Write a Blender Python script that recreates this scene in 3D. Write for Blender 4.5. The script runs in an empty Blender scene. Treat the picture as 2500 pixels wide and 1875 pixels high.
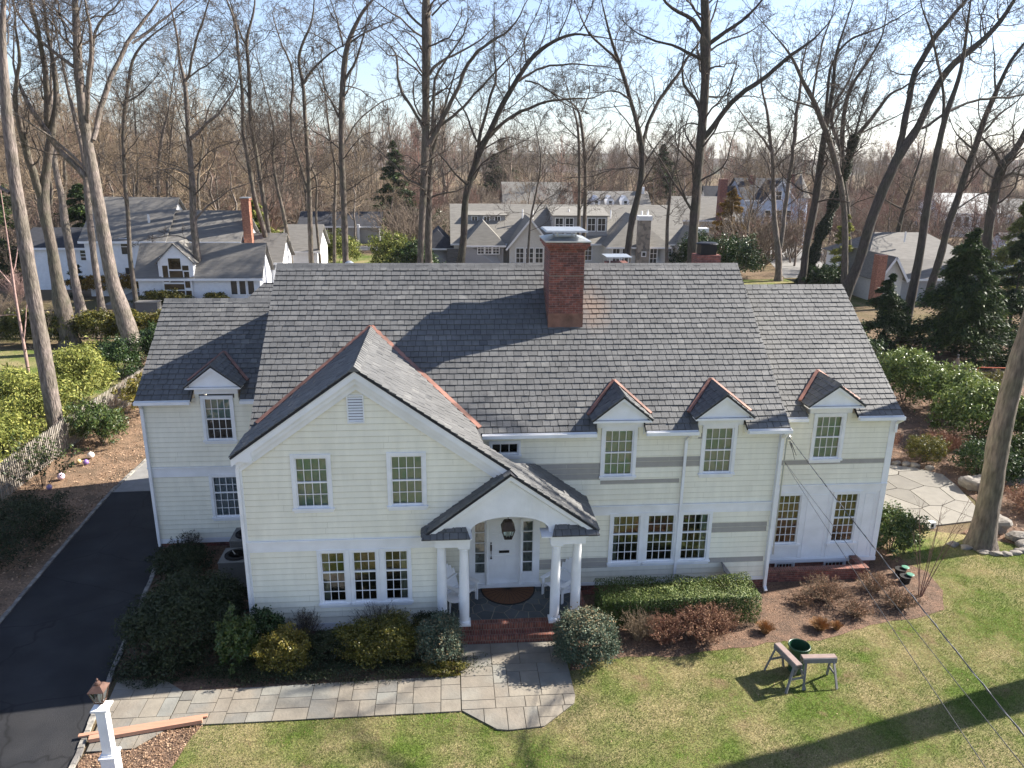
import bpy, math, random
import numpy as np
from mathutils import Vector, Matrix
# ---------------------------------------------------------------- camera, sky, sun, exposure
scene=bpy.context.scene
COL=scene.collection
cam=bpy.data.cameras.new('camera'); cob=bpy.data.objects.new('camera',cam); COL.objects.link(cob)
ps,th,ro=[math.radians(a) for a in (16.826,4.996,.665)]
fw=Vector((math.sin(th)*math.cos(ps),math.cos(th)*math.cos(ps),-math.sin(ps)))
rt=Vector((math.cos(th),-math.sin(th),0)); up=rt.cross(fw)
r2=math.cos(ro)*rt+math.sin(ro)*up; u2=-math.sin(ro)*rt+math.cos(ro)*up
M=Matrix((r2,u2,-fw)).transposed().to_4x4(); M.translation=Vector((-.484,-19.759,12.598))
cob.matrix_world=M
cam.sensor_width=36; cam.lens=1864.85/2500*36; cam.clip_start=.1; cam.clip_end=3000
scene.camera=cob
SUN=Vector((1.38,.34,1.0)).normalized()
elev=math.asin(SUN.z); az=math.atan2(SUN.x,SUN.y)
w=bpy.data.worlds.new('World'); scene.world=w; w.use_nodes=True
nt=w.node_tree; bg=nt.nodes['Background']
sky=nt.nodes.new('ShaderNodeTexSky'); sky.sky_type='NISHITA'; sky.sun_disc=False
sky.sun_elevation=elev; sky.sun_rotation=az; sky.air_density=1.0; sky.dust_density=.6; sky.ozone_density=2.4; sky.altitude=20
tn=nt.nodes.new('ShaderNodeMix'); tn.data_type='RGBA'; tn.blend_type='MULTIPLY'; tn.inputs[0].default_value=1; tn.inputs[7].default_value=(.95,.99,1.12,1)
hs=nt.nodes.new('ShaderNodeHueSaturation'); hs.inputs['Saturation'].default_value=.78; hs.inputs['Value'].default_value=1.15; nt.links.new(sky.outputs[0],hs.inputs['Color']); nt.links.new(hs.outputs[0],tn.inputs[6]); nt.links.new(tn.outputs[2],bg.inputs[0]); bg.inputs[1].default_value=.06
sl=bpy.data.lights.new('sun','SUN'); sl.energy=5.0; sl.angle=math.radians(.55); sl.color=(1,.93,.83)
so=bpy.data.objects.new('sun',sl); COL.objects.link(so); so.rotation_euler=SUN.to_track_quat('Z','Y').to_euler(); so.location=(30,10,40)
vs=scene.view_settings; vs.view_transform='Standard'; vs.look='None'; vs.gamma=1; vs.exposure=1.55; vs.use_curve_mapping=False
scene.render.resolution_x=1024; scene.render.resolution_y=768
scene.cycles.max_bounces=6; scene.cycles.diffuse_bounces=3; scene.cycles.glossy_bounces=2; scene.cycles.transmission_bounces=3; scene.cycles.transparent_max_bounces=12
HAZE=.0001
rng=np.random.default_rng(7); random.seed(7)
# ---------------------------------------------------------------- materials
MATS={}
def new_mat(name):
    m=bpy.data.materials.new(name); m.use_nodes=True; MATS[name]=m
    n=m.node_tree; return m,n,n.nodes['Principled BSDF']
def mat(name,col,rough=.6,metal=0,noise=.15,scale=6,bump=0,bscale=30,attr=None,spec=.3,sec=None,secscale=1.2,stretch=None,sat=0):
    """base colour varied by two noises (and by the per-face attribute rnd), optional bump"""
    m,n,b=new_mat(name); N=n.nodes; L=n.links
    tc=N.new('ShaderNodeTexCoord'); mp=N.new('ShaderNodeMapping'); L.new(tc.outputs['Object'],mp.inputs[0])
    if stretch: mp.inputs['Scale'].default_value=stretch
    nz=N.new('ShaderNodeTexNoise'); nz.inputs['Scale'].default_value=scale; nz.inputs['Detail'].default_value=5; L.new(mp.outputs[0],nz.inputs[0])
    if attr:   # colour ramp from per-face random
        at=N.new('ShaderNodeAttribute'); at.attribute_name='rnd'
        rp=N.new('ShaderNodeValToRGB'); L.new(at.outputs['Fac'],rp.inputs[0])
        els=rp.color_ramp.elements
        for i,(p,c) in enumerate(attr):
            e=els[i] if i<2 else els.new(p)
            e.position=p; e.color=(*c,1)
        base=rp.outputs[0]
    else:
        rgb=N.new('ShaderNodeRGB'); rgb.outputs[0].default_value=(*col,1); base=rgb.outputs[0]
    if sec:
        n2=N.new('ShaderNodeTexNoise'); n2.inputs['Scale'].default_value=secscale; n2.inputs['Detail'].default_value=4; L.new(tc.outputs['Object'],n2.inputs[0])
        r2_=N.new('ShaderNodeValToRGB'); r2_.color_ramp.elements[0].position=.42; r2_.color_ramp.elements[1].position=.6; L.new(n2.outputs[0],r2_.inputs[0])
        mx=N.new('ShaderNodeMix'); mx.data_type='RGBA'; L.new(r2_.outputs[0],mx.inputs[0]); L.new(base,mx.inputs[6]); mx.inputs[7].default_value=(*sec,1); base=mx.outputs[2]
    mr=N.new('ShaderNodeMapRange'); mr.inputs['From Min'].default_value=.25; mr.inputs['From Max'].default_value=.75
    mr.inputs['To Min'].default_value=1-noise; mr.inputs['To Max'].default_value=1+noise; L.new(nz.outputs[0],mr.inputs[0])
    vm=N.new('ShaderNodeVectorMath'); vm.operation='SCALE'; L.new(base,vm.inputs[0]); L.new(mr.outputs[0],vm.inputs['Scale'])
    L.new(vm.outputs[0],b.inputs['Base Color'])
    b.inputs['Roughness'].default_value=rough; b.inputs['Metallic'].default_value=metal
    b.inputs['Specular IOR Level'].default_value=spec
    if bump:
        bn=N.new('ShaderNodeTexNoise'); bn.inputs['Scale'].default_value=bscale; bn.inputs['Detail'].default_value=4; L.new(mp.outputs[0],bn.inputs[0])
        bp=N.new('ShaderNodeBump'); bp.inputs['Strength'].default_value=bump; bp.inputs['Distance'].default_value=.05; L.new(bn.outputs[0],bp.inputs['Height']); L.new(bp.outputs[0],b.inputs['Normal'])
    return m
def leafmat(name,ramp,rough=.5,spec=.3,trans=.25):
    m=mat(name,None,rough,attr=ramp,noise=.25,scale=3,spec=spec)
    n=m.node_tree; b=n.nodes['Principled BSDF']; out=n.nodes['Material Output']
    t=n.nodes.new('ShaderNodeBsdfTranslucent'); mx=n.nodes.new('ShaderNodeMixShader'); mx.inputs[0].default_value=trans
    src=b.inputs['Base Color'].links[0].from_socket
    n.links.new(src,t.inputs[0]); n.links.new(b.outputs[0],mx.inputs[1]); n.links.new(t.outputs[0],mx.inputs[2]); n.links.new(mx.outputs[0],out.inputs[0])
    return m
CREAM=mat('cream_paint',(.88,.84,.705),.55,noise=.06,scale=2.2,sec=(.84,.80,.665),secscale=.8,stretch=(2.5,2.5,.5))
BOARDGREY=mat('primed_board',(.36,.335,.30),.7,noise=.06)
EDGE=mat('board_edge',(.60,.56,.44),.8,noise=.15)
WHITE=mat('white_paint',(.84,.84,.85),.5,noise=.06,scale=3,sec=(.79,.79,.79),secscale=1.3)
SLATE=mat('slate_tile',None,.62,attr=[(0,(.074,.076,.078)),(.25,(.109,.110,.110)),(.75,(.132,.132,.130)),(1,(.165,.164,.158))],noise=.2,scale=5,bump=.25,bscale=40,spec=.35,sec=(.102,.103,.103),secscale=.8)
SLATE_=SLATE
UNDER=mat('underlay',(.03,.03,.035),.8)
COPPER=mat('copper',(.25,.125,.095),.5,.25,noise=.35,scale=4,sec=(.17,.095,.075))
def brickmat(name,c1,c2,mort,sc=1,bw=.2,bh=.068,mode='wall'):
    m,n,b=new_mat(name); N=n.nodes; L=n.links
    tc=N.new('ShaderNodeTexCoord'); sx=N.new('ShaderNodeSeparateXYZ'); L.new(tc.outputs['Object'],sx.inputs[0])
    cb=N.new('ShaderNodeCombineXYZ')
    if mode=='wall':
        ad=N.new('ShaderNodeMath'); L.new(sx.outputs[0],ad.inputs[0]); L.new(sx.outputs[1],ad.inputs[1]); L.new(ad.outputs[0],cb.inputs[0]); L.new(sx.outputs[2],cb.inputs[1])
    else:
        L.new(sx.outputs[0],cb.inputs[0])
        ad=N.new('ShaderNodeMath'); L.new(sx.outputs[1],ad.inputs[0]); L.new(sx.outputs[2],ad.inputs[1]); L.new(ad.outputs[0],cb.inputs[1])
    br=N.new('ShaderNodeTexBrick'); L.new(cb.outputs[0],br.inputs[0])
    br.inputs['Scale'].default_value=1; br.inputs['Brick Width'].default_value=bw; br.inputs['Row Height'].default_value=bh; br.inputs['Mortar Size'].default_value=.006
    br.inputs['Color1'].default_value=(*c1,1); br.inputs['Color2'].default_value=(*c2,1); br.inputs['Mortar'].default_value=(*mort,1); br.inputs['Bias'].default_value=-.1
    nz=N.new('ShaderNodeTexNoise'); nz.inputs['Scale'].default_value=9; L.new(tc.outputs['Object'],nz.inputs[0])
    mr=N.new('ShaderNodeMapRange'); mr.inputs['From Min'].default_value=.3; mr.inputs['From Max'].default_value=.7; mr.inputs['To Min'].default_value=.65; mr.inputs['To Max'].default_value=1.3; L.new(nz.outputs[0],mr.inputs[0])
    vm=N.new('ShaderNodeVectorMath'); vm.operation='SCALE'; L.new(br.outputs[0],vm.inputs[0]); L.new(mr.outputs[0],vm.inputs['Scale']); L.new(vm.outputs[0],b.inputs['Base Color'])
    bp=N.new('ShaderNodeBump'); bp.invert=True; bp.inputs['Strength'].default_value=.5; bp.inputs['Distance'].default_value=.01; L.new(br.outputs['Fac'],bp.inputs['Height']); L.new(bp.outputs[0],b.inputs['Normal'])
    b.inputs['Roughness'].default_value=.8
    return m
def stain(m,c,r,col,amt):
    n=m.node_tree; N=n.nodes; L=n.links; b=N['Principled BSDF']; src=b.inputs['Base Color'].links[0].from_socket
    tc=N.new('ShaderNodeTexCoord'); mp=N.new('ShaderNodeMapping'); mp.vector_type='TEXTURE'; mp.inputs['Location'].default_value=c; mp.inputs['Scale'].default_value=r; L.new(tc.outputs['Object'],mp.inputs[0])
    ln=N.new('ShaderNodeVectorMath'); ln.operation='LENGTH'; L.new(mp.outputs[0],ln.inputs[0])
    nz=N.new('ShaderNodeTexNoise'); nz.inputs['Scale'].default_value=3; L.new(tc.outputs['Object'],nz.inputs[0]); ad=N.new('ShaderNodeMath'); L.new(ln.outputs['Value'],ad.inputs[0]); L.new(nz.outputs[0],ad.inputs[1])
    mr=N.new('ShaderNodeMapRange'); mr.inputs['From Min'].default_value=.7; mr.inputs['From Max'].default_value=1.5; mr.inputs['To Min'].default_value=amt; mr.inputs['To Max'].default_value=0; L.new(ad.outputs[0],mr.inputs[0])
    mx=N.new('ShaderNodeMix'); mx.data_type='RGBA'; L.new(mr.outputs[0],mx.inputs[0]); L.new(src,mx.inputs[6]); mx.inputs[7].default_value=(*col,1); L.new(mx.outputs[2],b.inputs['Base Color'])
stain(SLATE,(4.05,3.3,7.95),(.62,1.1,1.0),(.20,.145,.11),.65)
BRICK=brickmat('red_brick',(.24,.075,.052),(.10,.042,.038),(.22,.15,.13))
BRICKTOP=brickmat('brick_on_edge',(.22,.07,.045),(.12,.04,.03),(.2,.16,.13),bw=.07,bh=.21,mode='top')
BRICKN=brickmat('orange_brick',(.40,.17,.10),(.30,.11,.07),(.3,.2,.16))
STONEM=mat('fieldstone',(.20,.18,.155),.8,noise=.4,scale=4,bump=.6,bscale=6)
def stonewall_mat():
    m,n,b=new_mat('stone_masonry'); N=n.nodes; L=n.links
    tc=N.new('ShaderNodeTexCoord'); v=N.new('ShaderNodeTexVoronoi'); v.inputs['Scale'].default_value=2.6; L.new(tc.outputs['Object'],v.inputs[0])
    rp=N.new('ShaderNodeValToRGB'); rp.color_ramp.elements[0].color=(.12,.11,.1,1); rp.color_ramp.elements[1].color=(.42,.36,.29,1); L.new(v.outputs['Color'],rp.inputs[0]); L.new(rp.outputs[0],b.inputs['Base Color']); b.inputs['Roughness'].default_value=.85
    return m
STONEWALL=stonewall_mat()
ASPHALT=mat('asphalt',(.019,.02,.023),.85,noise=.35,scale=.9,bump=.5,bscale=120,sec=(.028,.028,.030),secscale=.6)
def cracks(m,scale,wd,k):
    n=m.node_tree; N=n.nodes; L=n.links; b=N['Principled BSDF']; src=b.inputs['Base Color'].links[0].from_socket
    tc=N.new('ShaderNodeTexCoord'); nz=N.new('ShaderNodeTexNoise'); nz.inputs['Scale'].default_value=1.5; L.new(tc.outputs['Object'],nz.inputs[0])
    mx=N.new('ShaderNodeMix'); mx.data_type='VECTOR'; mx.inputs[0].default_value=.25; L.new(tc.outputs['Object'],mx.inputs[4]); L.new(nz.outputs['Color'],mx.inputs[5])
    v=N.new('ShaderNodeTexVoronoi'); v.feature='DISTANCE_TO_EDGE'; v.inputs['Scale'].default_value=scale; L.new(mx.outputs[1],v.inputs[0])
    mr=N.new('ShaderNodeMapRange'); mr.inputs['From Max'].default_value=wd; mr.inputs['To Min'].default_value=k; mr.inputs['To Max'].default_value=1; L.new(v.outputs[0],mr.inputs[0])
    vm=N.new('ShaderNodeVectorMath'); vm.operation='SCALE'; L.new(src,vm.inputs[0]); L.new(mr.outputs[0],vm.inputs['Scale']); L.new(vm.outputs[0],b.inputs['Base Color'])
cracks(ASPHALT,.45,.008,.45)
LANTERN=mat('lantern_copper',(.15,.09,.07),.4,.5,noise=.3,scale=12)
PALEPAVE=mat('pale_paving',(.21,.205,.195),.85,noise=.15,scale=3)
COBBLE=mat('granite_kerb',(.22,.21,.19),.8,noise=.4,scale=9,bump=.4,attr=[(0,(.15,.14,.13)),(1,(.32,.30,.26))])
FLAG=mat('bluestone_flag',None,.75,attr=[(0,(.165,.16,.145)),(.35,(.20,.185,.155)),(.75,(.245,.215,.17)),(1,(.205,.205,.185))],noise=.18,scale=2.5,bump=.2,bscale=14,sec=(.21,.185,.15),secscale=.9)
FLAGDARK=mat('porch_slate',None,.55,attr=[(0,(.05,.06,.068)),(1,(.10,.11,.115))],noise=.2,scale=4)
MORTAR=mat('mortar',(.23,.21,.17),.9)
PATIOST=mat('patio_stone',None,.8,attr=[(0,(.15,.14,.12)),(1,(.225,.21,.18))],noise=.12,scale=2.5)
MULCH=mat('mulch',(.115,.075,.052),.95,noise=.55,scale=14,bump=.8,bscale=30,sec=(.17,.105,.07),secscale=2)
LEAFLIT=mat('leaf_litter',(.23,.15,.095),.9,noise=.6,scale=16,bump=.8,bscale=30,sec=(.14,.095,.06),secscale=1.5)
def lawnmat(name,green,tan,soil,sc=.5,bias=.5):
    m,n,b=new_mat(name); N=n.nodes; L=n.links
    tc=N.new('ShaderNodeTexCoord')
    def noise(s,d=6): 
        a=N.new('ShaderNodeTexNoise'); a.inputs['Scale'].default_value=s; a.inputs['Detail'].default_value=d; a.inputs['Roughness'].default_value=.65; L.new(tc.outputs['Object'],a.inputs[0]); return a
    a=noise(sc); r=N.new('ShaderNodeValToRGB'); r.color_ramp.elements[0].position=bias-.1; r.color_ramp.elements[1].position=bias+.1; r.color_ramp.elements[0].color=(*green,1); r.color_ramp.elements[1].color=(*tan,1); L.new(a.outputs[0],r.inputs[0])
    f=noise(22,8); r2_=N.new('ShaderNodeMapRange'); r2_.inputs['From Min'].default_value=.3; r2_.inputs['From Max'].default_value=.7; r2_.inputs['To Min'].default_value=.45; r2_.inputs['To Max'].default_value=1.5; L.new(f.outputs[0],r2_.inputs[0])
    vm=N.new('ShaderNodeVectorMath'); vm.operation='SCALE'; L.new(r.outputs[0],vm.inputs[0]); L.new(r2_.outputs[0],vm.inputs['Scale'])
    g=noise(.9,3); r3=N.new('ShaderNodeValToRGB'); r3.color_ramp.elements[0].position=.6; r3.color_ramp.elements[1].position=.72; L.new(g.outputs[0],r3.inputs[0])
    mx=N.new('ShaderNodeMix'); mx.data_type='RGBA'; L.new(r3.outputs[0],mx.inputs[0]); L.new(vm.outputs[0],mx.inputs[6]); mx.inputs[7].default_value=(*soil,1)
    L.new(mx.outputs[2],b.inputs['Base Color']); b.inputs['Roughness'].default_value=.95; b.inputs['Specular IOR Level'].default_value=.1
    bp=N.new('ShaderNodeBump'); bp.inputs['Strength'].default_value=.8; bp.inputs['Distance'].default_value=.06; L.new(f.outputs[0],bp.inputs['Height']); L.new(bp.outputs[0],b.inputs['Normal'])
    return m
LAWN=lawnmat('lawn_turf',(.09,.13,.026),(.235,.20,.10),(.18,.135,.075))
YARD=lawnmat('yard_ground',(.11,.10,.045),(.16,.115,.075),(.10,.07,.05),.12,.44)
GRASSB=leafmat('grass_blades',[(0,(.075,.125,.02)),(.35,(.165,.20,.04)),(.6,(.32,.27,.12)),(1,(.48,.39,.22))],.6,.2,.3)
BARK=mat('grey_bark',(.13,.107,.09),.9,noise=.55,scale=12,bump=1,bscale=18,stretch=(1,1,.22),sec=(.11,.098,.075),secscale=1.5)
BARKDARK=mat('dark_bark',(.07,.058,.05),.9,noise=.5,scale=12,bump=.8,bscale=16,stretch=(1,1,.22),sec=(.065,.06,.045),secscale=1)
BARKPALE=mat('pale_bark',(.20,.165,.145),.9,noise=.6,scale=14,bump=1,bscale=20,stretch=(1,1,.22),sec=(.15,.13,.105),secscale=1.3)
BARKPINK=mat('pink_bark',(.36,.24,.21),.85,noise=.3,scale=8)
TWIG=mat('twig',(.08,.064,.052),.9,noise=.3,scale=2)
TWIGRED=mat('twig_red',(.17,.10,.08),.9,noise=.3,scale=2)
TWIGTAN=mat('twig_tan',(.20,.15,.10),.9,noise=.3,scale=2)
TWIGFAR=mat('twig_far',None,.9,attr=[(0,(.15,.12,.09)),(.55,(.20,.16,.125)),(.8,(.17,.13,.10)),(1,(.24,.13,.10))],noise=.3,scale=.2)
EVER=leafmat('evergreen_needles',[(0,(.012,.028,.012)),(.6,(.035,.062,.018)),(1,(.10,.14,.03))],.6,.3,.15)
EVERLIGHT=leafmat('arborvitae_sprays',[(0,(.05,.075,.014)),(.5,(.19,.215,.045)),(1,(.40,.38,.10))],.6,.3,.25)
LEAFY=leafmat('glossy_leaves',[(0,(.02,.045,.012)),(.6,(.05,.085,.02)),(1,(.12,.14,.035))],.42,.35,.15)
LAUREL=leafmat('laurel_leaves',[(0,(.03,.06,.012)),(.5,(.09,.14,.028)),(1,(.26,.30,.08))],.4,.45,.2)
BOXL=leafmat('clipped_hedge_leaves',[(0,(.025,.05,.012)),(.6,(.08,.12,.028)),(1,(.22,.25,.08))],.55,.25,.15)
GOLDL=leafmat('golden_leaves',[(0,(.05,.06,.012)),(.5,(.14,.13,.02)),(1,(.30,.22,.04))],.45,.4,.2)
JUNIP=leafmat('blue_juniper',[(0,(.03,.055,.035)),(.5,(.075,.11,.075)),(.75,(.13,.155,.10)),(1,(.24,.17,.09))],.6,.3,.15)
DARKL=leafmat('dark_shrub_leaves',[(0,(.012,.022,.01)),(.6,(.028,.04,.015)),(1,(.055,.065,.025))],.55,.3,.1)
ORANGEL=leafmat('orange_foliage',[(0,(.12,.06,.012)),(.5,(.24,.14,.02)),(1,(.32,.22,.04))],.6,.3,.2)
REDT=leafmat('red_twigs',[(0,(.12,.05,.035)),(.5,(.24,.11,.08)),(1,(.36,.20,.14))],.7,.2,.1)
BROWNL=leafmat('brown_dry_leaves',[(0,(.11,.06,.04)),(.5,(.24,.13,.08)),(1,(.40,.26,.16))],.7,.2,.2)
TUFT=leafmat('straw_tuft',[(0,(.30,.15,.06)),(1,(.52,.31,.14))],.7,.2,.3)
DRYLEAF=leafmat('fallen_leaf',[(0,(.18,.11,.065)),(.5,(.34,.22,.14)),(1,(.52,.37,.25))],.7,.2,.2)
PICKET=mat('weathered_picket',None,.85,attr=[(0,(.18,.16,.135)),(1,(.33,.30,.26))],noise=.25,scale=8)
LUMBER=mat('new_lumber',(.42,.23,.155),.7,noise=.15,scale=5,stretch=(.3,4,4))
GREYWOOD=mat('grey_wood',(.17,.165,.165),.85,noise=.2,scale=6)
PINKWOOD=mat('worn_plank_top',(.24,.18,.16),.8,noise=.2,scale=6)
GREENPL=mat('green_plastic',(.012,.055,.028),.4,noise=.1,spec=.5)
GREENLID=mat('pale_green_plastic',(.10,.24,.17),.5)
BLACKM=mat('black_metal',(.02,.02,.022),.45,.4)
BRONZE=mat('bronze',(.06,.04,.03),.45,.4,noise=.25,scale=12)
GALV=mat('galvanised_metal',(.5,.52,.53),.35,.7,noise=.15,scale=5)
ACMET=mat('condenser_casing',(.17,.165,.155),.6,noise=.1)
MATC=mat('coir_mat',(.13,.06,.03),.95,noise=.3,scale=40,bump=.5,bscale=80)
RUBBER=mat('black_rubber',(.012,.012,.012),.7)
CABLE=mat('cable_sheath',(.03,.03,.032),.5)
CABLEP=mat('pale_cable',(.20,.20,.21),.5)
CURTAIN=mat('curtain',(.42,.44,.40),.8,noise=.1)
BLIND=mat('blind_slats',(.28,.44,.42),.6,noise=.05)
BLINDW=mat('pale_blind_slats',(.36,.40,.48),.6,noise=.05)
DARKROOM=mat('dark_room',(.018,.016,.014),.9)
WARMROOM=mat('warm_room',(.16,.085,.035),.8,noise=.6,scale=5)
ROOFN=mat('asphalt_shingle',(.17,.162,.15),.85,noise=.2,scale=3,bump=.3,bscale=12,stretch=(.4,1,3))
ROOFTAN=mat('tan_shingle',(.20,.19,.17),.85,noise=.2,scale=3,bump=.3,bscale=12,stretch=(.4,1,3))
ROOFDK=mat('dark_shingle',(.04,.042,.05),.85,noise=.2,scale=3)
ROOFPALE=mat('pale_shingle',(.42,.42,.40),.7,noise=.1,scale=3)
SIDEW=mat('white_shingle_wall',(.80,.81,.83),.7,noise=.08,scale=3)
SIDEG=mat('grey_siding',(.36,.355,.36),.7,noise=.08)
SIDEB=mat('blue_siding',(.40,.47,.60),.7,noise=.08)
SIDET=mat('beige_siding',(.62,.60,.56),.7,noise=.08)
ORANGEP=mat('orange_pipe',(.5,.10,.03),.5)
def ceramic(name,c): return mat(name,c,.2,noise=.1,spec=.6)
def glassmat():
    m,n,b=new_mat('window_glass'); N=n.nodes; L=n.links; out=N['Material Output']
    gl=N.new('ShaderNodeBsdfGlossy'); gl.inputs['Roughness'].default_value=.02; tr=N.new('ShaderNodeBsdfTransparent'); tr.inputs[0].default_value=(.86,.92,.88,1)
    gn=N.new('ShaderNodeTexNoise'); gn.inputs['Scale'].default_value=1.7; gt=N.new('ShaderNodeTexCoord'); L.new(gt.outputs['Object'],gn.inputs[0]); gb=N.new('ShaderNodeBump'); gb.inputs['Strength'].default_value=.35; gb.inputs['Distance'].default_value=.05; L.new(gn.outputs[0],gb.inputs['Height']); L.new(gb.outputs[0],gl.inputs['Normal'])
    fr=N.new('ShaderNodeFresnel'); fr.inputs[0].default_value=1.65; mx=N.new('ShaderNodeMixShader')
    mr=N.new('ShaderNodeMath'); mr.operation='MULTIPLY_ADD'; mr.inputs[1].default_value=1.5; mr.inputs[2].default_value=.09; L.new(fr.outputs[0],mr.inputs[0])
    L.new(mr.outputs[0],mx.inputs[0]); L.new(tr.outputs[0],mx.inputs[1]); L.new(gl.outputs[0],mx.inputs[2]); L.new(mx.outputs[0],out.inputs[0])
    return m
GLASS=glassmat()
# ---------------------------------------------------------------- mesh helpers
class MB:
    def __init__(s): s.v=[]; s.f=[]; s.m=[]; s.r=[]
    def add(s,vs,fs,m=0,r=None):
        o=len(s.v); s.v+= [tuple(v) for v in vs]
        r=random.random() if r is None else r
        for f in fs: s.f.append([o+i for i in f]); s.m.append(m); s.r.append(r)
        return s
    def box(s,x0,x1,y0,y1,z0,z1,m=0,r=None):
        return s.add([(x0,y0,z0),(x1,y0,z0),(x1,y1,z0),(x0,y1,z0),(x0,y0,z1),(x1,y0,z1),(x1,y1,z1),(x0,y1,z1)],
          [(0,3,2,1),(4,5,6,7),(0,1,5,4),(1,2,6,5),(2,3,7,6),(3,0,4,7)],m,r)
    def beam(s,a,b,w,h,up=(0,0,1),m=0,r=None):
        a=Vector(a);b=Vector(b);d=(b-a).normalized();u=Vector(up);sd=d.cross(u)
        if sd.length<1e-4: u=Vector((0,1,0)); sd=d.cross(u)
        sd.normalize();u=sd.cross(d).normalized(); vs=[]
        for p in (a,b):
            for i,j in((-1,-1),(1,-1),(1,1),(-1,1)): vs.append(p+sd*(i*w/2)+u*(j*h/2))
        return s.add(vs,[(0,1,2,3),(7,6,5,4),(0,4,5,1),(1,5,6,2),(2,6,7,3),(3,7,4,0)],m,r)
    def tube(s,pts,rad,n=8,m=0,r=None,cap=True):
        pts=[Vector(p) for p in pts]; K=len(pts)
        if not hasattr(rad,'__len__'): rad=[rad]*K
        vs=[];
        for i,p in enumerate(pts):
            t=(pts[min(i+1,K-1)]-pts[max(i-1,0)]).normalized(); a=t.cross(Vector((0,0,1)))
            if a.length<.05: a=t.cross(Vector((0,1,0)))
            a.normalize(); b=t.cross(a)
            for k in range(n):
                c=2*math.pi*k/n; vs.append(p+(a*math.cos(c)+b*math.sin(c))*rad[i])
        fs=[(i*n+k,i*n+(k+1)%n,(i+1)*n+(k+1)%n,(i+1)*n+k) for i in range(K-1) for k in range(n)]
        if cap: fs+=[tuple(range(n)),tuple(range((K-1)*n+n-1,(K-1)*n-1,-1))]
        return s.add(vs,fs,m,r)
    def lathe(s,prof,c=(0,0,0),n=20,m=0,r=None,sx=1,sy=1):
        vs=[(c[0]+rr*sx*math.cos(2*math.pi*k/n),c[1]+rr*sy*math.sin(2*math.pi*k/n),c[2]+z) for rr,z in prof for k in range(n)]
        K=len(prof); fs=[(i*n+k,i*n+(k+1)%n,(i+1)*n+(k+1)%n,(i+1)*n+k) for i in range(K-1) for k in range(n)]
        if prof[0][0]>1e-4: fs.append(tuple(range(n-1,-1,-1)))
        if prof[-1][0]>1e-4: fs.append(tuple(range((K-1)*n,K*n)))
        return s.add(vs,fs,m,r)
    def prism(s,poly,y0,y1,m=0,r=None):
        """polygon in (x,z) extruded along y"""
        n=len(poly); vs=[(x,y0,z) for x,z in poly]+[(x,y1,z) for x,z in poly]
        return s.add(vs,[tuple(range(n)),tuple(range(2*n-1,n-1,-1))]+[(i,i+n,(i+1)%n+n,(i+1)%n) for i in range(n)],m,r)
    def slab(s,poly,z0,z1,m=0,r=None,inset=0):
        """polygon in (x,y) extruded along z"""
        n=len(poly); vs=[(x,y,z0) for x,y in poly]+[(x,y,z1) for x,y in poly]
        return s.add(vs,[tuple(range(n-1,-1,-1)),tuple(range(n,2*n))]+[(i,(i+1)%n,(i+1)%n+n,i+n) for i in range(n)],m,r)
    def sheet(s,poly,z,m=0,r=None): return s.add([(x,y,z) for x,y in poly],[tuple(range(len(poly)))],m,r)
def link(name,me,parent=None,**kw):
    o=bpy.data.objects.new(name,me); COL.objects.link(o)
    if parent is not None:
        o.parent=parent
        if parent.parent is None and parent.type=='EMPTY' and parent.get('_w'): o.location=-parent.location
    for k,v in kw.items(): o[k]=v
    return o
def mk(name,mb,mats,parent=None,smooth=False,**kw):
    me=bpy.data.meshes.new(name); me.from_pydata(mb.v,[],mb.f)
    for m in (mats if isinstance(mats,(list,tuple)) else [mats]): me.materials.append(m)
    me.polygons.foreach_set('material_index',mb.m)
    a=me.attributes.new('rnd','FLOAT','FACE'); a.data.foreach_set('value',mb.r)
    if smooth: me.polygons.foreach_set('use_smooth',[True]*len(me.polygons))
    me.update()
    return link(name,me,parent,**kw)
def thing(name,label,cat,loc=(0,0,0),group=None,world=True):
    o=bpy.data.objects.new(name,None); COL.objects.link(o); o.location=loc; o['label']=label; o['category']=cat
    o.empty_display_size=.3
    if group: o['group']=group
    if world: o['_w']=1
    return o
def tag(o,label,cat,group=None):
    o['label']=label; o['category']=cat
    if group: o['group']=group
    return o
def struct(name,mb,mats,kind='structure',**kw):
    o=mk(name,mb,mats,**kw); o['kind']=kind; return o
def np_mesh(name,V,Fc,mats,rnd=None,parent=None,smooth=False,midx=None):
    """V (n,3), Fc (m,k) constant-size faces"""
    me=bpy.data.meshes.new(name); n=len(V); m,k=Fc.shape
    me.vertices.add(n); me.vertices.foreach_set('co',np.ascontiguousarray(V,dtype=np.float32).ravel())
    me.loops.add(m*k); me.loops.foreach_set('vertex_index',np.ascontiguousarray(Fc,dtype=np.int32).ravel())
    me.polygons.add(m); me.polygons.foreach_set('loop_start',np.arange(0,m*k,k,dtype=np.int32)); me.polygons.foreach_set('loop_total',np.full(m,k,dtype=np.int32))
    for mm in (mats if isinstance(mats,(list,tuple)) else [mats]): me.materials.append(mm)
    if midx is not None: me.polygons.foreach_set('material_index',midx.astype(np.int32))
    if smooth: me.polygons.foreach_set('use_smooth',np.ones(m,dtype=bool))
    me.update(calc_edges=True)
    a=me.attributes.new('rnd','FLOAT','FACE'); a.data.foreach_set('value',(rng.random(m) if rnd is None else rnd).astype(np.float32))
    return link(name,me,parent)
def set_local(o,root): pass
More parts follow.
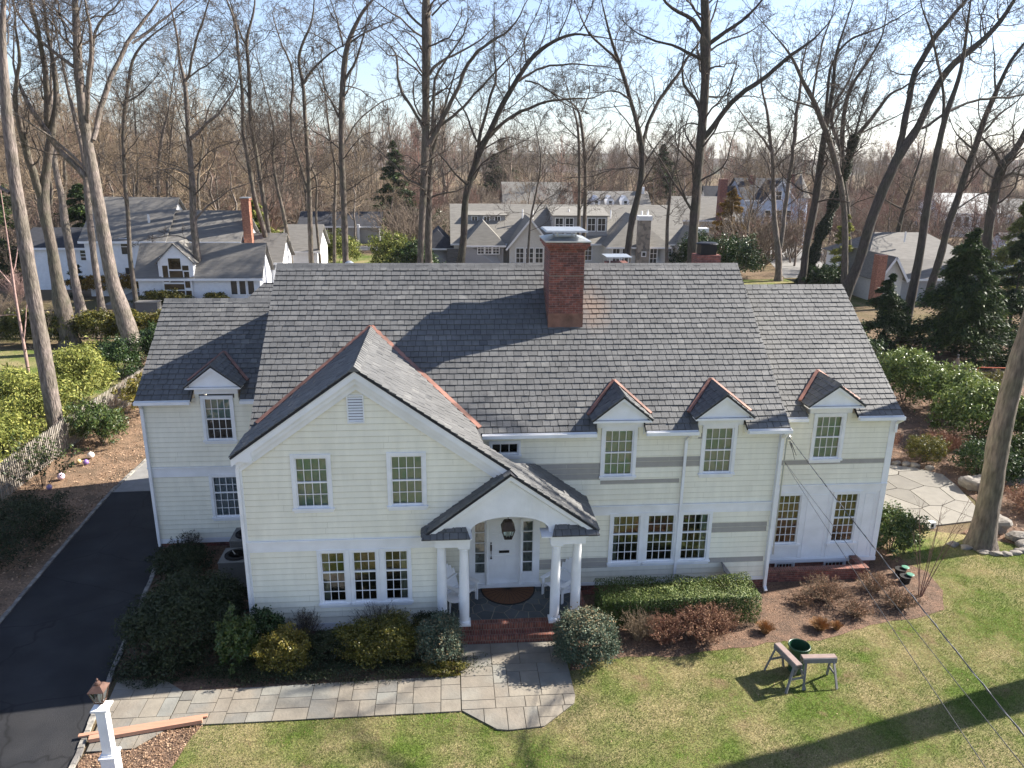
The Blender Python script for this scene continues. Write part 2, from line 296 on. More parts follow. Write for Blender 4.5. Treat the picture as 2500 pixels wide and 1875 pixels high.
def dup(root,loc,rotz=0,label=None,scale=None):
    r=root.copy(); COL.objects.link(r); r.location=loc; r.rotation_euler=(0,0,rotz)
    if scale: r.scale=scale
    if label: r['label']=label
    for ch in list(root.children):
        c=ch.copy(); COL.objects.link(c); c.parent=r
        for g in ch.children:
            d=g.copy(); COL.objects.link(d); d.parent=c
    return r
# ---------------------------------------------------------------- the main house
def isect(poly,c,ax=1):
    xs=[]; n=len(poly)
    for i in range(n):
        a,b=poly[i],poly[(i+1)%n]; p,q=a[ax],b[ax]
        if (p<=c)!=(q<=c): xs.append(a[1-ax]+(b[1-ax]-a[1-ax])*(c-p)/(q-p))
    xs.sort(); return [(xs[i],xs[i+1]) for i in range(0,len(xs)-1,2)]
def tiles(mb,O,U,S,poly,exp=.205,m=0,ws=(.17,.22,.22,.27),thick=.034):
    O=Vector(O);U=Vector(U).normalized();S=Vector(S).normalized();N=U.cross(S)
    if N.z<0: N=-N; flip=True
    else: flip=False
    P=lambda u,s,h:O+U*u+S*s+N*h
    smin=min(p[1] for p in poly); smax=max(p[1] for p in poly); s0=smin; row=0
    while s0<smax-.02:
        s1=min(s0+exp*1.12,smax); A=isect(poly,s0+.002); B=isect(poly,min(s0+exp,smax)-.002)
        if len(A)!=len(B): B=A if len(A)>len(B) else B; A=A if len(A)==len(B) else B
        for (a0,a1),(b0,b1) in zip(A,B):
            u=min(a0,b0)-random.random()*.15; end=max(a1,b1)
            while u<end:
                wd=random.choice(ws)*random.uniform(.93,1.07); l,r=u+.007,u+wd-.007; u+=wd
                lb,rb=max(l,a0),min(r,a1); lt,rt_=max(l,b0),min(r,b1)
                if rb-lb<.012 and rt_-lt<.012: continue
                if rb<lb: lb=rb=min(max((lt+rt_)/2,a0),a1)
                if rt_<lt: lt=rt_=min(max((lb+rb)/2,b0),b1)
                j=random.uniform(-.008,.008); h=thick*random.uniform(.85,1.25); rr=min(1,max(0,random.gauss(.5,.22)))
                vs=[P(lb,s0+j,0),P(rb,s0+j,0),P(rt_,s1,0),P(lt,s1,0),P(lb,s0+j,h),P(rb,s0+j,h),P(rt_,s1,.008),P(lt,s1,.008)]
                fs=[(4,5,6,7),(0,1,5,4),(1,2,6,5),(3,0,4,7)]
                if flip: fs=[f[::-1] for f in fs]
                mb.add(vs,fs,m,rr)
        s0+=exp; row+=1
def plane_slab(mb,pts,t=.05,m=0):
    """thin slab under a roof polygon given as 3D points"""
    n=len(pts); a=Vector(pts[1])-Vector(pts[0]); b=Vector(pts[2])-Vector(pts[0]); N=a.cross(b).normalized()
    if N.z<0: N=-N
    vs=[Vector(p) for p in pts]+[Vector(p)-N*t for p in pts]
    mb.add(vs,[tuple(range(n)),tuple(range(2*n-1,n-1,-1))]+[(i,i+n,(i+1)%n+n,(i+1)%n) for i in range(n)],m)
def front(y): return lambda u,d,z:(u,y-d,z)
def sideR(x): return lambda u,d,z:(x+d,u,z)       # faces +X, u runs along y
def sideL(x): return lambda u,d,z:(x-d,u,z)
def rear(y): return lambda u,d,z:(u,y+d,z)
def clap(mb,f,poly,openings=(),regions=(),exp=.167,lap=.022,m=0,rev=False):
    zs=[p[1] for p in poly]; z0,z1=min(zs),max(zs)
    n=int((z1-z0)/exp)+2; br={z0,z1}
    for i in range(n):
        if z0+i*exp<z1: br.add(z0+i*exp)
    for p in poly: br.add(p[1])
    for o in openings: br|={o[2],o[3]}
    for r in regions: br|={r[2],r[3]}
    br=sorted(b for b in br if z0<=b<=z1); edge=[]
    for za,zb in zip(br,br[1:]):
        if zb-za<1e-4: continue
        A=isect(poly,za+1e-5); B=isect(poly,zb-1e-5)
        if len(A)!=len(B): continue
        c=z0+math.floor((za-z0+1e-6)/exp)*exp; da=lap*(1-(za-c)/exp); db=lap*(1-(zb-c)/exp); zm=(za+zb)/2
        for (a0,a1),(b0,b1) in zip(A,B):
            cuts=sorted({u for o in openings if o[2]<zm<o[3] for u in o[:2]}|{u for r in regions if r[2]<zm<r[3] for u in r[:2]})
            L=[(a0,b0)]+[(c_,c_) for c_ in cuts if min(a0,b0)<c_<max(a1,b1)]+[(a1,b1)]
            for (l0,l1),(r0,r1) in zip(L,L[1:]):
                um=(l0+l1+r0+r1)/4
                if any(o[0]<um<o[1] and o[2]<zm<o[3] for o in openings): continue
                mi=m
                for r in regions:
                    if r[0]<um<r[1] and r[2]<zm<r[3]: mi=1
                fs=[(0,1,2,3)]; vs=[f(l0,da,za),f(r0,da,za),f(r1,db,zb),f(l1,db,zb)]
                if abs(za-c)<1e-4: vs+= [f(l0,0,za),f(r0,0,za)]; fs.append((5,1,0,4)); edge.append((l0,r0,za))
                if rev: fs=[q[::-1] for q in fs]
                mb.add(vs,fs,mi)
    if lap>.005:
        for l,r,z in edge:
            u=l+random.uniform(.6,3.6)
            while u<r-.3:
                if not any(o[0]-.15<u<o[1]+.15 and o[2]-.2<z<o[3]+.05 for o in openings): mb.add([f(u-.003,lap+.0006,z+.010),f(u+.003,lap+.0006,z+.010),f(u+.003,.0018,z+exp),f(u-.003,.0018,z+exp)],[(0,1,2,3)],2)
                u+=random.uniform(2.4,3.8)
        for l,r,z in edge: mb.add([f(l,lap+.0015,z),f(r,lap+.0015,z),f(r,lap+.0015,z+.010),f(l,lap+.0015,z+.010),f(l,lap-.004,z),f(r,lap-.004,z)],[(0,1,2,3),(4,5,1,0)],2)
def fbox(mb,f,u0,u1,d0,d1,z0,z1,m=0):
    a=[f(u,d,z) for u,d,z in ((u0,d0,z0),(u1,d0,z0),(u1,d1,z0),(u0,d1,z0),(u0,d0,z1),(u1,d0,z1),(u1,d1,z1),(u0,d1,z1))]
    xs=[p[0] for p in a];ys=[p[1] for p in a];zz=[p[2] for p in a]
    mb.box(min(xs),max(xs),min(ys),max(ys),min(zz),max(zz),m)
def window(parent,f,u0,u1,z0,z1,cols,rows,meet,back='blind',cas=.11,sill=True,casing=True,label=None):
    """u0..z1 is the glazed opening"""
    mb=MB()
    if casing:
        fbox(mb,f,u0-cas,u0-.018,-.05,.052,z0-.03,z1+cas)
        fbox(mb,f,u1+.018,u1+cas,-.05,.052,z0-.03,z1+cas)
        fbox(mb,f,u0-.018,u1+.018,-.05,.050,z1+.018,z1+cas)
        fbox(mb,f,u0-cas-.03,u1+cas+.03,-.05,.085,z0-.085,z0-.03)
        fbox(mb,f,u0-cas+.01,u1+cas-.01,.0,.045,z0-.16,z0-.085)
    W=mk('window',mb,WHITE,parent)
    if label: W['label']=label
    s=MB(); 
    for a,b in ((u0-.018,u0+.02),(u1-.02,u1+.018)): fbox(s,f,a,b,-.05,.012,z0-.03,z1+.018)
    fbox(s,f,u0+.02,u1-.02,-.05,.011,z0-.03,z0+.02); fbox(s,f,u0+.02,u1-.02,-.05,.011,z1-.02,z1+.018)
    H=(z1-z0)/rows; zm=z1-H*meet
    if meet: fbox(s,f,u0+.02,u1-.02,-.049,.014,zm-.02,zm+.02)
    for i in range(1,rows):
        z=z1-H*i
        if meet and i==meet: continue
        fbox(s,f,u0+.02,u1-.02,-.032,-.006,z-.0085,z+.0085)
    for i in range(1,cols):
        u=u0+(u1-u0)*i/cols; fbox(s,f,u-.0085,u+.0085,-.03,-.008,z0+.02,z1-.02)
    mk('sash',s,WHITE,W)
    g=MB(); g.add([f(u0,-.02,z0),f(u1,-.02,z0),f(u1,-.02,z1),f(u0,-.02,z1)],[(0,1,2,3)]); mk('pane',g,GLASS,W)
    r=MB(); d=-.75
    q=[f(u0-.02,-.05,z0-.03),f(u1+.02,-.05,z0-.03),f(u1+.02,-.05,z1+.03),f(u0-.02,-.05,z1+.03),f(u0-.02,d,z0-.03),f(u1+.02,d,z0-.03),f(u1+.02,d,z1+.03),f(u0-.02,d,z1+.03)]
    r.add(q,[(4,5,6,7),(0,1,5,4),(1,2,6,5),(2,3,7,6),(3,0,4,7)]); mk('room_recess',r,WARMROOM if back=='warm' else DARKROOM,W)
    if back in('blind','paleblind','halfblind'):
        b=MB(); zz=z1-.01; lo=z0 if back!='halfblind' else z1-.52*(z1-z0)
        while zz>lo: b.add([f(u0+.01,-.085,zz-.032),f(u1-.01,-.085,zz-.032),f(u1-.01,-.105,zz+.002),f(u0+.01,-.105,zz+.002)],[(0,1,2,3)]); zz-=.036
        mk('blind',b,BLINDW if back=='paleblind' else BLIND,W)
    if back in('curtain','curtainR','curtainL'):
        b=MB(); sp=[]
        if back!='curtainR': sp.append((u0,u0+.16))
        if back!='curtainL': sp.append((u1-.2,u1))
        for a,c in sp:
            k=10; vs=[];
            for i in range(k+1):
                u=a+(c-a)*i/k; dd=-.12-(i%2)*.03; vs+= [f(u,dd,z0-.02),f(u,dd,z1)]
            b.add(vs,[(2*i,2*i+2,2*i+3,2*i+1) for i in range(k)])
        mk('curtain',b,CURTAIN,W)
    return W
house=thing('house','pale cream clapboard house with slate roofs, red brick chimney and white columned porch','house',(1.1,0,0))
ZR=lambda y:5.462+.7525*y                       # main front roof plane
GX=-2.745; GR=lambda x:7.561-.7155*abs(x-GX)      # cross gable planes
WN=[(-4.35,-3.57),(-1.96,-1.18)]
# walls --------------------------------------------------------
cut=lambda u0,u1,z0,z1:(u0-.03,u1+.03,z0-.04,z1+.03)
m=MB(); G=front(-1.55)
clap(m,G,[(-5.67,2.91),(-.86,2.91),(-.86,3.30),(-.46,3.63),(1.0,3.64),(1.0,4.78),(GX,7.46),(-5.67,5.37)],[cut(a,b,3.86,5.20) for a,b in WN]+[(-2.97,-2.59,6.13,6.83)])
mk('wall',m,[CREAM,BOARDGREY,EDGE],house,label='cream gable wall with two windows and a louvred vent')
m=MB(); TW=[(-3.87,-3.27),(-3.04,-2.45),(-2.21,-1.62)]
clap(m,G,[(-5.67,.43),(-.84,.43),(-.84,2.60),(-5.67,2.60)],[cut(a,b,1.06,2.52) for a,b in TW])
mk('wall',m,[CREAM,BOARDGREY,EDGE],house,label='cream lower wall under the front gable')
MF=front(0); D1=(3.885,4.68); D2=(6.77,7.565); MT=[(4.245,5.02),(5.275,6.055),(6.305,7.075)]
m=MB(); ops=[cut(*D1,3.865,5.205),cut(*D2,3.875,5.22),cut(.70,1.425,4.59,4.88)]
clap(m,MF,[(-.8,2.91),(9.0,2.91),(9.0,5.3),(-.8,5.3)],ops,[(1.3,3.8,3.72,4.225),(3.8,6.1,3.56,3.70),(4.8,6.67,4.06,4.375),(6.55,6.68,4.9,5.08)])
mk('wall',m,[CREAM,BOARDGREY,EDGE],house,label='cream upper wall with grey unpainted replacement boards')
m=MB(); ops=[cut(a,b,1.08,2.55) for a,b in MT]+[(.05,2.10,.4,2.6)]
clap(m,MF,[(-.8,.43),(9.0,.43),(9.0,2.60),(-.8,2.60)],ops,[(7.2,8.87,1.93,2.24),(7.2,8.88,.94,1.10),(2.1,4.12,.89,1.22)])
mk('wall',m,[CREAM,BOARDGREY,EDGE],house,label='cream lower wall right of the front door with grey unpainted boards')
m=MB(); LF=front(3.69)
clap(m,LF,[(-9.97,2.87),(-5.67,2.87),(-5.67,5.16),(-9.97,5.16)],[cut(-8.10,-7.32,3.79,5.13)])
mk('wall',m,[CREAM,BOARDGREY,EDGE],house,label='cream upper wall of the left wing'); m=MB()
clap(m,LF,[(-9.97,.33),(-5.67,.33),(-5.67,2.55),(-9.97,2.55)],[cut(-8.10,-7.30,1.10,2.48)])
mk('wall',m,[CREAM,BOARDGREY,EDGE],house,label='cream lower wall of the left wing')
m=MB(); RF=front(1.1)
clap(m,RF,[(9.0,2.9),(13.0,2.9),(13.0,5.2),(9.0,5.2)],[cut(10.58,11.37,3.78,5.11)],[(9.0,12.92,3.55,3.71)])
mk('wall',m,[CREAM,BOARDGREY,EDGE],house,label='cream upper wall of the right wing with one grey board')
# right wing lower: white panelled wall
m=MB(); WW=[(9.69,10.39),(11.54,12.25)]; 
clap(m,RF,[(9.0,.2),(13.0,.2),(13.0,2.9),(9.0,2.9)],[cut(a,b,.90,2.54) for a,b in WW]+[(9.84,10.42,.2,.24),(11.46,12.12,.2,.24)],lap=.001,exp=2.75)
for a,b in ((9.55,10.52),(11.42,12.38)):
    for (u0,u1,z0,z1) in ((a,b,.78,.80),(a,a+.02,.36,.78),(b-.02,b,.36,.78),(a,b,.34,.36)): fbox(m,RF,u0,u1,.0,.015,z0,z1)
for a,b in ((10.62,11.32),(12.48,12.82)):
    for (u0,u1,z0,z1) in ((a,b,2.52,2.54),(a,a+.02,.36,2.52),(b-.02,b,.36,2.52),(a,b,.34,.36)): fbox(m,RF,u0,u1,.0,.015,z0,z1)
mk('wall',m,[WHITE,BOARDGREY,EDGE],house,label='white panelled lower wall of the right wing')
# side and rear walls
m=MB()
clap(m,sideR(-.82),[(-1.55,.43),(0,.43),(0,2.6),(-1.55,2.6)]); mk('wall',m,[CREAM,BOARDGREY,EDGE],house); m=MB()
clap(m,sideL(-5.67),[(-1.55,.33),(3.69,.33),(3.69,5.3),(-1.55,5.3)],rev=True)
mk('wall',m,[CREAM,BOARDGREY,EDGE],house,label='cream left side wall of the front gable'); m=MB()
clap(m,sideL(-5.67),[(.0,5.3),(9.74,5.3),(4.87,8.95)],rev=True); mk('wall',m,[CREAM,BOARDGREY,EDGE],house,label='cream gable end above the left wing'); m=MB()
clap(m,sideR(9.0),[(0,.33),(9.74,.33),(9.74,5.2),(4.87,8.95),(0,5.3)]); mk('wall',m,[CREAM,BOARDGREY,EDGE],house,label='cream side walls of the main block'); m=MB()
clap(m,sideL(-9.97),[(3.69,.33),(10.1,.33),(10.1,5.2),(6.9,7.45),(3.69,5.2)],rev=True); mk('wall',m,[CREAM,BOARDGREY,EDGE],house,label='cream side wall of the left wing'); m=MB()
clap(m,sideR(13.0),[(1.1,.2),(9.65,.2),(9.65,5.2),(5.38,8.15),(1.1,5.2)]); mk('wall',m,[CREAM,BOARDGREY,EDGE],house,label='cream side wall of the right wing'); m=MB()
clap(m,rear(9.74),[(-5.67,.3),(9.0,.3),(9.0,5.3),(-5.67,5.3)],rev=True)
mk('wall',m,[CREAM,BOARDGREY,EDGE],house,label='cream rear wall')
m=MB()
for x0,x1,y in((-5.66,-.85,-1.53),(-.8,9.0,.02),(-9.95,-5.67,3.71),(9.0,12.99,1.12)): m.box(x0,x1,y,y+.2,-.05,.3)
m.box(-5.65,-5.45,-1.4,3.7,-.05,.3)
mk('foundation',m,BRICK,house)
# trim ----------------------------------------------------------
m=MB()
fbox(m,G,-5.79,-.86,0,.035,2.60,2.885); fbox(m,G,-5.80,-.88,0,.075,2.885,2.925)
fbox(m,G,-5.79,-.86,0,.035,.20,.43); fbox(m,G,-5.79,-5.67,-.1,.04,.43,2.6); fbox(m,G,-5.79,-5.67,-.1,.04,2.925,5.2)
mk('trim_boards',m,WHITE,house); m=MB()
fbox(m,MF,-.8,9.05,0,.035,2.60,2.87); fbox(m,MF,-.8,9.06,0,.07,2.87,2.91)
fbox(m,MF,2.1,9.05,0,.035,.32,.43); fbox(m,MF,8.93,9.06,-.1,.042,.43,2.6); fbox(m,MF,8.93,9.06,-.1,.042,2.91,5.1)
fbox(m,MF,.35,3.58,0,.03,5.08,5.3);fbox(m,MF,4.95,6.45,0,.03,5.08,5.3);fbox(m,MF,7.9,9.06,0,.03,5.08,5.3)
mk('trim_boards',m,WHITE,house); m=MB()
fbox(m,LF,-10.07,-5.67,0,.035,2.52,2.83); fbox(m,LF,-10.08,-5.67,0,.07,2.83,2.87); fbox(m,LF,-10.07,-5.67,0,.035,.16,.33)
fbox(m,LF,-10.07,-9.95,-.1,.04,.33,2.52); fbox(m,LF,-10.07,-9.95,-.1,.04,2.87,5.05)
mk('trim_boards',m,WHITE,house); m=MB()
fbox(m,RF,9.06,13.1,0,.07,2.86,2.9); fbox(m,RF,12.9,13.1,-.1,.04,2.9,5.05); fbox(m,RF,12.93,13.1,-.1,.04,.2,2.86); fbox(m,RF,9.06,13.1,0,.03,2.62,2.86)
fbox(m,RF,9.06,13.12,0,.05,.20,.32)
mk('trim_boards',m,WHITE,house); m=MB()
fbox(m,LF,-10.1,-8.6,0,.03,4.98,5.18); mk('trim_boards',m,WHITE,house); m=MB(); fbox(m,LF,-6.8,-5.7,0,.03,4.98,5.18); mk('trim_boards',m,WHITE,house); m=MB(); fbox(m,RF,9.06,10.1,0,.03,4.98,5.2); mk('trim_boards',m,WHITE,house); m=MB(); fbox(m,RF,11.85,13.1,0,.03,4.98,5.2)
mk('trim_boards',m,WHITE,house)
# rake boards of the front gable
def rake(m,x0,z0,x1,z1,y0,y1,h,dz=0):
    """board under a sloping edge from (x0,z0) to (x1,z1), vertical height h"""
    m.prism([(x0,z0-dz-h),(x1,z1-dz-h),(x1,z1-dz),(x0,z0-dz)],y0,y1)
m=MB()
xl=-5.86; xr=1.07
rake(m,xl,GR(xl),GX,GR(GX),-1.76,-1.70,.20,.045); rake(m,GX,GR(GX),xr,GR(xr),-1.76,-1.70,.20,.045)
rake(m,xl+.1,GR(xl+.1),GX,GR(GX),-1.70,-1.575,.14,.25-.0); rake(m,GX,GR(GX),xr,GR(xr),-1.70,-1.575,.14,.25)
rake(m,xl+.12,GR(xl+.12),GX,GR(GX),-1.62,-1.575,.18,.38); rake(m,GX,GR(GX),xr-.1,GR(xr-.1),-1.62,-1.575,.18,.38)
rake(m,xl,GR(xl),GX,GR(GX),-1.70,-1.575,.03,.05); rake(m,GX,GR(GX),xr,GR(xr),-1.70,-1.575,.03,.05)
m.prism([(-5.83,5.24),(-5.36,5.18),(-5.36,5.5),(-5.83,5.3)],-1.755,-1.56)
mk('rake_board',m,WHITE,house)
# gable vent
m=MB(); 
for a,b,c,d in ((-2.99,-2.96,6.11,6.85),(-2.60,-2.57,6.11,6.85),(-2.96,-2.60,6.11,6.15),(-2.96,-2.60,6.81,6.85)): fbox(m,G,a,b,0,.045,c,d)
V=mk('louvred_vent',m,WHITE,house); m=MB()
for i in range(9):
    z=6.155+i*.073; m.add([G(-2.96,.03,z),G(-2.60,.03,z),G(-2.60,.005,z+.05),G(-2.96,.005,z+.05)],[(0,1,2,3)])
m.add([G(-2.96,.004,6.15),G(-2.6,.004,6.15),G(-2.6,.004,6.81),G(-2.96,.004,6.81)],[(0,1,2,3)],1)
m.add([G(-2.96,-.05,6.15),G(-2.6,-.05,6.15),G(-2.6,-.05,6.81),G(-2.96,-.05,6.81)],[(0,1,2,3)],1)
mk('louvre_slats',m,[WHITE,DARKROOM],V)
# windows -------------------------------------------------------
for a,b in WN: window(house,G,a,b,3.86,5.20,4,4,2,'blind')
for i,(a,b) in enumerate(TW): window(house,G,a,b,1.06,2.52,3,5,2,'curtainR' if i==2 else ('curtainL' if i==0 else 'dark'),cas=.09 if i==1 else .10)
for i,(a,b) in enumerate(MT): window(house,MF,a,b,1.08,2.55,4,5,2,['curtainL','dark','curtainR'][i],cas=.11)
m=MB()
for a,b in((-3.27,-3.04),(-2.45,-2.21)): fbox(m,G,a+.095,b-.095,-.05,.05,.9,2.62)
for a,b in((5.02,5.275),(6.055,6.305)): fbox(m,MF,a+.112,b-.112,-.05,.05,.92,2.64)
mk('mullion_post',m,WHITE,house)
window(house,MF,*D1,3.865,5.205,4,4,2,'blind'); window(house,MF,*D2,3.875,5.22,4,4,2,'blind')
window(house,MF,.70,1.425,4.59,4.88,3,1,0,'dark',cas=.08,label='small dark three pane window under the eave')
window(house,LF,-8.10,-7.32,3.79,5.13,4,4,2,'halfblind'); window(house,LF,-8.10,-7.30,1.10,2.48,4,5,2,'paleblind',label='window with pale closed blinds')
window(house,RF,10.58,11.37,3.78,5.11,4,4,2,'blind')
for a,b in WW: window(house,RF,a,b,.90,2.54,4,6,3,'warm')
for a,b in((9.86,10.40),(11.48,12.10)): window(house,RF,a,b,-.02,.16,5,1,0,'dark',cas=.05,label='low basement window with dark panes')
# roofs ---------------------------------------------------------
def roof(label,build,caps=None):
    m=MB(); build(m); return mk('roof',m,[SLATE,UNDER],house,label=label)
cs=1/math.sqrt(1+.7525**2); SM=(0,cs,.7525*cs); sl=lambda y,y0=-.27:(y-y0)/cs
EA=-.27
def b(m):
    O=(0,EA,ZR(EA)+.02)
    pl=[(-5.80,0),(3.60,0),(3.60,sl(.32)),(4.96,sl(.32)),(4.96,0),(6.47,0),(6.47,sl(.32)),(7.86,sl(.32)),(7.86,0),(9.11,0),(9.11,sl(4.87)),(-5.80,sl(4.87))]
    tiles(m,O,(1,0,0),SM,pl)
    for x0,x1,y0 in((-5.8,3.6,EA),(3.6,4.96,.33),(4.96,6.47,EA),(6.47,7.86,.33),(7.86,9.11,EA)):
        plane_slab(m,[(x0,y0,ZR(y0)+.01),(x1,y0,ZR(y0)+.01),(x1,4.87,ZR(4.87)+.01),(x0,4.87,ZR(4.87)+.01)],.06,1)
    zb=ZR(4.87); plane_slab(m,[(-5.8,4.88,zb),(9.11,4.88,zb),(9.11,10.0,zb-5.12*.7525),(-5.8,10.0,zb-5.12*.7525)],.07,0)
    x=-5.8
    while x<9.05:
        wd=.27; x1=min(x+wd-.006,9.11); rr=random.random()
        m.add([(x,4.68,zb-.10),(x1,4.68,zb-.10),(x1,4.87,zb+.075),(x,4.87,zb+.075),(x1,5.06,zb-.10),(x,5.06,zb-.10)],[(0,1,2,3),(3,2,4,5),(0,3,5),(1,4,2)],0,.45+.4*rr); x+=wd
MR=roof('main grey slate roof behind the chimney and front gable',b)
# left wing
LSL=(7.649-5.18)/(6.9-3.44); ZL=lambda y:5.18+LSL*(y-3.44); cl=1/math.sqrt(1+LSL**2)
def b(m):
    s=lambda y:(y-3.42)/cl
    tiles(m,(0,3.42,ZL(3.42)+.02),(1,0,0),(0,cl,LSL*cl),[(-10.08,0),(-8.42,0),(-8.42,s(4.0)),(-6.95,s(4.0)),(-6.95,0),(-5.6,0),(-5.6,s(6.9)),(-10.08,s(6.9))])
    for x0,x1,y0 in((-10.08,-8.42,3.42),(-8.42,-6.95,4.02),(-6.95,-5.6,3.42)): plane_slab(m,[(x0,y0,ZL(y0)),(x1,y0,ZL(y0)),(x1,6.9,ZL(6.9)),(x0,6.9,ZL(6.9))],.06,1)
    z=ZL(6.9); plane_slab(m,[(-10.08,6.91,z),(-5.6,6.91,z),(-5.6,10.4,z-3.5*LSL),(-10.08,10.4,z-3.5*LSL)],.07,0)
    x=-10.08
    while x<-5.7: m.add([(x,6.72,z-.09),(x+.26,6.72,z-.09),(x+.26,6.9,z+.075),(x,6.9,z+.075),(x+.26,7.08,z-.09),(x,7.08,z-.09)],[(0,1,2,3),(3,2,4,5),(0,3,5),(1,4,2)],0); x+=.267
roof('grey slate roof of the left wing, half in shadow',b)
def b(m):   # small rear roof seen over the left wing
    S_=Vector((0,.85,.6)).normalized()
    tiles(m,(0,8.55,7.22),(1,0,0),S_,[(-7.95,0),(-5.7,0),(-5.7,1.05),(-7.3,1.05)])
    plane_slab(m,[(-7.95,8.55,7.21),(-5.7,8.55,7.21),(-5.7,9.44,7.84),(-7.3,9.44,7.84)],.3,1)
roof('small rear slate roof peeping over the left wing',b)
# right wing
RSL=.69; ZW=lambda y:5.20+RSL*(y-.85); cw=1/math.sqrt(1+RSL**2)
def b(m):
    s=lambda y:(y-.83)/cw
    tiles(m,(0,.83,ZW(.83)+.02),(1,0,0),(0,cw,RSL*cw),[(9.0,0),(10.15,0),(10.15,s(1.45)),(11.7,s(1.45)),(11.7,0),(13.11,0),(13.11,s(5.38)),(9.0,s(5.38))])
    for x0,x1,y0 in((9,10.15,.83),(10.15,11.7,1.47),(11.7,13.11,.83)): plane_slab(m,[(x0,y0,ZW(y0)),(x1,y0,ZW(y0)),(x1,5.38,ZW(5.38)),(x0,5.38,ZW(5.38))],.06,1)
    z=ZW(5.38); plane_slab(m,[(9,5.39,z),(13.11,5.39,z),(13.11,9.9,z-4.5*RSL),(9,9.9,z-4.5*RSL)],.07,0)
    x=9.1
    while x<13: m.add([(x,5.2,z-.09),(x+.25,5.2,z-.09),(x+.25,5.38,z+.075),(x,5.38,z+.075),(x+.25,5.56,z-.09),(x,5.56,z-.09)],[(0,1,2,3),(3,2,4,5),(0,3,5),(1,4,2)],0); x+=.267
roof('grey slate roof of the right wing',b)
# cross gable: left and right slopes; valley where GR(x)=ZR(y)
cg=1/math.sqrt(1+.7155**2)
yv=lambda x:(GR(x)-5.462)/.7525
def b(m):
    # right slope: u along +y, s up-slope towards -x. origin at right eave x=3.40
    xe=3.40; O=(xe,0,GR(xe)+.02); S_=(-cg,0,.7155*cg); s=lambda x:(xe-x)/cg
    tiles(m,O,(0,1,0),S_,[(-2.03,0),(0.0,0),(0.0,s(1.95)),(-1.15,s(1.22)),(-1.15,s(.38)),(yv(.38),s(.38)),(yv(GX)+.02,s(GX)),(-1.78,s(GX)),(-1.78,s(1.07)),(-2.03,s(1.07))])
    plane_slab(m,[(xe,-2.03,GR(xe)),(xe,0,GR(xe)),(1.95,0,GR(1.95)),(1.22,-1.15,GR(1.22)),(.38,-1.15,GR(.38)),(.38,yv(.38),GR(.38)),(GX,yv(GX),GR(GX)),(GX,-1.78,GR(GX)),(1.07,-1.78,GR(1.07)),(1.07,-2.03,GR(1.07))],.045,1)
    # left slope
    xe=-5.88; O=(xe,0,GR(xe)+.02); S_=(cg,0,.7155*cg); s=lambda x:(x-xe)/cg
    tiles(m,O,(0,1,0),S_,[(-1.78,0),(max(yv(xe),-.15),0),(yv(GX)+.02,s(GX)),(-1.78,s(GX))])
    plane_slab(m,[(xe,-1.78,GR(xe)),(xe,-.15,GR(xe)),(GX,yv(GX),GR(GX)),(GX,-1.78,GR(GX))],.045,1)
    y=-1.8
    while y<yv(GX): m.add([(GX-.16,y,GR(GX)-.06),(GX-.16,y+.2,GR(GX)-.06),(GX,y+.2,GR(GX)+.07),(GX,y,GR(GX)+.085),(GX+.16,y+.2,GR(GX)-.06),(GX+.16,y,GR(GX)-.055)],[(3,2,1,0),(5,4,2,3),(0,5,3)],0); y+=.19
roof('slate roof of the big front gable sweeping down over the porch',b)
# porch gable left slope
PX=1.07; PZ=4.83; PS=.75; ZP=lambda x:PZ-PS*(PX-x); cp=1/math.sqrt(1+PS**2)
def b(m):
    xe=-1.22; O=(xe,0,ZP(xe)+.02); s=lambda x:(x-xe)/cp
    tiles(m,O,(0,1,0),(cp,0,PS*cp),[(-2.03,0),(-1.55,0),(-1.55,s(PX)),(-2.03,s(PX))])
    plane_slab(m,[(xe,-2.03,ZP(xe)),(xe,-1.55,ZP(xe)),(PX,-1.55,ZP(PX)),(PX,-2.03,ZP(PX))],.045,1)
    m.add([(.2,-1.15,4.2),(1.95,-1.15,4.2),(1.95,-.01,4.2),(.2,-.01,4.2),(.2,-1.15,3.4),(1.95,-1.15,3.4)],[(0,1,2,3),(0,4,5,1)],1)
    for x0,x1 in((-1.22,.03),(2.15,3.40)):   # little slate returns on the entablatures
        tiles(m,(0,-2.14,3.10),(1,0,0),(0,.8,.55),[(x0,0),(x1,0),(x1-.12,.4),(x0+.12,.4)],exp=.2)
        m.add([(x0,-2.14,3.09),(x1,-2.14,3.09),(x1-.12,-1.83,3.31),(x0+.12,-1.83,3.31),(x0+.1,-1.83,3.09),(x1-.1,-1.83,3.09)],[(0,1,2,3),(1,5,2),(4,0,3),(0,4,5,1)],1)
roof('small slate slope and returns of the porch gable',b)
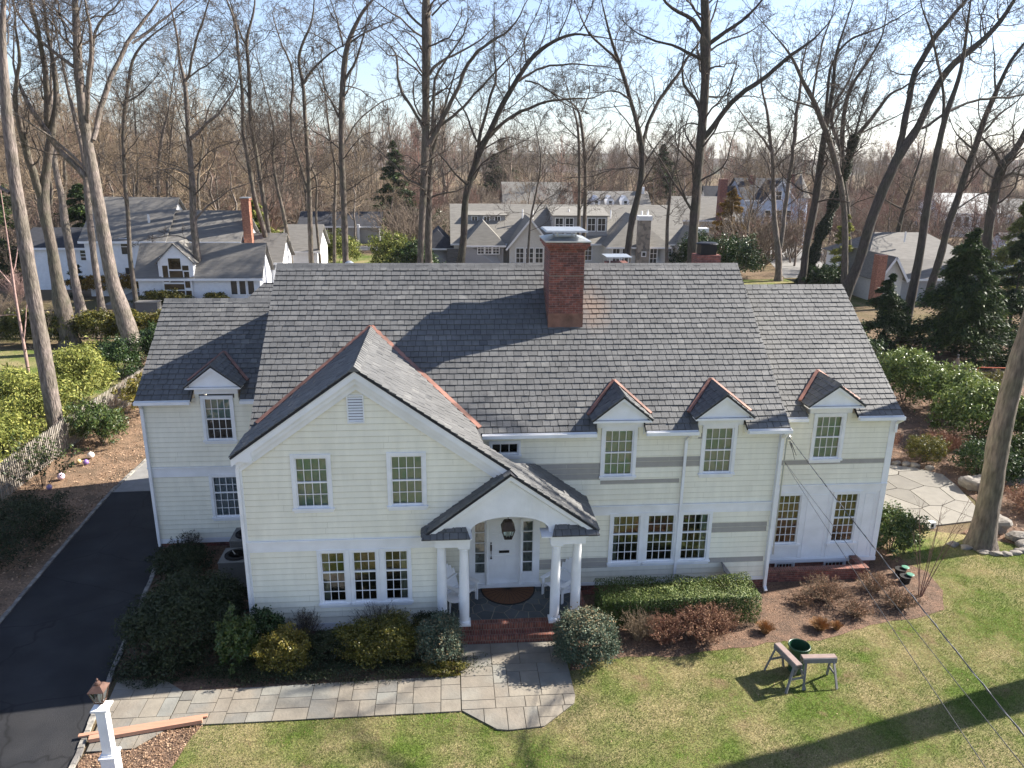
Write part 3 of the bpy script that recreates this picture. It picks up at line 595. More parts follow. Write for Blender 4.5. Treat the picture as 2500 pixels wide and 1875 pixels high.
# copper valleys and step flashings
m=MB()
def cv(a,b,w=.16): m.beam(Vector(a)+Vector((0,0,.03)),Vector(b)+Vector((0,0,.03)),w,.05)
for (a,b) in (((GX,yv(GX),GR(GX)+.03),(.36,yv(.36),GR(.36)+.05)),((GX,yv(GX),GR(GX)+.03),(-5.62,yv(-5.62),GR(-5.62)+.05))):
    m=MB(); cv(a,b); mk('copper_flashing',m,COPPER,MR)
DM=[((4.285,.82,6.235,5.57),ZR,-.33),((7.165,.83,6.245,5.59),ZR,-.33),((10.97,.86,6.12,5.50),ZW,.77),((-7.70,.84,6.22,5.57),ZL,3.36)]
for (cx,hw,za,ze),Z_,yf in DM:
    iz=lambda z:(z-(ZR(0) if Z_ is ZR else ZL(0) if Z_ is ZL else ZW(0)))/(.7525 if Z_ is ZR else LSL if Z_ is ZL else RSL)
    for s_ in(-1,1): 
        m2=MB(); m2.beam((cx,iz(za)+.02,za+.12),(cx+s_*(hw+.07),iz(ze)-.04,ze+.08),.10,.06); mk('copper_flashing',m2,COPPER,MR)
# dormers
for k,((cx,hw,za,ze),Z_,yf) in enumerate(DM):
    z0_=ZR(0) if Z_ is ZR else ZL(0) if Z_ is ZL else ZW(0); sp=.7525 if Z_ is ZR else LSL if Z_ is ZL else RSL; iz=lambda z:(z-z0_)/sp
    yw=yf+.33; hb=.66; m=MB()
    # face between casing and pediment, cheeks
    m.box(cx-hb,cx+hb,yw-.045,yw+.9,ze-.27,ze-.02)
    m.box(cx-hb,cx+hb,yw-.02,yw+.25,ze-.62,ze-.27) if False else None
    for s_ in(-1,1): m.box(min(cx+s_*hb,cx+s_*(hb-.12)),max(cx+s_*hb,cx+s_*(hb-.12)),yw-.03,yw+.5,ze-.62,ze-.27,1)
    # pediment: horizontal cornice, tympanum, raking cornices
    m.box(cx-hw+.02,cx+hw-.02,yf+.05,yw+.1,ze-.05,ze)
    m.box(cx-hw,cx+hw,yf,yf+.05,ze-.035,ze+.02)
    m.prism([(cx-hw+.1,ze+.02),(cx+hw-.1,ze+.02),(cx,za-.10)],yf+.09,yw+.1)
    for s_ in(-1,1):
        pts=[(cx+s_*hw,ze+.0),(cx+s_*hw,ze+.06),(cx,za+.0),(cx,za-.09)]
        m.prism(pts if s_<0 else pts[::-1],yf,yf+.06); 
        pts=[(cx+s_*(hw-.12),ze+.02),(cx+s_*(hw-.12),ze+.07),(cx,za-.07),(cx,za-.14)]
        m.prism(pts if s_<0 else pts[::-1],yf+.06,yf+.12)
        m.add([(cx,yf+.05,za-.02),(cx+s_*hw,yf+.05,ze+.04),(cx+s_*hw,yw+.1,ze+.04),(cx,yw+.1,za-.02)],[(0,1,2,3)])
    D=mk('dormer',m,[WHITE,CREAM],house)
    m=MB(); slp=(za-ze)/hw; cd=1/math.sqrt(1+slp**2)
    for s_ in(-1,1):
        O=(cx+s_*(hw+.03),0,ze-.03*slp+.06); s2=(hw+.03)/cd
        tiles(m,O,(0,1,0),(-s_*cd,0,slp*cd),[(yf-.02,0),(iz(ze)+.02,0),(iz(za)+.02,s2),(yf-.02,s2)],exp=.185)
        plane_slab(m,[(cx+s_*(hw+.03),yf-.02,ze-.03*slp+.055),(cx+s_*(hw+.03),iz(ze),ze-.03*slp+.055),(cx,iz(za),za+.055),(cx,yf-.02,za+.055)],.035,1)
    y=yf
    while y<iz(za)-.1: m.add([(cx-.09,y,za+.02),(cx-.09,y+.17,za+.02),(cx,y+.17,za+.125),(cx,y,za+.135),(cx+.09,y+.17,za+.02),(cx+.09,y,za+.025)],[(3,2,1,0),(5,4,2,3),(0,5,3)],0); y+=.165
    mk('dormer_roof',m,[SLATE,UNDER],D)
# chimney
m=MB(); m.box(2.56,3.60,2.72,4.02,6.9,9.87)
m.box(2.555,3.605,2.715,4.025,9.10,9.125,1)
for a,b,z0,z1 in((0,.045,9.87,9.93),(.045,.09,9.93,10.0),(.09,.135,10.0,10.11)): m.box(2.56-b,3.60+b,2.72-b,4.02+b,z0,z1)
CH=mk('chimney',m,[BRICK,MORTAR],MR)
m=MB(); m.box(2.40,3.76,2.56,4.18,10.11,10.145); m.add([(2.42,2.58,10.145),(3.74,2.58,10.145),(3.74,4.16,10.145),(2.42,4.16,10.145),(2.75,2.95,10.24),(3.41,2.95,10.24),(3.41,3.8,10.24),(2.75,3.8,10.24)],[(0,1,5,4),(1,2,6,5),(2,3,7,6),(3,0,4,7),(4,5,6,7)])
for x in(2.8,3.36):
    for y in(3.0,3.75): m.box(x-.02,x+.02,y-.02,y+.02,10.2,10.41)
m.box(2.44,3.66,2.70,4.05,10.41,10.43); m.add([(2.42,2.68,10.395),(3.68,2.68,10.395),(3.68,4.07,10.395),(2.42,4.07,10.395),(2.46,2.72,10.44),(3.64,2.72,10.44),(3.64,4.03,10.44),(2.46,4.03,10.44)],[(0,1,5,4),(1,2,6,5),(2,3,7,6),(3,0,4,7),(4,5,6,7)])
mk('chimney_cap',m,GALV,house)
m=MB(); m.box(2.548,3.612,2.708,2.72,7.35,7.98); 
for x0,x1 in((2.548,2.56),(3.60,3.612)):
    for i in range(6): y=2.72+i*.21; m.box(x0,x1,y,y+.205,ZR(y)-.05,ZR(y+.2)+.2)
mk('copper_apron',m,COPPER,house)
# stains of run-off right of the chimney are left to the tiles; second chimney and vent at the rear
m=MB(); m.box(5.5,6.3,8.2,9.0,7.3,8.72); mk('rear_chimney',m,BRICK,house); 
m=MB()
for x in(5.55,6.25):
    for y in(8.25,8.95): m.box(x-.02,x+.02,y-.02,y+.02,8.7,8.94)
m.box(5.4,6.36,8.1,9.1,8.94,8.97)
mk('rear_chimney_cap',m,GALV,house)
m=MB(); m.box(8.85,9.75,8.2,8.9,7.0,9.02); mk('rear_chimney',m,BRICK,house,label='rear brick chimney with a black metal cap')
m=MB(); m.box(9.0,9.6,8.3,8.8,9.02,9.4); m.lathe([(.42,9.4),(.40,9.44),(.3,9.47)],(9.3,8.55,0),20,sx=1,sy=.75); mk('rear_chimney_cap',m,BLACKM,house)
m=MB(); m.tube([(-3.69,6.0,7.9),(-3.69,6.0,8.95)],.10,12); m.lathe([(.14,8.95),(.15,9.0),(.14,9.06),(.05,9.12)],(-3.69,6.0,0),14); m.lathe([(.12,8.88),(.12,8.93)],(-3.69,6.0,0),14); mk('vent_pipe',m,GALV,house)
# gutters and downspouts
def gutter(x0,x1,y,z):
    m=MB(); m.box(x0,x1,y-.11,y-.1,z-.09,z+.01); m.box(x0,x1,y-.10,y,z-.09,z-.08); m.box(x0,x0+.01,y-.1,y,z-.08,z+.01); m.box(x1-.01,x1,y-.1,y,z-.08,z+.01); m.box(x0,x1,y,y+.03,z-.12,z+.03)
    mk('gutter',m,WHITE,house)
gutter(.42,3.58,-.27,5.24);gutter(4.98,6.45,-.27,5.24);gutter(7.88,9.14,-.27,5.24)
gutter(-10.1,-8.44,3.42,5.15);gutter(-6.93,-5.9,3.42,5.15);gutter(9.16,10.13,.83,5.17);gutter(11.72,13.14,.83,5.17)
def spout(pts,w=.075):
    m=MB(); 
    for a,b in zip(pts,pts[1:]): m.beam(a,b,w,w*.8,up=(0,1,0))
    mk('downspout',m,WHITE,house)
spout([(6.22,-.32,5.14),(6.22,-.1,4.95),(6.20,-.08,4.9),(6.16,-.08,.35)])
spout([(8.98,-.32,5.14),(8.98,-.12,4.95),(8.97,-.12,.15),(8.97,-.25,.05)],.09)
spout([(-9.95,3.37,5.06),(-9.98,3.6,4.88),(-9.99,3.6,.1)])
spout([(-5.72,-1.66,5.15),(-5.76,-1.63,4.95),(-5.76,-1.63,.2)])
spout([(13.1,.78,5.08),(13.05,1.0,4.9),(13.05,1.0,4.6)])
m=MB(); m.tube([(9.12,-.10,1.2),(9.12,-.10,4.9),(9.12,-.2,5.02)],.022,8); m.lathe([(.03,0),(.05,.03),(.045,.1),(.01,.13)],(9.1,-.26,4.93),10); mk('service_mast',m,GALV,house)
# porch ---------------------------------------------------------
m=MB(); m.slab([(-.80,-1.72),(3.15,-1.72),(3.15,0),(-.80,0)],.30,.412)
mk('porch_floor',m,MORTAR,house)
def clip_poly(poly,a,b,c):
    """keep the side a*x+b*y<=c"""
    out=[]
    for i in range(len(poly)):
        p,q=poly[i],poly[(i+1)%len(poly)]; dp=a*p[0]+b*p[1]-c; dq=a*q[0]+b*q[1]-c
        if dp<=0: out.append(p)
        if dp*dq<0: t=dp/(dp-dq); out.append((p[0]+(q[0]-p[0])*t,p[1]+(q[1]-p[1])*t))
    return out
def inset(poly,g):
    n=len(poly); cx=sum(p[0] for p in poly)/n; cy=sum(p[1] for p in poly)/n; P=list(poly)
    A=sum(poly[i][0]*poly[(i+1)%n][1]-poly[(i+1)%n][0]*poly[i][1] for i in range(n))
    if A<0: poly=poly[::-1]; P=list(poly)
    for i in range(n):
        p,q=poly[i],poly[(i+1)%n]; dx,dy=q[0]-p[0],q[1]-p[1]; L=math.hypot(dx,dy)
        if L<1e-6: continue
        nx,ny=dy/L,-dx/L; P=clip_poly(P,nx,ny,nx*p[0]+ny*p[1]-g)
        if len(P)<3: return []
    return P
def voronoi(mb,region,n,z0,z1,gap,seed,m=0,jit=1):
    R=random.Random(seed); xs=[p[0] for p in region]; ys=[p[1] for p in region]
    W,H=max(xs)-min(xs),max(ys)-min(ys); nx=max(1,round(math.sqrt(n*W/H))); ny=max(1,round(n/nx)); S=[]
    for i in range(nx):
        for j in range(ny): S.append((min(xs)+(i+.5+R.uniform(-.42,.42)*jit+(.25 if j%2 else -.25))*W/nx,min(ys)+(j+.5+R.uniform(-.35,.35)*jit)*H/ny))
    for i,s in enumerate(S):
        P=list(region)
        for j,t in enumerate(S):
            if i==j: continue
            a,b=t[0]-s[0],t[1]-s[1]; c=(t[0]**2+t[1]**2-s[0]**2-s[1]**2)/2; P=clip_poly(P,a,b,c)
            if len(P)<3: break
        if len(P)>=3:
            P=inset(P,gap)
            if len(P)>=3: mb.slab(P,z0,z1+R.uniform(0,.004),m,R.random())
m=MB(); voronoi(m,[(-.78,-1.70),(3.13,-1.70),(3.13,-.02),(-.78,-.02)],52,.40,.416,.012,3); mk('porch_paving',m,FLAGDARK,house)
m=MB()
m.box(-.30,2.55,-1.96,-1.722,.19,.425); m.box(-.32,2.6,-2.20,-1.963,-.05,.215); m.box(2.55,3.3,-1.74,-.02,-.05,.405); m.box(-.8,-.30,-1.75,-1.56,-.05,.40); m.box(2.55,3.3,-1.86,-1.742,-.05,.40)
mk('brick_steps',m,BRICKTOP,house)
# columns
for x,y in((-.13,-1.84),(2.31,-1.84),(-.72,-1.66),(2.90,-1.66)):
    m=MB(); c=(x,y,0)
    m.box(x-.165,x+.165,y-.165,y+.165,.425,.485)
    m.lathe([(.155,.485),(.165,.51),(.155,.54),(.13,.555),(.132,.62),(.135,1.2),(.13,1.9),(.113,2.63),(.125,2.645),(.125,2.665),(.113,2.68),(.113,2.71),(.15,2.745)],c,28); m.box(x-.155,x+.155,y-.155,y+.155,2.745,2.80)
    mk('column',m,WHITE,house,smooth=False)
for x0,x1 in((-.88,.03),(2.13,3.06)):
    m=MB(); m.box(x0,x1,-2.0,-1.5,2.80,3.02); m.box(x0-.05,x1+.03,-2.05,-1.5,3.02,3.09); m.box(x0,x0+.25,-1.5,-.0,2.80,3.05); m.box(x1-.25,x1,-1.5,-.0,2.80,3.05)
    m.box(x0-.25,x1+.05,-2.10,-1.6,3.05,3.085); mk('entablature',m,WHITE,house)
# gable front with arch
m=MB(); ax0,ax1,az,ar=.04,2.10,3.14,.42; N_=24; cxa=(ax0+ax1)/2; hwid=(ax1-ax0)/2
arch=[(cxa+hwid*math.cos(math.pi*(1-i/N_)),az+ar*math.sin(math.pi*(1-i/N_))**.9) for i in range(N_+1)]
Rt=lambda x:(ZP(x) if x<PX else GR(x))-.16
def topz(x): return Rt(x)
def strip(y,d=False):
    vs=[];xs=[-.95]+[p[0] for p in arch]+[3.18]; low=[3.06]+[p[1] for p in arch]+[3.06]
    xs=[-1.05,ax0-.001]+[p[0] for p in arch]+[ax1+.001,3.2]; low=[3.05,3.05]+[p[1] for p in arch]+[3.05,3.05]
    return [(x,y,l) for x,l in zip(xs,low)],[(x,y,max(topz(x),l)) for x,l in zip(xs,low)]
A0,A1=strip(-1.86); B0,B1=strip(-1.72); n=len(A0); 
m.add(A0+A1,[(i,i+1,n+i+1,n+i) for i in range(n-1)]); m.add(B0+B1,[(n+i,n+i+1,i+1,i) for i in range(n-1)])
m.add(A0+B0,[(n+i,n+i+1,i+1,i) for i in range(n-1)])
for i in range(34):    # beadboard battens
    x=-.55+i*.1
    lo=3.1
    for (xa,za_),(xb,zb_) in zip(arch,arch[1:]):
        if xa<=x<=xb: lo=max(za_,zb_)+.05
    hi=topz(x)-.28
    if hi>lo+.05: m.box(x-.003,x+.003,-1.866,-1.86,lo,hi)
mk('porch_gable',m,WHITE,house)
m=MB()
rake(m,-1.24,ZP(-1.24),PX,ZP(PX),-2.0,-1.96,.13,.045); rake(m,PX,GR(PX),3.42,GR(3.42),-2.0,-1.96,.13,.045)
rake(m,-1.1,ZP(-1.1),PX,ZP(PX),-1.96,-1.87,.10,.12); rake(m,PX,GR(PX),3.25,GR(3.25),-1.96,-1.87,.10,.12)
rake(m,-.9,ZP(-.9),PX,ZP(PX),-1.885,-1.86,.14,.26); rake(m,PX,GR(PX),3.05,GR(3.05),-1.885,-1.86,.14,.26)
m.box(-.10,2.2,-1.71,-.01,3.62,3.65); m.box(-.84,-.10,-1.71,-.01,3.32,3.36); m.box(2.2,3.05,-1.71,-.01,3.32,3.36); m.box(3.02,3.06,-1.7,-.02,3.06,3.3)
mk('porch_cornice',m,WHITE,house)
# door surround, sidelights, door
m=MB()
for x0,x1,d in((.05,.21,.05),(.52,.62,.07),(1.50,1.60,.07),(1.91,2.10,.05)): m.box(x0,x1,-d,.06,.5,2.72)
m.box(.05,2.10,-.06,.06,2.52,2.80)
for x0,x1 in((.21,.52),(1.60,1.91)): m.box(x0,x1,-.03,.06,.5,.84)
m.box(.0,2.15,-.16,.02,.416,.50)
for x in (.57,1.55): m.lathe([(.035,.5),(.035,2.6)],(x,-.08,0),10)
mk('door_surround',m,WHITE,house)
for x0,x1 in((.21,.52),(1.60,1.91)):
    m=MB()
    for i in range(6): z=.84+i*.33; m.box(x0,x1,-.02,.02,z-.010,z+.010)
    m.box(x0,x0+.02,-.022,.02,.84,2.5);m.box(x1-.02,x1,-.022,.02,.84,2.5)
    s=mk('sidelight',m,WHITE,house); g=MB(); g.add([(x0,.0,.84),(x1,.0,.84),(x1,.0,2.5),(x0,.0,2.5)],[(0,1,2,3)]); mk('pane',g,GLASS,s)
    g=MB(); g.add([(x0,.05,.84),(x1,.05,.84),(x1,.05,2.5),(x0,.05,2.5)],[(0,1,2,3)]); mk('lace_curtain',g,mat('lace',(.19,.20,.19),.9,noise=.5,scale=14,stretch=(1,1,.6)),s)
m=MB(); m.box(.62,1.50,-.0,.05,.5,2.52)
for x0,x1 in((.70,1.01),(1.11,1.42)):
    for z0,z1 in((.62,1.40),(1.58,2.02),(2.10,2.34)):
        for a,b_,c,d in((x0,x1,z0,z0+.015),(x0,x1,z1-.015,z1),(x0,x0+.015,z0+.015,z1-.015),(x1-.015,x1,z0+.015,z1-.015)): m.box(a,b_,-.012,.0,c,d)
DR=mk('front_door',m,WHITE,house)
m=MB(); m.box(.665,.715,-.02,0,1.56,1.76); m.tube([(.69,-.02,1.56),(.69,-.06,1.5),(.69,-.06,1.4),(.69,-.02,1.36)],.012,8); m.lathe([(.0,0),(.02,.0),(.02,.03),(0,.03)],(.69,-.02,1.80),10); m.lathe([(0,0),(.028,.01),(.03,.04),(0,.07)],(.69,-.045,1.31),10); mk('door_handle',m,BRONZE,DR)
m=MB(); m.box(.92,1.22,-.012,0,1.48,1.56); m.box(.94,1.20,-.018,-.012,1.495,1.545,1); mk('letter_slot',m,[BRONZE,RUBBER],DR)
# splash guard near the hedge
m=MB(); m.beam((7.55,-.25,.95),(8.0,-.35,.35),.5,.03); mk('cellar_hatch',m,GREYWOOD,house)
# ---------------------------------------------------------------- porch things
t=thing('porch_lantern','dark bronze glass lantern hanging under the porch arch','lantern',(1.075,-1.2,2.61))
m=MB(); c=(1.075,-1.2,0)
def frust(mb,c,z0,w0,z1,w1,m=0):
    x,y,_=c; mb.add([(x-w0,y-w0,z0),(x+w0,y-w0,z0),(x+w0,y+w0,z0),(x-w0,y+w0,z0),(x-w1,y-w1,z1),(x+w1,y-w1,z1),(x+w1,y+w1,z1),(x-w1,y+w1,z1)],[(0,3,2,1),(4,5,6,7),(0,1,5,4),(1,2,6,5),(2,3,7,6),(3,0,4,7)],m)
frust(m,c,2.60,.10,2.62,.10); frust(m,c,2.88,.175,2.92,.185); frust(m,c,2.92,.185,3.12,.10); frust(m,c,3.12,.05,3.15,.05); m.tube([(1.075,-1.2,3.15),(1.075,-1.2,3.33)],.012,6)
for sx in(-1,1):
    for sy in(-1,1): m.beam((1.075+sx*.095,-1.2+sy*.095,2.62),(1.075+sx*.17,-1.2+sy*.17,2.89),.018,.018)
mk('lantern_frame',m,BRONZE,t)
m=MB(); x,y=1.075,-1.2; a,b_=.09,.163; m.add([(x-a,y-a,2.62),(x+a,y-a,2.62),(x+a,y+a,2.62),(x-a,y+a,2.62),(x-b_,y-b_,2.88),(x+b_,y-b_,2.88),(x+b_,y+b_,2.88),(x-b_,y+b_,2.88)],[(0,1,5,4),(1,2,6,5),(2,3,7,6),(3,0,4,7)]); mk('lantern_glass',m,GLASS,t)
m=MB()
for dx,dy in((-.04,0),(.04,0),(0,.04)): m.tube([(x+dx,y+dy,2.63),(x+dx,y+dy,2.76)],.014,8)
mk('candle_cluster',m,WHITE,t)
m=MB(); N_=40
pts=[(1.17+.80*math.cos(math.pi+math.pi*i/N_),-.17+.88*math.sin(math.pi+math.pi*i/N_)) for i in range(N_+1)]
m.slab(pts,.42,.437,1); m.slab([(1.17+(x_-1.17)*.95,-.19+(y_+.17)*.94) for x_,y_ in pts],.437,.443,0)
for i in range(1,14):
    a=math.pi+math.pi*i/14; m.beam((1.17,-.2,.445),(1.17+.74*math.cos(a),-.2+.8*math.sin(a),.445),.008,.006,m=1)
tag(mk('door_mat',m,[MATC,RUBBER]),'half round brown coir mat lying before the front door','mat')
def adirondack(name,label,loc,rot):
    t=thing(name,label,'chair',(0,0,0),'white adirondack chairs on the porch',world=False)
    # faces -Y locally: seat front at y=-.28
    m=MB()
    for i in range(7): y=-.30+i*.085; z=.37-(i*.085)*.28; m.box(-.27,.27,y,y+.072,z-.02,z)
    mk('seat',m,WHITE,t)
    m=MB()
    for i in range(7):
        x=-.24+i*.08; h=.80-.024*abs(i-3)**2; w=.042
        b0=Vector((x*.85,.27,.20)); b1=Vector((x*1.12,.27+h*.42,.20+h*.93)); m.beam(b0,b1,w*2,.02,up=(0,-1,.4))
    m.beam((-.3,.40,.58),(.3,.40,.58),.03,.06); m.beam((-.25,.30,.28),(.25,.30,.28),.03,.06)
    mk('backrest',m,WHITE,t)
    for s_ in(-1,1):
        m=MB(); x=s_*.36; m.add([(x-.06,-.38,.55),(x+.07,-.38,.55),(x+.09,-.2,.55),(x+.04,.42,.55),(x-.03,.42,.55),(x-.06,-.2,.55)]+[(x-.06,-.38,.572),(x+.07,-.38,.572),(x+.09,-.2,.572),(x+.04,.42,.572),(x-.03,.42,.572),(x-.06,-.2,.572)],[(5,4,3,2,1,0),(6,7,8,9,10,11)]+[(i,(i+1)%6,(i+1)%6+6,i+6) for i in range(6)])
        mk('armrest',m,WHITE,t)
        m=MB(); m.box(x-.0125,x+.0125,-.34,-.25,0,.55); m.beam((x,-.3,.42),(x+.05*s_,-.3,.55),.02,.06); mk('leg',m,WHITE,t)
        m=MB(); m.beam((s_*.29,-.32,.34),(s_*.29,.62,.05),.022,.11); mk('leg',m,WHITE,t)
    t.location=loc; t.rotation_euler=(0,0,rot); return t
adirondack('adirondack_chair','white adirondack chair by the left porch columns, next to the side table',(-.22,-.75,.418),math.radians(48))
adirondack('adirondack_chair','white adirondack chair behind the right porch columns',(2.62,-.62,.418),math.radians(-48))
t=thing('side_table','small round white slatted side table before the left porch chair','table',(-.38,-1.28,.418))
m=MB(); m.lathe([(.22,.83),(.23,.845),(.22,.86)],(-.38,-1.28,0),24); mk('table_top',m,WHITE,t)
for sx,sy in((-1,-1),(1,-1),(1,1),(-1,1)): m=MB(); m.beam((-.38+sx*.12,-1.28+sy*.12,.83),(-.38+sx*.15,-1.28+sy*.15,.42),.035,.035); mk('leg',m,WHITE,t)
# ---------------------------------------------------------------- ground, paving, beds
def wob(poly,amp=.07,step=.3,keep=()):
    out=[]; R=random.Random(len(poly)*7+1)
    for i in range(len(poly)):
        a,b=poly[i],poly[(i+1)%len(poly)]; L=math.dist(a,b); n=max(1,int(L/step)) if L<14 else 1
        for k in range(n):
            t=k/n; j=amp if k else 0; out.append((a[0]+(b[0]-a[0])*t+R.uniform(-j,j),a[1]+(b[1]-a[1])*t+R.uniform(-j,j)))
    return out
BED_R=wob([(2.6,-.5),(2.55,-1.9),(2.50,-3.45),(3.48,-3.06),(4.11,-2.97),(5.48,-3.07),(6.6,-2.88),(8.28,-2.66),(9.5,-2.67),(11.24,-2.07),(12.65,-1.87),(13.84,-1.48),(14.42,-.53),(14.65,.54),(14.3,1.1),(13.6,3.2),(13.0,4.5),(9.05,1.2)])
BED_L=wob([(-8.45,-5.5),(-8.3,-9),(-7.0,-9),(-6.6,-7),(-6.38,-5.5),(-6.17,-4.78),(-7.08,-4.9),(-7.5,-5.4)],.05)
m=MB(); m.sheet([(-900,-300),(900,-300),(900,1500),(-900,1500)],-.03); struct('ground',m,YARD)
LAWNP=[(-8.6,-45),(70,-45),(70,2.2),(19.5,2.2),(16.5,3.2),(15.5,3.4),(13.2,1.0),(2.3,-1),(-.2,-4.5),(-6.0,-4.6),(-8.0,-5.6)]
m=MB(); m.sheet(LAWNP,-.014); struct('lawn',m,LAWN)
m=MB(); m.sheet([(-60,12),(-17.6,12),(-17.6,31.0),(-60,31.0)],-.014); struct('side_lawn',m,LAWN)
m=MB(); m.sheet([(-13.0,-30),(-12.9,-.3),(-13.15,3.7),(-13.4,8.2),(-13.4,12),(-9.5,12),(-9.5,30),(-20,30),(-17.3,14),(-17.3,-30)],-.006); struct('leaf_litter_bed',m,LEAFLIT)
m=MB(); m.sheet([(-9.95,3.8),(-5.5,3.8),(-5.5,-1.5),(-.3,-1.7),(-.24,-3.55),(-7.0,-3.6),(-7.6,-3.1),(-8.85,-3.0),(-9.1,-1.3),(-9.65,1.8)],-.004)
m.sheet(BED_L,-.004)
m.sheet(BED_R,-.004)
m.sheet([(17.4,3.0),(19.3,1.7),(26,1.9),(40,4),(44,30),(16,30),(13.4,9.5),(18.1,8.9),(19.9,7.9),(19.7,5.5),(18.6,3.7)],-.004)
struct('mulch_bed',m,MULCH)
DRV=[(-7.0,-30),(-8.25,-9),(-8.57,-5.57),(-8.77,-4.32),(-8.90,-3.23),(-9.03,-2.45),(-9.18,-1.26),(-9.62,1.76),(-9.77,2.8),(-9.99,3.95),(-9.99,8.3),(-13.38,8.2),(-13.18,3.7),(-12.93,-.33),(-12.6,-5),(-11.6,-14),(-11,-30)]
m=MB(); m.sheet(DRV,.0); struct('driveway',m,ASPHALT)
m=MB(); m.sheet([(-9.99,8.3),(-13.38,8.2),(-13.2,11.5),(-11.5,15.5),(-9.99,15.5)],.004); struct('paved_apron',m,PALEPAVE)
m=MB()
def kerb(pts):
    for a,b in zip(pts,pts[1:]):
        a=Vector((*a,0));b=Vector((*b,0)); L=(b-a).length; n=max(1,int(L/.24)); d=(b-a)/n
        for i in range(n):
            p=a+d*i+Vector((random.uniform(-.008,.008),random.uniform(-.008,.008),0)); q=p+d*.95; h=random.uniform(.03,.055); m.beam(p+Vector((0,0,h/2-.01)),q+Vector((0,0,h/2-.01)),random.uniform(.10,.125),h+.02,r=random.random())
kerb([(-11.5,-16),(-12.62,-5),(-12.95,-.33),(-13.2,3.7),(-13.4,8.2),(-13.25,11.5)]); kerb([(-8.35,-9),(-8.57,-5.57),(-8.77,-4.32),(-8.9,-3.23),(-9.03,-2.45),(-9.18,-1.26),(-9.62,1.76),(-9.77,2.8)])
struct('granite_kerb',m,COBBLE)
# bluestone walk
def guillotine(x0,x1,y0,y1,R,out,mn=.30):
    w_,h_=x1-x0,y1-y0
    if (w_>.92 or h_>.8 or (w_*h_>.42 and R.random()<.85)) and (w_>2*mn or h_>2*mn):
        if (w_>h_ and w_>2*mn) or h_<=2*mn: c=R.uniform(x0+mn,x1-mn); guillotine(x0,c,y0,y1,R,out);guillotine(c,x1,y0,y1,R,out)
        else: c=R.uniform(y0+mn,y1-mn); guillotine(x0,x1,y0,c,R,out);guillotine(x0,x1,c,y1,R,out)
    else: out.append((x0,x1,y0,y1))
m=MB(); base=MB()
def flags(region,seed):
    R=random.Random(seed); out=[]; xs=[p[0] for p in region];ys=[p[1] for p in region]; guillotine(min(xs),max(xs),min(ys),max(ys),R,out)
    A=sum(region[i][0]*region[(i+1)%len(region)][1]-region[(i+1)%len(region)][0]*region[i][1] for i in range(len(region)))
    rg=region if A>0 else region[::-1]
    for x0,x1,y0,y1 in out:
        P=[(x0+.008,y0+.008),(x1-.008,y0+.008),(x1-.008,y1-.008),(x0+.008,y1-.008)]
        for i in range(len(rg)):
            p,q=rg[i],rg[(i+1)%len(rg)]; dx,dy=q[0]-p[0],q[1]-p[1]; L=math.hypot(dx,dy); P=clip_poly(P,dy/L,-dx/L,(dy*p[0]-dx*p[1])/L)
            if len(P)<3: break
        if len(P)>=3: m.slab(P,-.02,.022+R.uniform(0,.008),0,R.random())
    base.slab(rg,-.03,.008)
flags([(-8.72,-3.05),(-7.6,-3.12),(-6.99,-3.58),(-7.0,-4.93),(-7.45,-5.42),(-8.44,-5.45)],2)
flags([(-6.98,-4.78),(-.28,-4.75),(-.28,-3.48),(-6.98,-3.6)],9)
flags([(-.27,-4.72),(.52,-5.40),(.80,-5.45),(1.60,-5.38),(2.42,-4.66),(2.49,-4.40),(2.47,-2.24),(-.27,-2.22)],21)
struct('stone_path',m,FLAG)
struct('path_joints',base,mat('joint_sand',(.085,.075,.055),.95))
m=MB(); voronoi(m,[(14.1,9.6),(13.9,8.5),(15.0,5.9),(15.9,4.5),(16.4,3.75),(16.9,3.55),(18.43,3.79),(19.3,4.9),(19.79,6.68),(19.94,7.91),(19.14,8.69),(18.1,9.1)][::-1],22,-.02,.03,.018,5,jit=.6); struct('stone_patio',m,PATIOST)
m=MB(); m.beam((15.75,4.5,.03),(13.6,8.9,.03),.12,.1); tag(mk('timber_edging',m,GREYWOOD),'grey timber edging along the left side of the flagstone patio','edging')
# far street and drives
m=MB(); m.sheet([(-80,84),(15,84),(15,89),(-80,89)],-.02); m.sheet([(-1,68),(3,68),(3,84),(-3,84)],-.018); m.sheet([(36,60),(46,60),(60,88),(44,88)],-.02); struct('far_road',m,PALEPAVE)
m=MB(); m.sheet([(-14,90),(12,90),(12,106),(-14,106)],-.014); m.sheet([(-16,60),(-6,60),(-6,80),(-16,80)],-.014); m.sheet([(35,44),(44,44),(40,58),(33,56)],-.014); m.sheet([(28,52),(36,52),(36,59),(28,59)],-.014); struct('far_lawn',m,LAWN)
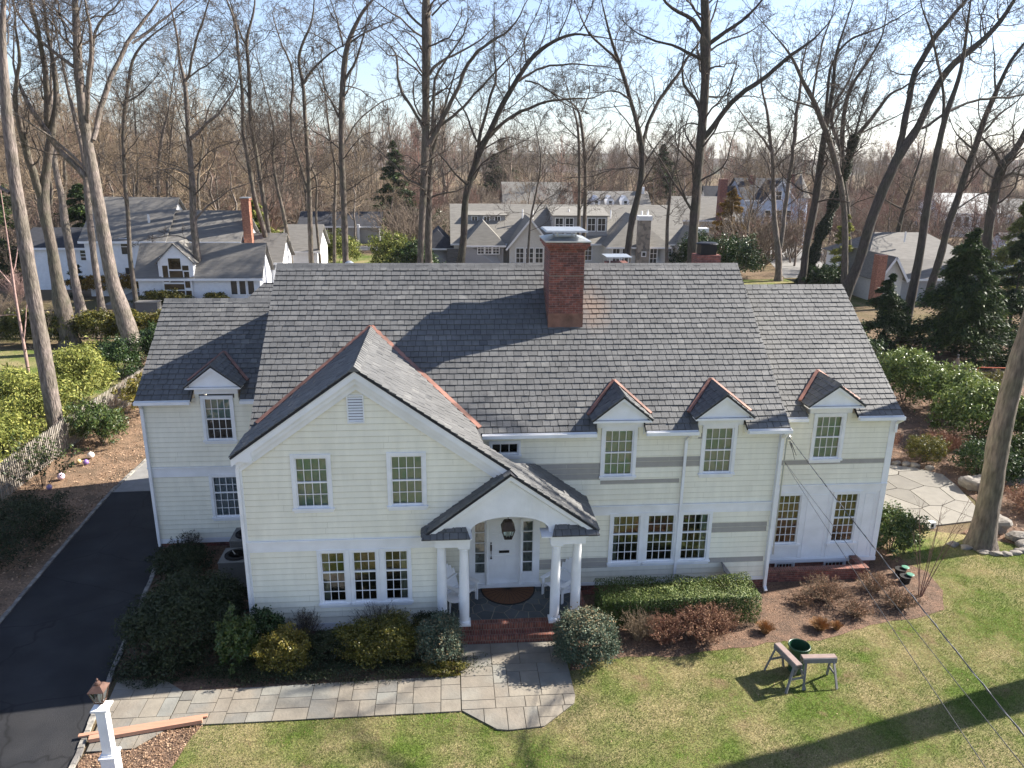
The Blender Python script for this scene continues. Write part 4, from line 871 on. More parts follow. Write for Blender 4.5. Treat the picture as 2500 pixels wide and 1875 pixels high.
# ---------------------------------------------------------------- grass blades, leaves on the ground
def inside(P,poly):
    x,y=P[:,0],P[:,1]; r=np.zeros(len(P),bool); n=len(poly)
    for i in range(n):
        (x0,y0),(x1,y1)=poly[i],poly[(i+1)%n]
        c=((y0<=y)!=(y1<=y)); t=np.where(c,(y-y0)/((y1-y0) if y1!=y0 else 1),0); r^=c&(x<x0+(x1-x0)*t)
    return r
def scatter(poly,n,excl=()):
    a=np.array(poly); lo,hi=a.min(0),a.max(0); P=rng.random((n,2))*(hi-lo)+lo; k=inside(P,poly)
    for e in excl: k&=~inside(P,e)
    return P[k]
def vnoise(P,s,seed=0):
    r=np.random.default_rng(seed); g=r.random((64,64)); q=P/s+1000; i=np.floor(q).astype(int); f=q-i; f=f*f*(3-2*f)
    a=g[i[:,0]%64,i[:,1]%64];b=g[(i[:,0]+1)%64,i[:,1]%64];c=g[i[:,0]%64,(i[:,1]+1)%64];d=g[(i[:,0]+1)%64,(i[:,1]+1)%64]
    return (a*(1-f[:,0])+b*f[:,0])*(1-f[:,1])+(c*(1-f[:,0])+d*f[:,0])*f[:,1]
BEDS=[BED_R,BED_L,
 [(-.3,-4.74),(.52,-5.42),(.80,-5.47),(1.60,-5.40),(2.44,-4.66),(2.51,-4.40),(2.5,0),(-.3,0)],[(-9,-4.78),(-.2,-4.75),(-.2,3),(-9,3)]]
P=scatter([(-8,-8.2),(16,-8.2),(21,2.2),(13,2.2),(2,-1),(-8,-4)],420000,BEDS); n=len(P)
nz=vnoise(P,1.6,1)*.45+vnoise(P,.5,2)*.35+vnoise(P,.17,3)*.2
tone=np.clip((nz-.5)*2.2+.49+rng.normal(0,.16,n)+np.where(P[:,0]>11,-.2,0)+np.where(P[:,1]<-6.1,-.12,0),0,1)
h=rng.uniform(.018,.042,n); a=rng.random(n)*6.283; wv=rng.uniform(.003,.006,n); ln=rng.uniform(.01,.035,n); b=rng.random(n)*6.283
base_=np.c_[P,np.full(n,-.016)]; dx=np.c_[np.cos(a)*wv,np.sin(a)*wv,np.zeros(n)]; tip=base_+np.c_[np.cos(b)*ln,np.sin(b)*ln,h+.016]
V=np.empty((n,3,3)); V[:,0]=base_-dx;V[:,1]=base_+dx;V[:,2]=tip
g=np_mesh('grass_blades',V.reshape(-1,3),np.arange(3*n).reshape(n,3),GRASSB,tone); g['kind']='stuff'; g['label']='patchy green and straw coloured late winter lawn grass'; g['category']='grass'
def leafscatter(name,poly,n,size,matl,excl=(),label='',dens=None):
    P=scatter(poly,n,excl)
    if dens is not None: P=P[vnoise(P,1.5,9)>rng.random(len(P))*dens]
    n=len(P); c=np.c_[P,rng.uniform(.0,.03,n)]; V,F=leafquads(c,size,np.array([0,0,1.]),.5); o=np_mesh(name,V,F,matl); o['kind']='stuff'; o['label']=label; o['category']='leaves'; return o
def leafquads(C,size,bias=None,k=.0,aspect=.5,dirs=None):
    n=len(C); N=rng.normal(size=(n,3))
    if bias is not None: N=N*k+bias
    N/=np.linalg.norm(N,axis=1)[:,None]+1e-9
    T=rng.normal(size=(n,3)) if dirs is None else dirs+rng.normal(size=(n,3))*.35
    T-=N*(T*N).sum(1)[:,None]; T/=np.linalg.norm(T,axis=1)[:,None]+1e-9; B=np.cross(N,T)
    s=(size if np.ndim(size) else np.full(n,size))*rng.uniform(.65,1.35,n); s=s[:,None]
    V=np.empty((n,4,3)); V[:,0]=C-T*s; V[:,1]=C+B*s*aspect+N*s*.12; V[:,2]=C+T*s; V[:,3]=C-B*s*aspect+N*s*.12
    return V.reshape(-1,3),np.arange(4*n).reshape(n,4)
leafscatter('fallen_leaves',[(-13.2,-12),(-13.45,8),(-13.4,12),(-9.6,12),(-9.6,24),(-19,26),(-17.2,13),(-17.2,-8)],30000,.045,DRYLEAF,(),'tan fallen leaves along the picket fence',.8)
leafscatter('lawn_litter',[(-6,-8),(14,-8),(18,1.5),(13,1.5),(2,-2),(-5,-4.9)],1500,.02,DRYLEAF,BEDS,'scattered dead leaf bits on the front lawn')
leafscatter('bark_chips',[(-8.45,-5.5),(-8.3,-9),(-7.0,-9),(-6.6,-7),(-6.38,-5.5),(-6.17,-4.78),(-7.08,-4.9),(-7.5,-5.4)],9000,.022,DRYLEAF,(),'tan bark chips beside the lamp post')
leafscatter('bed_leaves',BEDS[0],9000,.022,BROWNL,([(2,-.7),(8.6,-.7),(8.6,3),(2,3)],),'brown leaf scraps on the bare planting bed',.8)
leafscatter('patio_bed_leaves',[(17.4,3.0),(19.3,1.7),(26,1.9),(36,4),(36,24),(20,24),(18.1,8.9),(19.9,7.9),(19.7,5.5),(18.6,3.7)],22000,.045,DRYLEAF,(),'pale fallen leaves around the flagstone patio',.75)
# ---------------------------------------------------------------- vegetation generators
def tubes(P,R,n):
    """P (B,K,3), R (B,K) -> verts, quads"""
    B,K,_=P.shape; T=np.empty_like(P); T[:,1:-1]=P[:,2:]-P[:,:-2]; T[:,0]=P[:,1]-P[:,0]; T[:,-1]=P[:,-1]-P[:,-2]
    T/=np.linalg.norm(T,axis=2)[...,None]+1e-9; ref=np.zeros_like(T); ref[...,0]=.31; ref[...,1]=.93; ref[...,2]=.17
    A=np.cross(T,ref); A/=np.linalg.norm(A,axis=2)[...,None]+1e-9; Bn=np.cross(T,A); ang=np.arange(n)*2*np.pi/n
    V=P[:,:,None,:]+R[:,:,None,None]*(A[:,:,None,:]*np.cos(ang)[None,None,:,None]+Bn[:,:,None,:]*np.sin(ang)[None,None,:,None])
    idx=np.arange(B*K*n).reshape(B,K,n); a=idx[:,:-1,:];b=np.roll(a,-1,axis=2);c=np.roll(idx[:,1:,:],-1,axis=2);d=idx[:,1:,:]
    return V.reshape(-1,3),np.stack([a,b,c,d],-1).reshape(-1,4)
def sprout(P,R,m,K,t0,lenf,rf,up=.35,spread=(.5,1.0),wig=.12,minr=.006,lenabs=None,t1=.97):
    B,Kp,_=P.shape; t=t0+(t1-t0)*((np.arange(m)[None,:]+rng.random((B,m)))/m); x=t*(Kp-1); i=np.clip(np.floor(x).astype(int),0,Kp-2); f=(x-i)[...,None]
    bi=np.arange(B)[:,None]; p=P[bi,i]*(1-f)+P[bi,i+1]*f; r=(R[bi,i]*(1-f[...,0])+R[bi,i+1]*f[...,0])
    tg=P[bi,i+1]-P[bi,i]; seg=np.linalg.norm(P[:,1:]-P[:,:-1],axis=2).sum(1); tg/=np.linalg.norm(tg,axis=2)[...,None]+1e-9
    rd=rng.normal(size=p.shape); rd-=tg*(rd*tg).sum(2)[...,None]; rd/=np.linalg.norm(rd,axis=2)[...,None]+1e-9
    an=rng.uniform(*spread,size=t.shape)[...,None]; d=tg*np.cos(an)+rd*np.sin(an); d[...,2]+=up*rng.random(t.shape); d/=np.linalg.norm(d,axis=2)[...,None]
    L=(seg[:,None]*lenf*(1.15-.6*t) if lenabs is None else np.full(t.shape,lenabs))*rng.uniform(.55,1.3,t.shape)
    n=B*m; p=p.reshape(n,3);d=d.reshape(n,3);L=L.reshape(n);r=r.reshape(n); Q=np.empty((n,K,3)); Q[:,0]=p; cur=d.copy(); st=(L/(K-1))[:,None]
    for k in range(1,K):
        cur=cur+rng.normal(size=(n,3))*wig; cur[:,2]+=up*.12; cur/=np.linalg.norm(cur,axis=1)[:,None]; Q[:,k]=Q[:,k-1]+cur*st
    rr=np.maximum(r*rf,minr); tap=np.linspace(1,.3,K)[None,:]; return Q,np.maximum(rr[:,None]*tap,minr*.6)
def resample(pts,K):
    a=np.array([p[:3] for p in pts],float); r=np.array([p[3] for p in pts],float); s=np.r_[0,np.cumsum(np.linalg.norm(np.diff(a,axis=0),axis=1))]; q=np.linspace(0,s[-1],K)
    # catmull-ish: smooth by denser linear + blur
    X=np.stack([np.interp(q,s,a[:,i]) for i in range(3)],1); Rr=np.interp(q,s,r)
    Y_=X.copy()
    for _ in range(2): Y_[1:-1]=Y_[1:-1]*.5+(Y_[:-2]+Y_[2:])*.25
    return Y_,Rr
def crown_mesh(sets):
    Vs=[];Fs=[];o=0
    for P,R,n in sets:
        V,F=tubes(P,R,n); Vs.append(V);Fs.append(F+o);o+=len(V)
    return np.concatenate(Vs),np.concatenate(Fs)
def grow_on(P,R,dens=1.0,minr=.008,big=1.0,t0=.25,up=.35,full=True):
    L=np.linalg.norm(P[:,1:]-P[:,:-1],axis=2).sum(1).mean()
    m1=max(3,int(round(L*.9*dens)))
    a=sprout(P,R,m1,9,t0,.26*big,.42,up,(.5,1.25),.27,minr*1.6)
    b=sprout(*a,7,7,.2,.5,.5,up*.6,(.4,1.25),.3,minr*1.15)
    c=sprout(*b,5,5,.2,.55,.5,up*.3,(.4,1.2),.3,minr)
    s=[(a[0],a[1],5),(b[0],b[1],4),(c[0],c[1],3)]
    if full: d=sprout(*c,3,3,.3,.6,.6,up*.3,(.3,.9),.2,minr*.8); s.append((d[0],d[1],3))
    return s
def traced_tree(label,limbs,bark=None,twig=None,dens=1.0,minr=.009,big=1.0,full=True,name='bare_tree',trunk_t0=.45,group=None,cat='tree'):
    bark=bark or BARK; twig=twig or TWIG; b0=limbs[0][0]
    t=thing(name,label,cat,(b0[0],b0[1],0),group)
    sets=[]
    for i,lb in enumerate(limbs):
        n=max(8,int(sum(math.dist(a[:3],b[:3]) for a,b in zip(lb,lb[1:]))/.6)); X,Rr=resample(lb,n)
        if i: X[1:]+=np.cumsum(rng.normal(size=X[1:].shape)*.045,axis=0)-np.linspace(0,1,n-1)[:,None]*0
        
        if i==0:
            Rr=Rr*(1+.3*np.exp(-(X[:,2]-0)/ .4).clip(0,1.2))*(1+.03*rng.normal(size=n)); ns=14
        else: ns=9
        V,F=tubes(X[None],Rr[None],ns)
        V+=rng.normal(size=V.shape)*np.repeat(Rr,ns)[:,None]*.03
        np_mesh('trunk' if i==0 else 'limb',V,F,bark,parent=t,smooth=True)
        sets+=grow_on(X[None],Rr[None]*.6,dens*(.9 if i==0 else 1.0),minr,big,trunk_t0 if i==0 else .15,full=full)
    V,F=crown_mesh(sets); np_mesh('crown',V,F,twig,parent=t); return t
TREES=[
("tall pale straight trunk in front of the picket fence at the left edge",[[(-17.58,13.2,-0.1,0.331),(-17.58,13.2,5.39,0.301),(-17.58,13.2,8.26,0.267),(-17.54,13.2,11.69,0.227),(-17.4,13.2,14.02,0.193),(-17.23,13.2,15.7,0.147),(-17.08,13.2,16.89,0.113),(-16.83,13.2,17.86,0.081),(-15.83,13.2,21.73,0.028)],[(-17.83,13.2,10.85,0.075),(-18.33,13.38,11.2,0.06),(-18.81,13.64,11.97,0.035),(-19.57,14.05,13.64,0.012)]]),
("thick forked grey tree behind the picket fence, left of the largest many limbed tree",[[(-25.54,32,-0.1,0.584),(-25.64,32,2.73,0.531),(-25.71,32,3.86,0.385),(-25.72,32,5.38,0.342),(-25.68,32,6.87,0.327),(-25.81,32,7.85,0.317),(-25.84,32,9.39,0.334),(-25.28,32,11.19,0.264),(-24.8,32,13.05,0.231),(-24.43,32,13.97,0.199),(-23.99,32,15.32,0.171),(-23.88,32,17.52,0.131),(-24.01,32,19.23,0.093),(-23.92,32,20.92,0.066),(-23.71,32,24.91,0.023)],[(-25.84,32,9.39,0.235),(-25.78,31.51,10.92,0.223),(-25.65,30.97,12.58,0.219),(-25.78,30.45,13.98,0.166),(-25.35,29.89,15.6,0.127),(-24.51,29.16,17.62,0.084),(-24.12,28.57,19.15,0.055),(-23.94,28.12,20.25,0.034),(-23.72,27.56,22.07,0.012)],[(-24.79,32,13.69,0.172),(-24.55,31.67,14.85,0.189),(-23.91,31.05,17,0.147),(-23.88,30.66,18.22,0.127),(-23.76,30.15,19.8,0.106),(-23.64,29.9,20.56,0.077),(-23.42,29.44,22.42,0.027)]]),
("largest many limbed pale tree on the lawn behind the picket fence",[[(-20.94,30.7,-0.1,0.574),(-21.36,30.7,2.66,0.522),(-21.65,30.7,3.77,0.43),(-21.83,30.7,5.96,0.393),(-21.86,30.7,8.46,0.348),(-21.97,30.7,10.98,0.362),(-22.03,30.7,13.06,0.301),(-22.04,30.7,14.84,0.283),(-21.97,30.7,17.17,0.257),(-21.73,30.7,19.11,0.217),(-21.61,30.7,20.75,0.161),(-21.32,30.7,24.74,0.056)],[(-22.44,30.7,10.88,0.191),(-23.25,30.48,12.06,0.169),(-24.15,30.27,13.12,0.156),(-24.68,30.03,14.59,0.132),(-25.28,29.84,15.59,0.108),(-25.4,29.64,16.83,0.064),(-24.91,29.4,18.45,0.035),(-24.48,29.19,20.32,0.012)],[(-21.67,30.7,13.07,0.151),(-21.3,31.3,14.88,0.158),(-20.77,31.74,16.16,0.159),(-20.13,32.25,17.62,0.136),(-19.41,32.8,19.19,0.114),(-18.43,33.3,20.42,0.084),(-17.88,33.64,21.35,0.061),(-17.15,34.09,23.03,0.021)],[(-18.71,30.7,18.51,0.073),(-18,30.95,19.23,0.081),(-17.22,31.2,19.87,0.073),(-16.07,31.57,20.88,0.044),(-14.97,31.92,22.29,0.015)],[(-22.07,30.7,17.08,0.11),(-23.08,30.52,17.97,0.102),(-23.96,30.39,18.48,0.086),(-24.56,30.22,19.55,0.064),(-24.74,30.08,20.56,0.042),(-25,29.88,22.47,0.015)],[(-22.07,30.7,10.88,0.095),(-22.48,30.47,11.8,0.09),(-23.58,30.03,13.21,0.067),(-24.64,29.71,13.89,0.044),(-25.35,29.45,14.55,0.029),(-26.41,29.06,15.99,0.01)],[(-21.9,30.7,13.96,0.127),(-20.94,29.64,16.92,0.129),(-20.29,28.88,18.89,0.087),(-20.2,28.44,19.93,0.062),(-20.08,27.86,21.76,0.022)],[(-21.42,30.7,16.06,0.074),(-21.07,31.05,18.33,0.095),(-21.07,31.22,19.45,0.08),(-20.43,31.35,20.06,0.066),(-19.6,31.52,20.86,0.044),(-18.53,31.74,22.34,0.015)]]),
("slim leaning grey tree, leftmost of the row before the white neighbour house",[[(-29.13,42,-0.1,0.404),(-29.15,42,0.45,0.367),(-29.28,42,2.78,0.3),(-29.26,42,4.47,0.288),(-29.37,42,7.52,0.283),(-29.22,42,9.24,0.234),(-29.43,42,10.37,0.209),(-29.36,42,12.26,0.175),(-29.17,42,14.23,0.137),(-28.94,42,16.37,0.108),(-28.56,42,18.47,0.071),(-27.85,42,22.41,0.025)]]),
("slim straight grey tree directly beside the big limbed tree, before the white neighbour house",[[(-28.01,43,-0.1,0.285),(-28.01,43,0.24,0.259),(-28.03,43,4.34,0.244),(-27.94,43,7.44,0.25),(-27.83,43,9.77,0.19),(-27.67,43,12.05,0.165),(-27.95,43,14.72,0.13),(-28.19,43,17.52,0.101),(-28.31,43,19.63,0.063),(-28.54,43,23.62,0.022)]]),
("dark thin straight tree with a right bent top before the white neighbour house",[[(-25.69,44,-0.1,0.212),(-25.69,44,0.16,0.193),(-25.7,44,2.45,0.176),(-25.72,44,4.21,0.174),(-25.43,44,7.37,0.162),(-25.36,44,9.75,0.146),(-25.08,44,13.22,0.134),(-24.67,44,15.47,0.132),(-24.17,44,17.14,0.117),(-23.7,44,18.99,0.102),(-22.59,44,20.29,0.083),(-21.26,44,21.17,0.046),(-17.92,44,23.38,0.016)],[(-24.31,44,16.03,0.066),(-23.1,43.83,16.59,0.056),(-22.02,43.65,17.47,0.028),(-20.87,43.46,18.86,0.01)],[(-24.67,44,15.47,0.057),(-25.23,44.24,17.03,0.042),(-26.11,44.4,17.68,0.028),(-27.3,44.62,19.01,0.01)]]),
("tree with a crooked broken side limb standing before the neighbour house dormer",[[(-21.57,47,-0.1,0.386),(-21.55,47,0.63,0.351),(-21.41,47,3.82,0.315),(-21.43,47,7.15,0.279),(-21.17,47,9.66,0.256),(-21.15,47,11.5,0.213),(-21.08,47,13.31,0.211),(-21.01,47,15.1,0.19),(-20.94,47,16.85,0.173),(-20.87,47,18,0.148),(-21.19,47,18.91,0.108),(-21.09,47,20.82,0.097),(-21.32,47,22.48,0.067),(-21.42,47,23.57,0.038),(-21.79,47,27.55,0.013)],[(-20.84,47,17.77,0.108),(-20.25,46.61,18.78,0.107),(-19.83,46.19,19.86,0.096),(-18.84,45.45,21.65,0.085),(-17.83,44.82,23.07,0.056),(-17.01,44.31,24.67,0.02)],[(-20.95,47,13.43,0.161),(-19.73,46.77,14.52,0.12),(-18.51,46.56,15.23,0.089),(-17.08,46.25,16.75,0.069),(-16.29,45.99,18.23,0.049),(-15.59,45.76,19.99,0.017)],[(-20.77,47,17.89,0.069),(-19.31,46.45,18.89,0.058),(-17.2,45.65,20.19,0.038),(-16.6,45.15,21.44,0.024),(-15.99,44.64,23.16,0.008)],[(-21.33,47,6.9,0.104),(-20.51,46.67,7.81,0.072),(-18.3,45.93,9.36,0.046),(-15.39,45.03,10.63,0.025),(-14.07,44.62,11.66,0.009)],[(-21.2,47,10.52,0.071),(-22.81,47.33,11.36,0.046),(-24.93,47.71,10.22,0.026),(-26.23,47.94,9.97,0.009)],[(-21.52,47,5.1,0.063),(-22.94,46.59,5.91,0.046),(-24.82,46.12,5.45,0.026),(-26.24,45.77,5.55,0.009)],[(-19.66,47,14.64,0.07),(-19.7,46.91,15.23,0.06),(-18.61,46.62,16.86,0.039),(-17.01,46.26,18.8,0.024),(-16.07,46.05,20.4,0.008)]]),
("left one of the close pair of dark trunks beside the neighbour brick chimney",[[(-16.34,53,-0.1,0.308),(-16.36,53,0.26,0.28),(-16.71,53,3.03,0.242),(-17.18,53,5.99,0.216),(-17.7,53,8.07,0.203),(-17.95,53,11.45,0.183),(-18.26,53,14.09,0.165),(-17.98,53,17.31,0.141),(-18.09,53,20.44,0.128),(-18,53,22.89,0.116),(-18.51,53,24.32,0.074),(-19.85,53,28.09,0.026)]]),
("right one of the close pair of dark trunks beside the neighbour brick chimney",[[(-16.54,54.5,0,0.25),(-16.76,54.5,2.83,0.224),(-17.01,54.5,5.14,0.21),(-17.37,54.5,9.37,0.195),(-17.56,54.5,12.12,0.181),(-17.86,54.5,15.06,0.168),(-17.63,54.5,19.35,0.154),(-17.68,54.5,21.87,0.136),(-16.68,54.5,24.25,0.086),(-16.62,54.5,24.98,0.064),(-16.29,54.5,28.97,0.022)],[(-17.6,54.5,21.25,0.087),(-18.32,53.76,22.87,0.075),(-18.48,53.28,24,0.053),(-18.67,52.7,25.82,0.019)],[(-17.82,54.5,17.16,0.078),(-18.58,54.78,18.46,0.055),(-20.18,55.15,16.9,0.033),(-22.07,55.68,14.37,0.023),(-22.96,55.93,13.63,0.008)]]),
("thin curving tree over the neighbour driveway right of the brick chimney",[[(-15.76,58,-0.1,0.218),(-15.87,58,2.37,0.198),(-16.18,58,6.29,0.17),(-16.7,58,9.23,0.15),(-16.92,58,12.11,0.119),(-16.46,58,14.23,0.094),(-16.96,58,16.99,0.07),(-17.35,58,19.29,0.046),(-18.02,58,23.23,0.016)],[(-16.92,58,12.11,0.059),(-18.33,58.45,13.8,0.047),(-19.62,58.8,14.91,0.03),(-20.73,59.1,16.32,0.01)]]),
("two stemmed tree right of the neighbour driveway",[[(-13.44,55,-0.1,0.262),(-13.38,55,2.77,0.238),(-13.19,55,7.97,0.222),(-13.06,55,12.16,0.201),(-13.12,55,15.55,0.17),(-13.05,55,18.58,0.156),(-13.49,55,20.12,0.133),(-12.98,55,21.66,0.121),(-11.93,55,23.33,0.088),(-11.68,55,25.19,0.054),(-11.15,55,29.15,0.019)],[(-12.99,55,18.45,0.134),(-11.97,54.71,19.87,0.111),(-10.79,54.46,20.76,0.088),(-9.37,54.21,21.39,0.055),(-8.02,53.97,22.44,0.019)],[(-13.14,55,8.68,0.128),(-14.01,55.63,12.15,0.115),(-14.52,55.93,13.8,0.104),(-14.26,56.49,16.95,0.115),(-13.95,56.98,19.66,0.114),(-14.79,57.37,21.66,0.068),(-15.68,57.84,24.04,0.051),(-15.64,58.01,24.97,0.04),(-15.23,58.08,25.12,0.028),(-13.84,58.32,26.08,0.01)]]),
("tall straight tree rising left of the roof vent pipe",[[(-9.44,50,-0.1,0.323),(-9.46,50,1.45,0.294),(-9.5,50,3.42,0.278),(-9.38,50,8.3,0.259),(-9.38,50,12.22,0.242),(-9.18,50,16.02,0.238),(-8.92,50,18.48,0.248),(-8.54,50,20.9,0.221),(-7.83,50,22.33,0.171),(-7,50,23.76,0.134),(-6.22,50,24.47,0.085),(-3.26,50,27.16,0.03)],[(-8.8,50,18.24,0.124),(-7.2,49.28,20.6,0.085),(-6.68,48.73,22.53,0.048),(-6.3,48.33,24.38,0.017)],[(-8.14,50,21.26,0.086),(-6.72,50.19,22.03,0.068),(-4.8,50.43,22.52,0.043),(-3.36,50.61,23.34,0.015)],[(-9.21,50,12.87,0.089),(-8.13,50.73,15.06,0.064),(-5.6,51.66,17.05,0.051),(-3.87,52.19,17.62,0.026),(-2.5,52.61,18.52,0.009)],[(-8.79,50,20.89,0.086),(-9.02,50.53,22.74,0.061),(-9.76,51.03,24.32,0.037),(-10.37,51.44,26.08,0.013)],[(-9.23,50,15.02,0.088),(-10.19,49.43,17.2,0.062),(-10.63,48.93,19.19,0.036),(-10.94,48.57,21.06,0.013)]]),
("tall dark tree with an upswept fan of limbs left of the capped chimney",[[(-2.82,45,-0.1,0.3),(-2.69,45,3.55,0.273),(-2.49,45,6.76,0.282),(-2.25,45,9.89,0.278),(-2.11,45,12.32,0.31),(-1.94,45,14.71,0.295),(-1.92,45,18.18,0.302),(-1.74,45,20.99,0.389),(-1.82,45,22.86,0.352),(-1.75,45,23.73,0.283),(-1.43,45,27.72,0.099)],[(-1.72,45,13.17,0.226),(-1.14,44.85,14.36,0.189),(-0.37,44.65,15.88,0.164),(0.5,44.42,17.61,0.145),(1.11,44.22,19.07,0.143),(1.95,44.04,20.29,0.125),(3.14,43.86,21.17,0.102),(4.43,43.68,21.94,0.079),(5.57,43.41,23.64,0.045),(6.4,43.21,25.33,0.016)],[(-1.46,45,14,0.142),(-1.19,44.16,16.42,0.116),(-1.24,43.65,17.85,0.103),(-0.69,43.21,18.93,0.09),(0.62,42.51,20.4,0.066),(1.42,41.99,21.52,0.055),(1.41,41.43,22.88,0.032),(1.4,40.86,24.72,0.011)],[(-1.62,45,18.41,0.128),(-1.06,45.31,19.25,0.128),(-0.07,45.63,19.76,0.093),(1.67,46.22,20.77,0.07),(3.05,46.68,21.54,0.047),(4.31,47.1,22.69,0.016)],[(-0.89,45,14.6,0.13),(0.61,44.58,15.66,0.105),(1.83,44.18,16.81,0.093),(2.67,43.86,17.83,0.08),(3.61,43.5,18.93,0.068),(4.76,43.1,20.02,0.045),(5.82,42.73,21.47,0.016)],[(-2.13,45,14.35,0.118),(-3.21,45.38,15.99,0.118),(-4.18,45.67,17.16,0.118),(-4.45,45.95,18.56,0.094),(-4.23,46.32,20.43,0.07),(-4.96,46.48,20.77,0.035),(-6.29,46.77,21.84,0.012)],[(-1.97,45,21.76,0.091),(-3.12,44.66,22.66,0.09),(-3.57,44.52,23.06,0.056),(-3.55,44.39,23.57,0.045),(-3.49,44.02,25.47,0.016)],[(-1.35,45,22.65,0.08),(-0.27,44.64,23.49,0.056),(0.68,44.38,23.79,0.045),(2.06,44,24.68,0.016)],[(-2.29,45,9.89,0.109),(-3.96,44.77,10.61,0.084),(-4.78,44.57,11.82,0.059),(-5.96,44.38,12.64,0.035),(-7.18,44.18,13.94,0.012)]]),
("rough barked trunk standing close behind the fan limbed tree",[[(-2.04,46.5,-0.1,0.364),(-2.01,46.5,3.34,0.331),(-1.95,46.5,7.92,0.287),(-1.77,46.5,10.46,0.246),(-1.57,46.5,12.57,0.208),(-0.89,46.5,14.77,0.121),(-0.1,46.5,17.17,0.072),(1.15,46.5,20.97,0.025)],[(-1.77,46.5,8.94,0.087),(-0.46,46.06,9.54,0.074),(0.44,45.78,9.75,0.037),(1.84,45.35,10.53,0.013)]]),
("leaning tree whose long limbs arch right above the brick chimney",[[(0.45,50,-0.1,0.443),(0.72,50,2.57,0.403),(1.01,50,4.25,0.334),(1.17,50,6.33,0.318),(1.18,50,8.36,0.295),(1.6,50,9.97,0.294),(2.16,50,11.56,0.292),(2.57,50,13,0.322),(3.38,50,14.05,0.257),(3.92,50,15.46,0.23),(4.71,50,16.99,0.216),(5.63,50,18.38,0.202),(6.55,50,19.88,0.201),(7.46,50,20.87,0.175),(8.9,50,21.76,0.138),(10.47,50,22.39,0.1),(12.08,50,22.19,0.063),(16.05,50,21.7,0.022)],[(2.43,50,13,0.155),(2.86,50.41,15.21,0.129),(3.42,50.81,17.27,0.115),(3.97,51.11,18.82,0.102),(3.71,51.47,20.72,0.064),(3.87,52.07,23.88,0.038),(3.94,52.35,25.8,0.013)],[(3.38,50,13.92,0.193),(4.49,50.49,15.1,0.155),(6.03,51.03,16.05,0.143),(8.01,51.65,16.89,0.118),(10.32,52.31,17.22,0.092),(12.54,52.92,17.3,0.053),(14.02,53.38,18.01,0.034),(15.32,53.78,19.08,0.012)],[(5.9,50,18.51,0.126),(7.27,50.43,19.32,0.089),(9.08,50.95,19.96,0.089),(11.49,51.58,20.14,0.065),(15.03,52.49,19.79,0.04),(16.48,52.86,20.1,0.014)],[(6.43,50,18.52,0.076),(8.14,49.57,18.02,0.063),(9.45,49.17,17.02,0.051),(11.02,48.74,16.27,0.038),(12.33,48.38,16.09,0.013)],[(6.48,50,20,0.063),(6.31,50.6,21.9,0.05),(7.68,51.35,23.98,0.038),(8.1,51.73,25.14,0.032),(8.59,52.17,26.94,0.011)],[(9.16,50,21.88,0.063),(9.59,49.64,23.4,0.049),(10.01,49.3,24.77,0.031),(10.44,48.95,26.62,0.011)],[(11,50,22.53,0.062),(11.71,49.77,23.71,0.05),(12.13,49.52,25.09,0.031),(12.56,49.26,26.95,0.011)],[(1.46,50,9.84,0.117),(0.38,50.42,10.61,0.078),(-0.83,51.04,12.18,0.065),(-1.51,51.34,12.83,0.039),(-2.54,51.8,14.27,0.014)],[(2.3,50,13.52,0.09),(1.24,50.45,15.95,0.07),(-0.07,50.82,17.72,0.051),(-1.39,51.15,19.09,0.038),(-2.42,51.41,20.6,0.013)]]),
("left thin upright tree behind the capped brick chimney",[[(13.25,60,-0.1,0.221),(13.25,60,3.07,0.201),(13.25,60,5.31,0.184),(13.18,60,9.38,0.166),(13.07,60,12.43,0.164),(12.8,60,15.4,0.118),(12.28,60,16.86,0.066),(10.94,60,20.63,0.023)],[(13.01,60,13.92,0.074),(11.52,59.7,14.93,0.052),(10.69,59.52,15.65,0.029),(9.57,59.28,17.07,0.01)]]),
("right thin upright tree behind the capped brick chimney",[[(14,61,-0.1,0.241),(14.01,61,2.95,0.219),(14.02,61,4.74,0.202),(14.01,61,9.34,0.184),(13.8,61,12.43,0.167),(13.28,61,15.74,0.149),(12.9,61,17.21,0.104),(11.62,61,17.78,0.059),(7.97,61,19.41,0.021)],[(14.15,61,11.98,0.091),(15.02,61.32,13.66,0.076),(16,61.53,14.44,0.045),(17.16,61.78,15.81,0.016)],[(13.24,61,16.63,0.074),(14.18,60.48,18.37,0.051),(13.72,60.02,20.05,0.029),(13.34,59.64,21.9,0.01)]]),
("forked tree standing before the far stone chimney",[[(15.59,48,-0.1,0.381),(15.64,48,2.84,0.346),(15.69,48,4.51,0.304),(15.95,48,7.23,0.294),(16.39,48,9.24,0.272),(16.62,48,11.22,0.257),(16.41,48,13.41,0.242),(15.73,48,15.68,0.176),(15.11,48,17.28,0.162),(14.47,48,19.1,0.173),(14.03,48,20.06,0.16),(13.29,48,21.71,0.11),(12.67,48,23.69,0.073),(12.37,48,24.6,0.036),(11.12,48,28.4,0.013)],[(16.49,48,13.28,0.166),(16.72,48.31,14.18,0.153),(17.3,48.85,15.74,0.153),(18.32,49.41,17.18,0.154),(19.48,49.93,18.37,0.154),(20.22,50.29,19.3,0.142),(20.8,50.64,20.23,0.129),(21.69,51,21.04,0.091),(22.75,51.43,22.46,0.032)],[(14.03,48,19.94,0.123),(12.71,47.56,20.94,0.097),(11.28,47.05,22.12,0.084),(10.53,46.66,23.2,0.047),(9.71,46.23,24.83,0.016)],[(15.39,48,16.92,0.1),(13.9,47.48,17.72,0.062),(12.1,46.91,17.28,0.037),(10.71,46.47,17.39,0.013)],[(16.79,48,11.74,0.09),(17.57,48.16,13.04,0.064),(18.5,48.31,14.08,0.038),(19.49,48.47,15.64,0.013)]]),
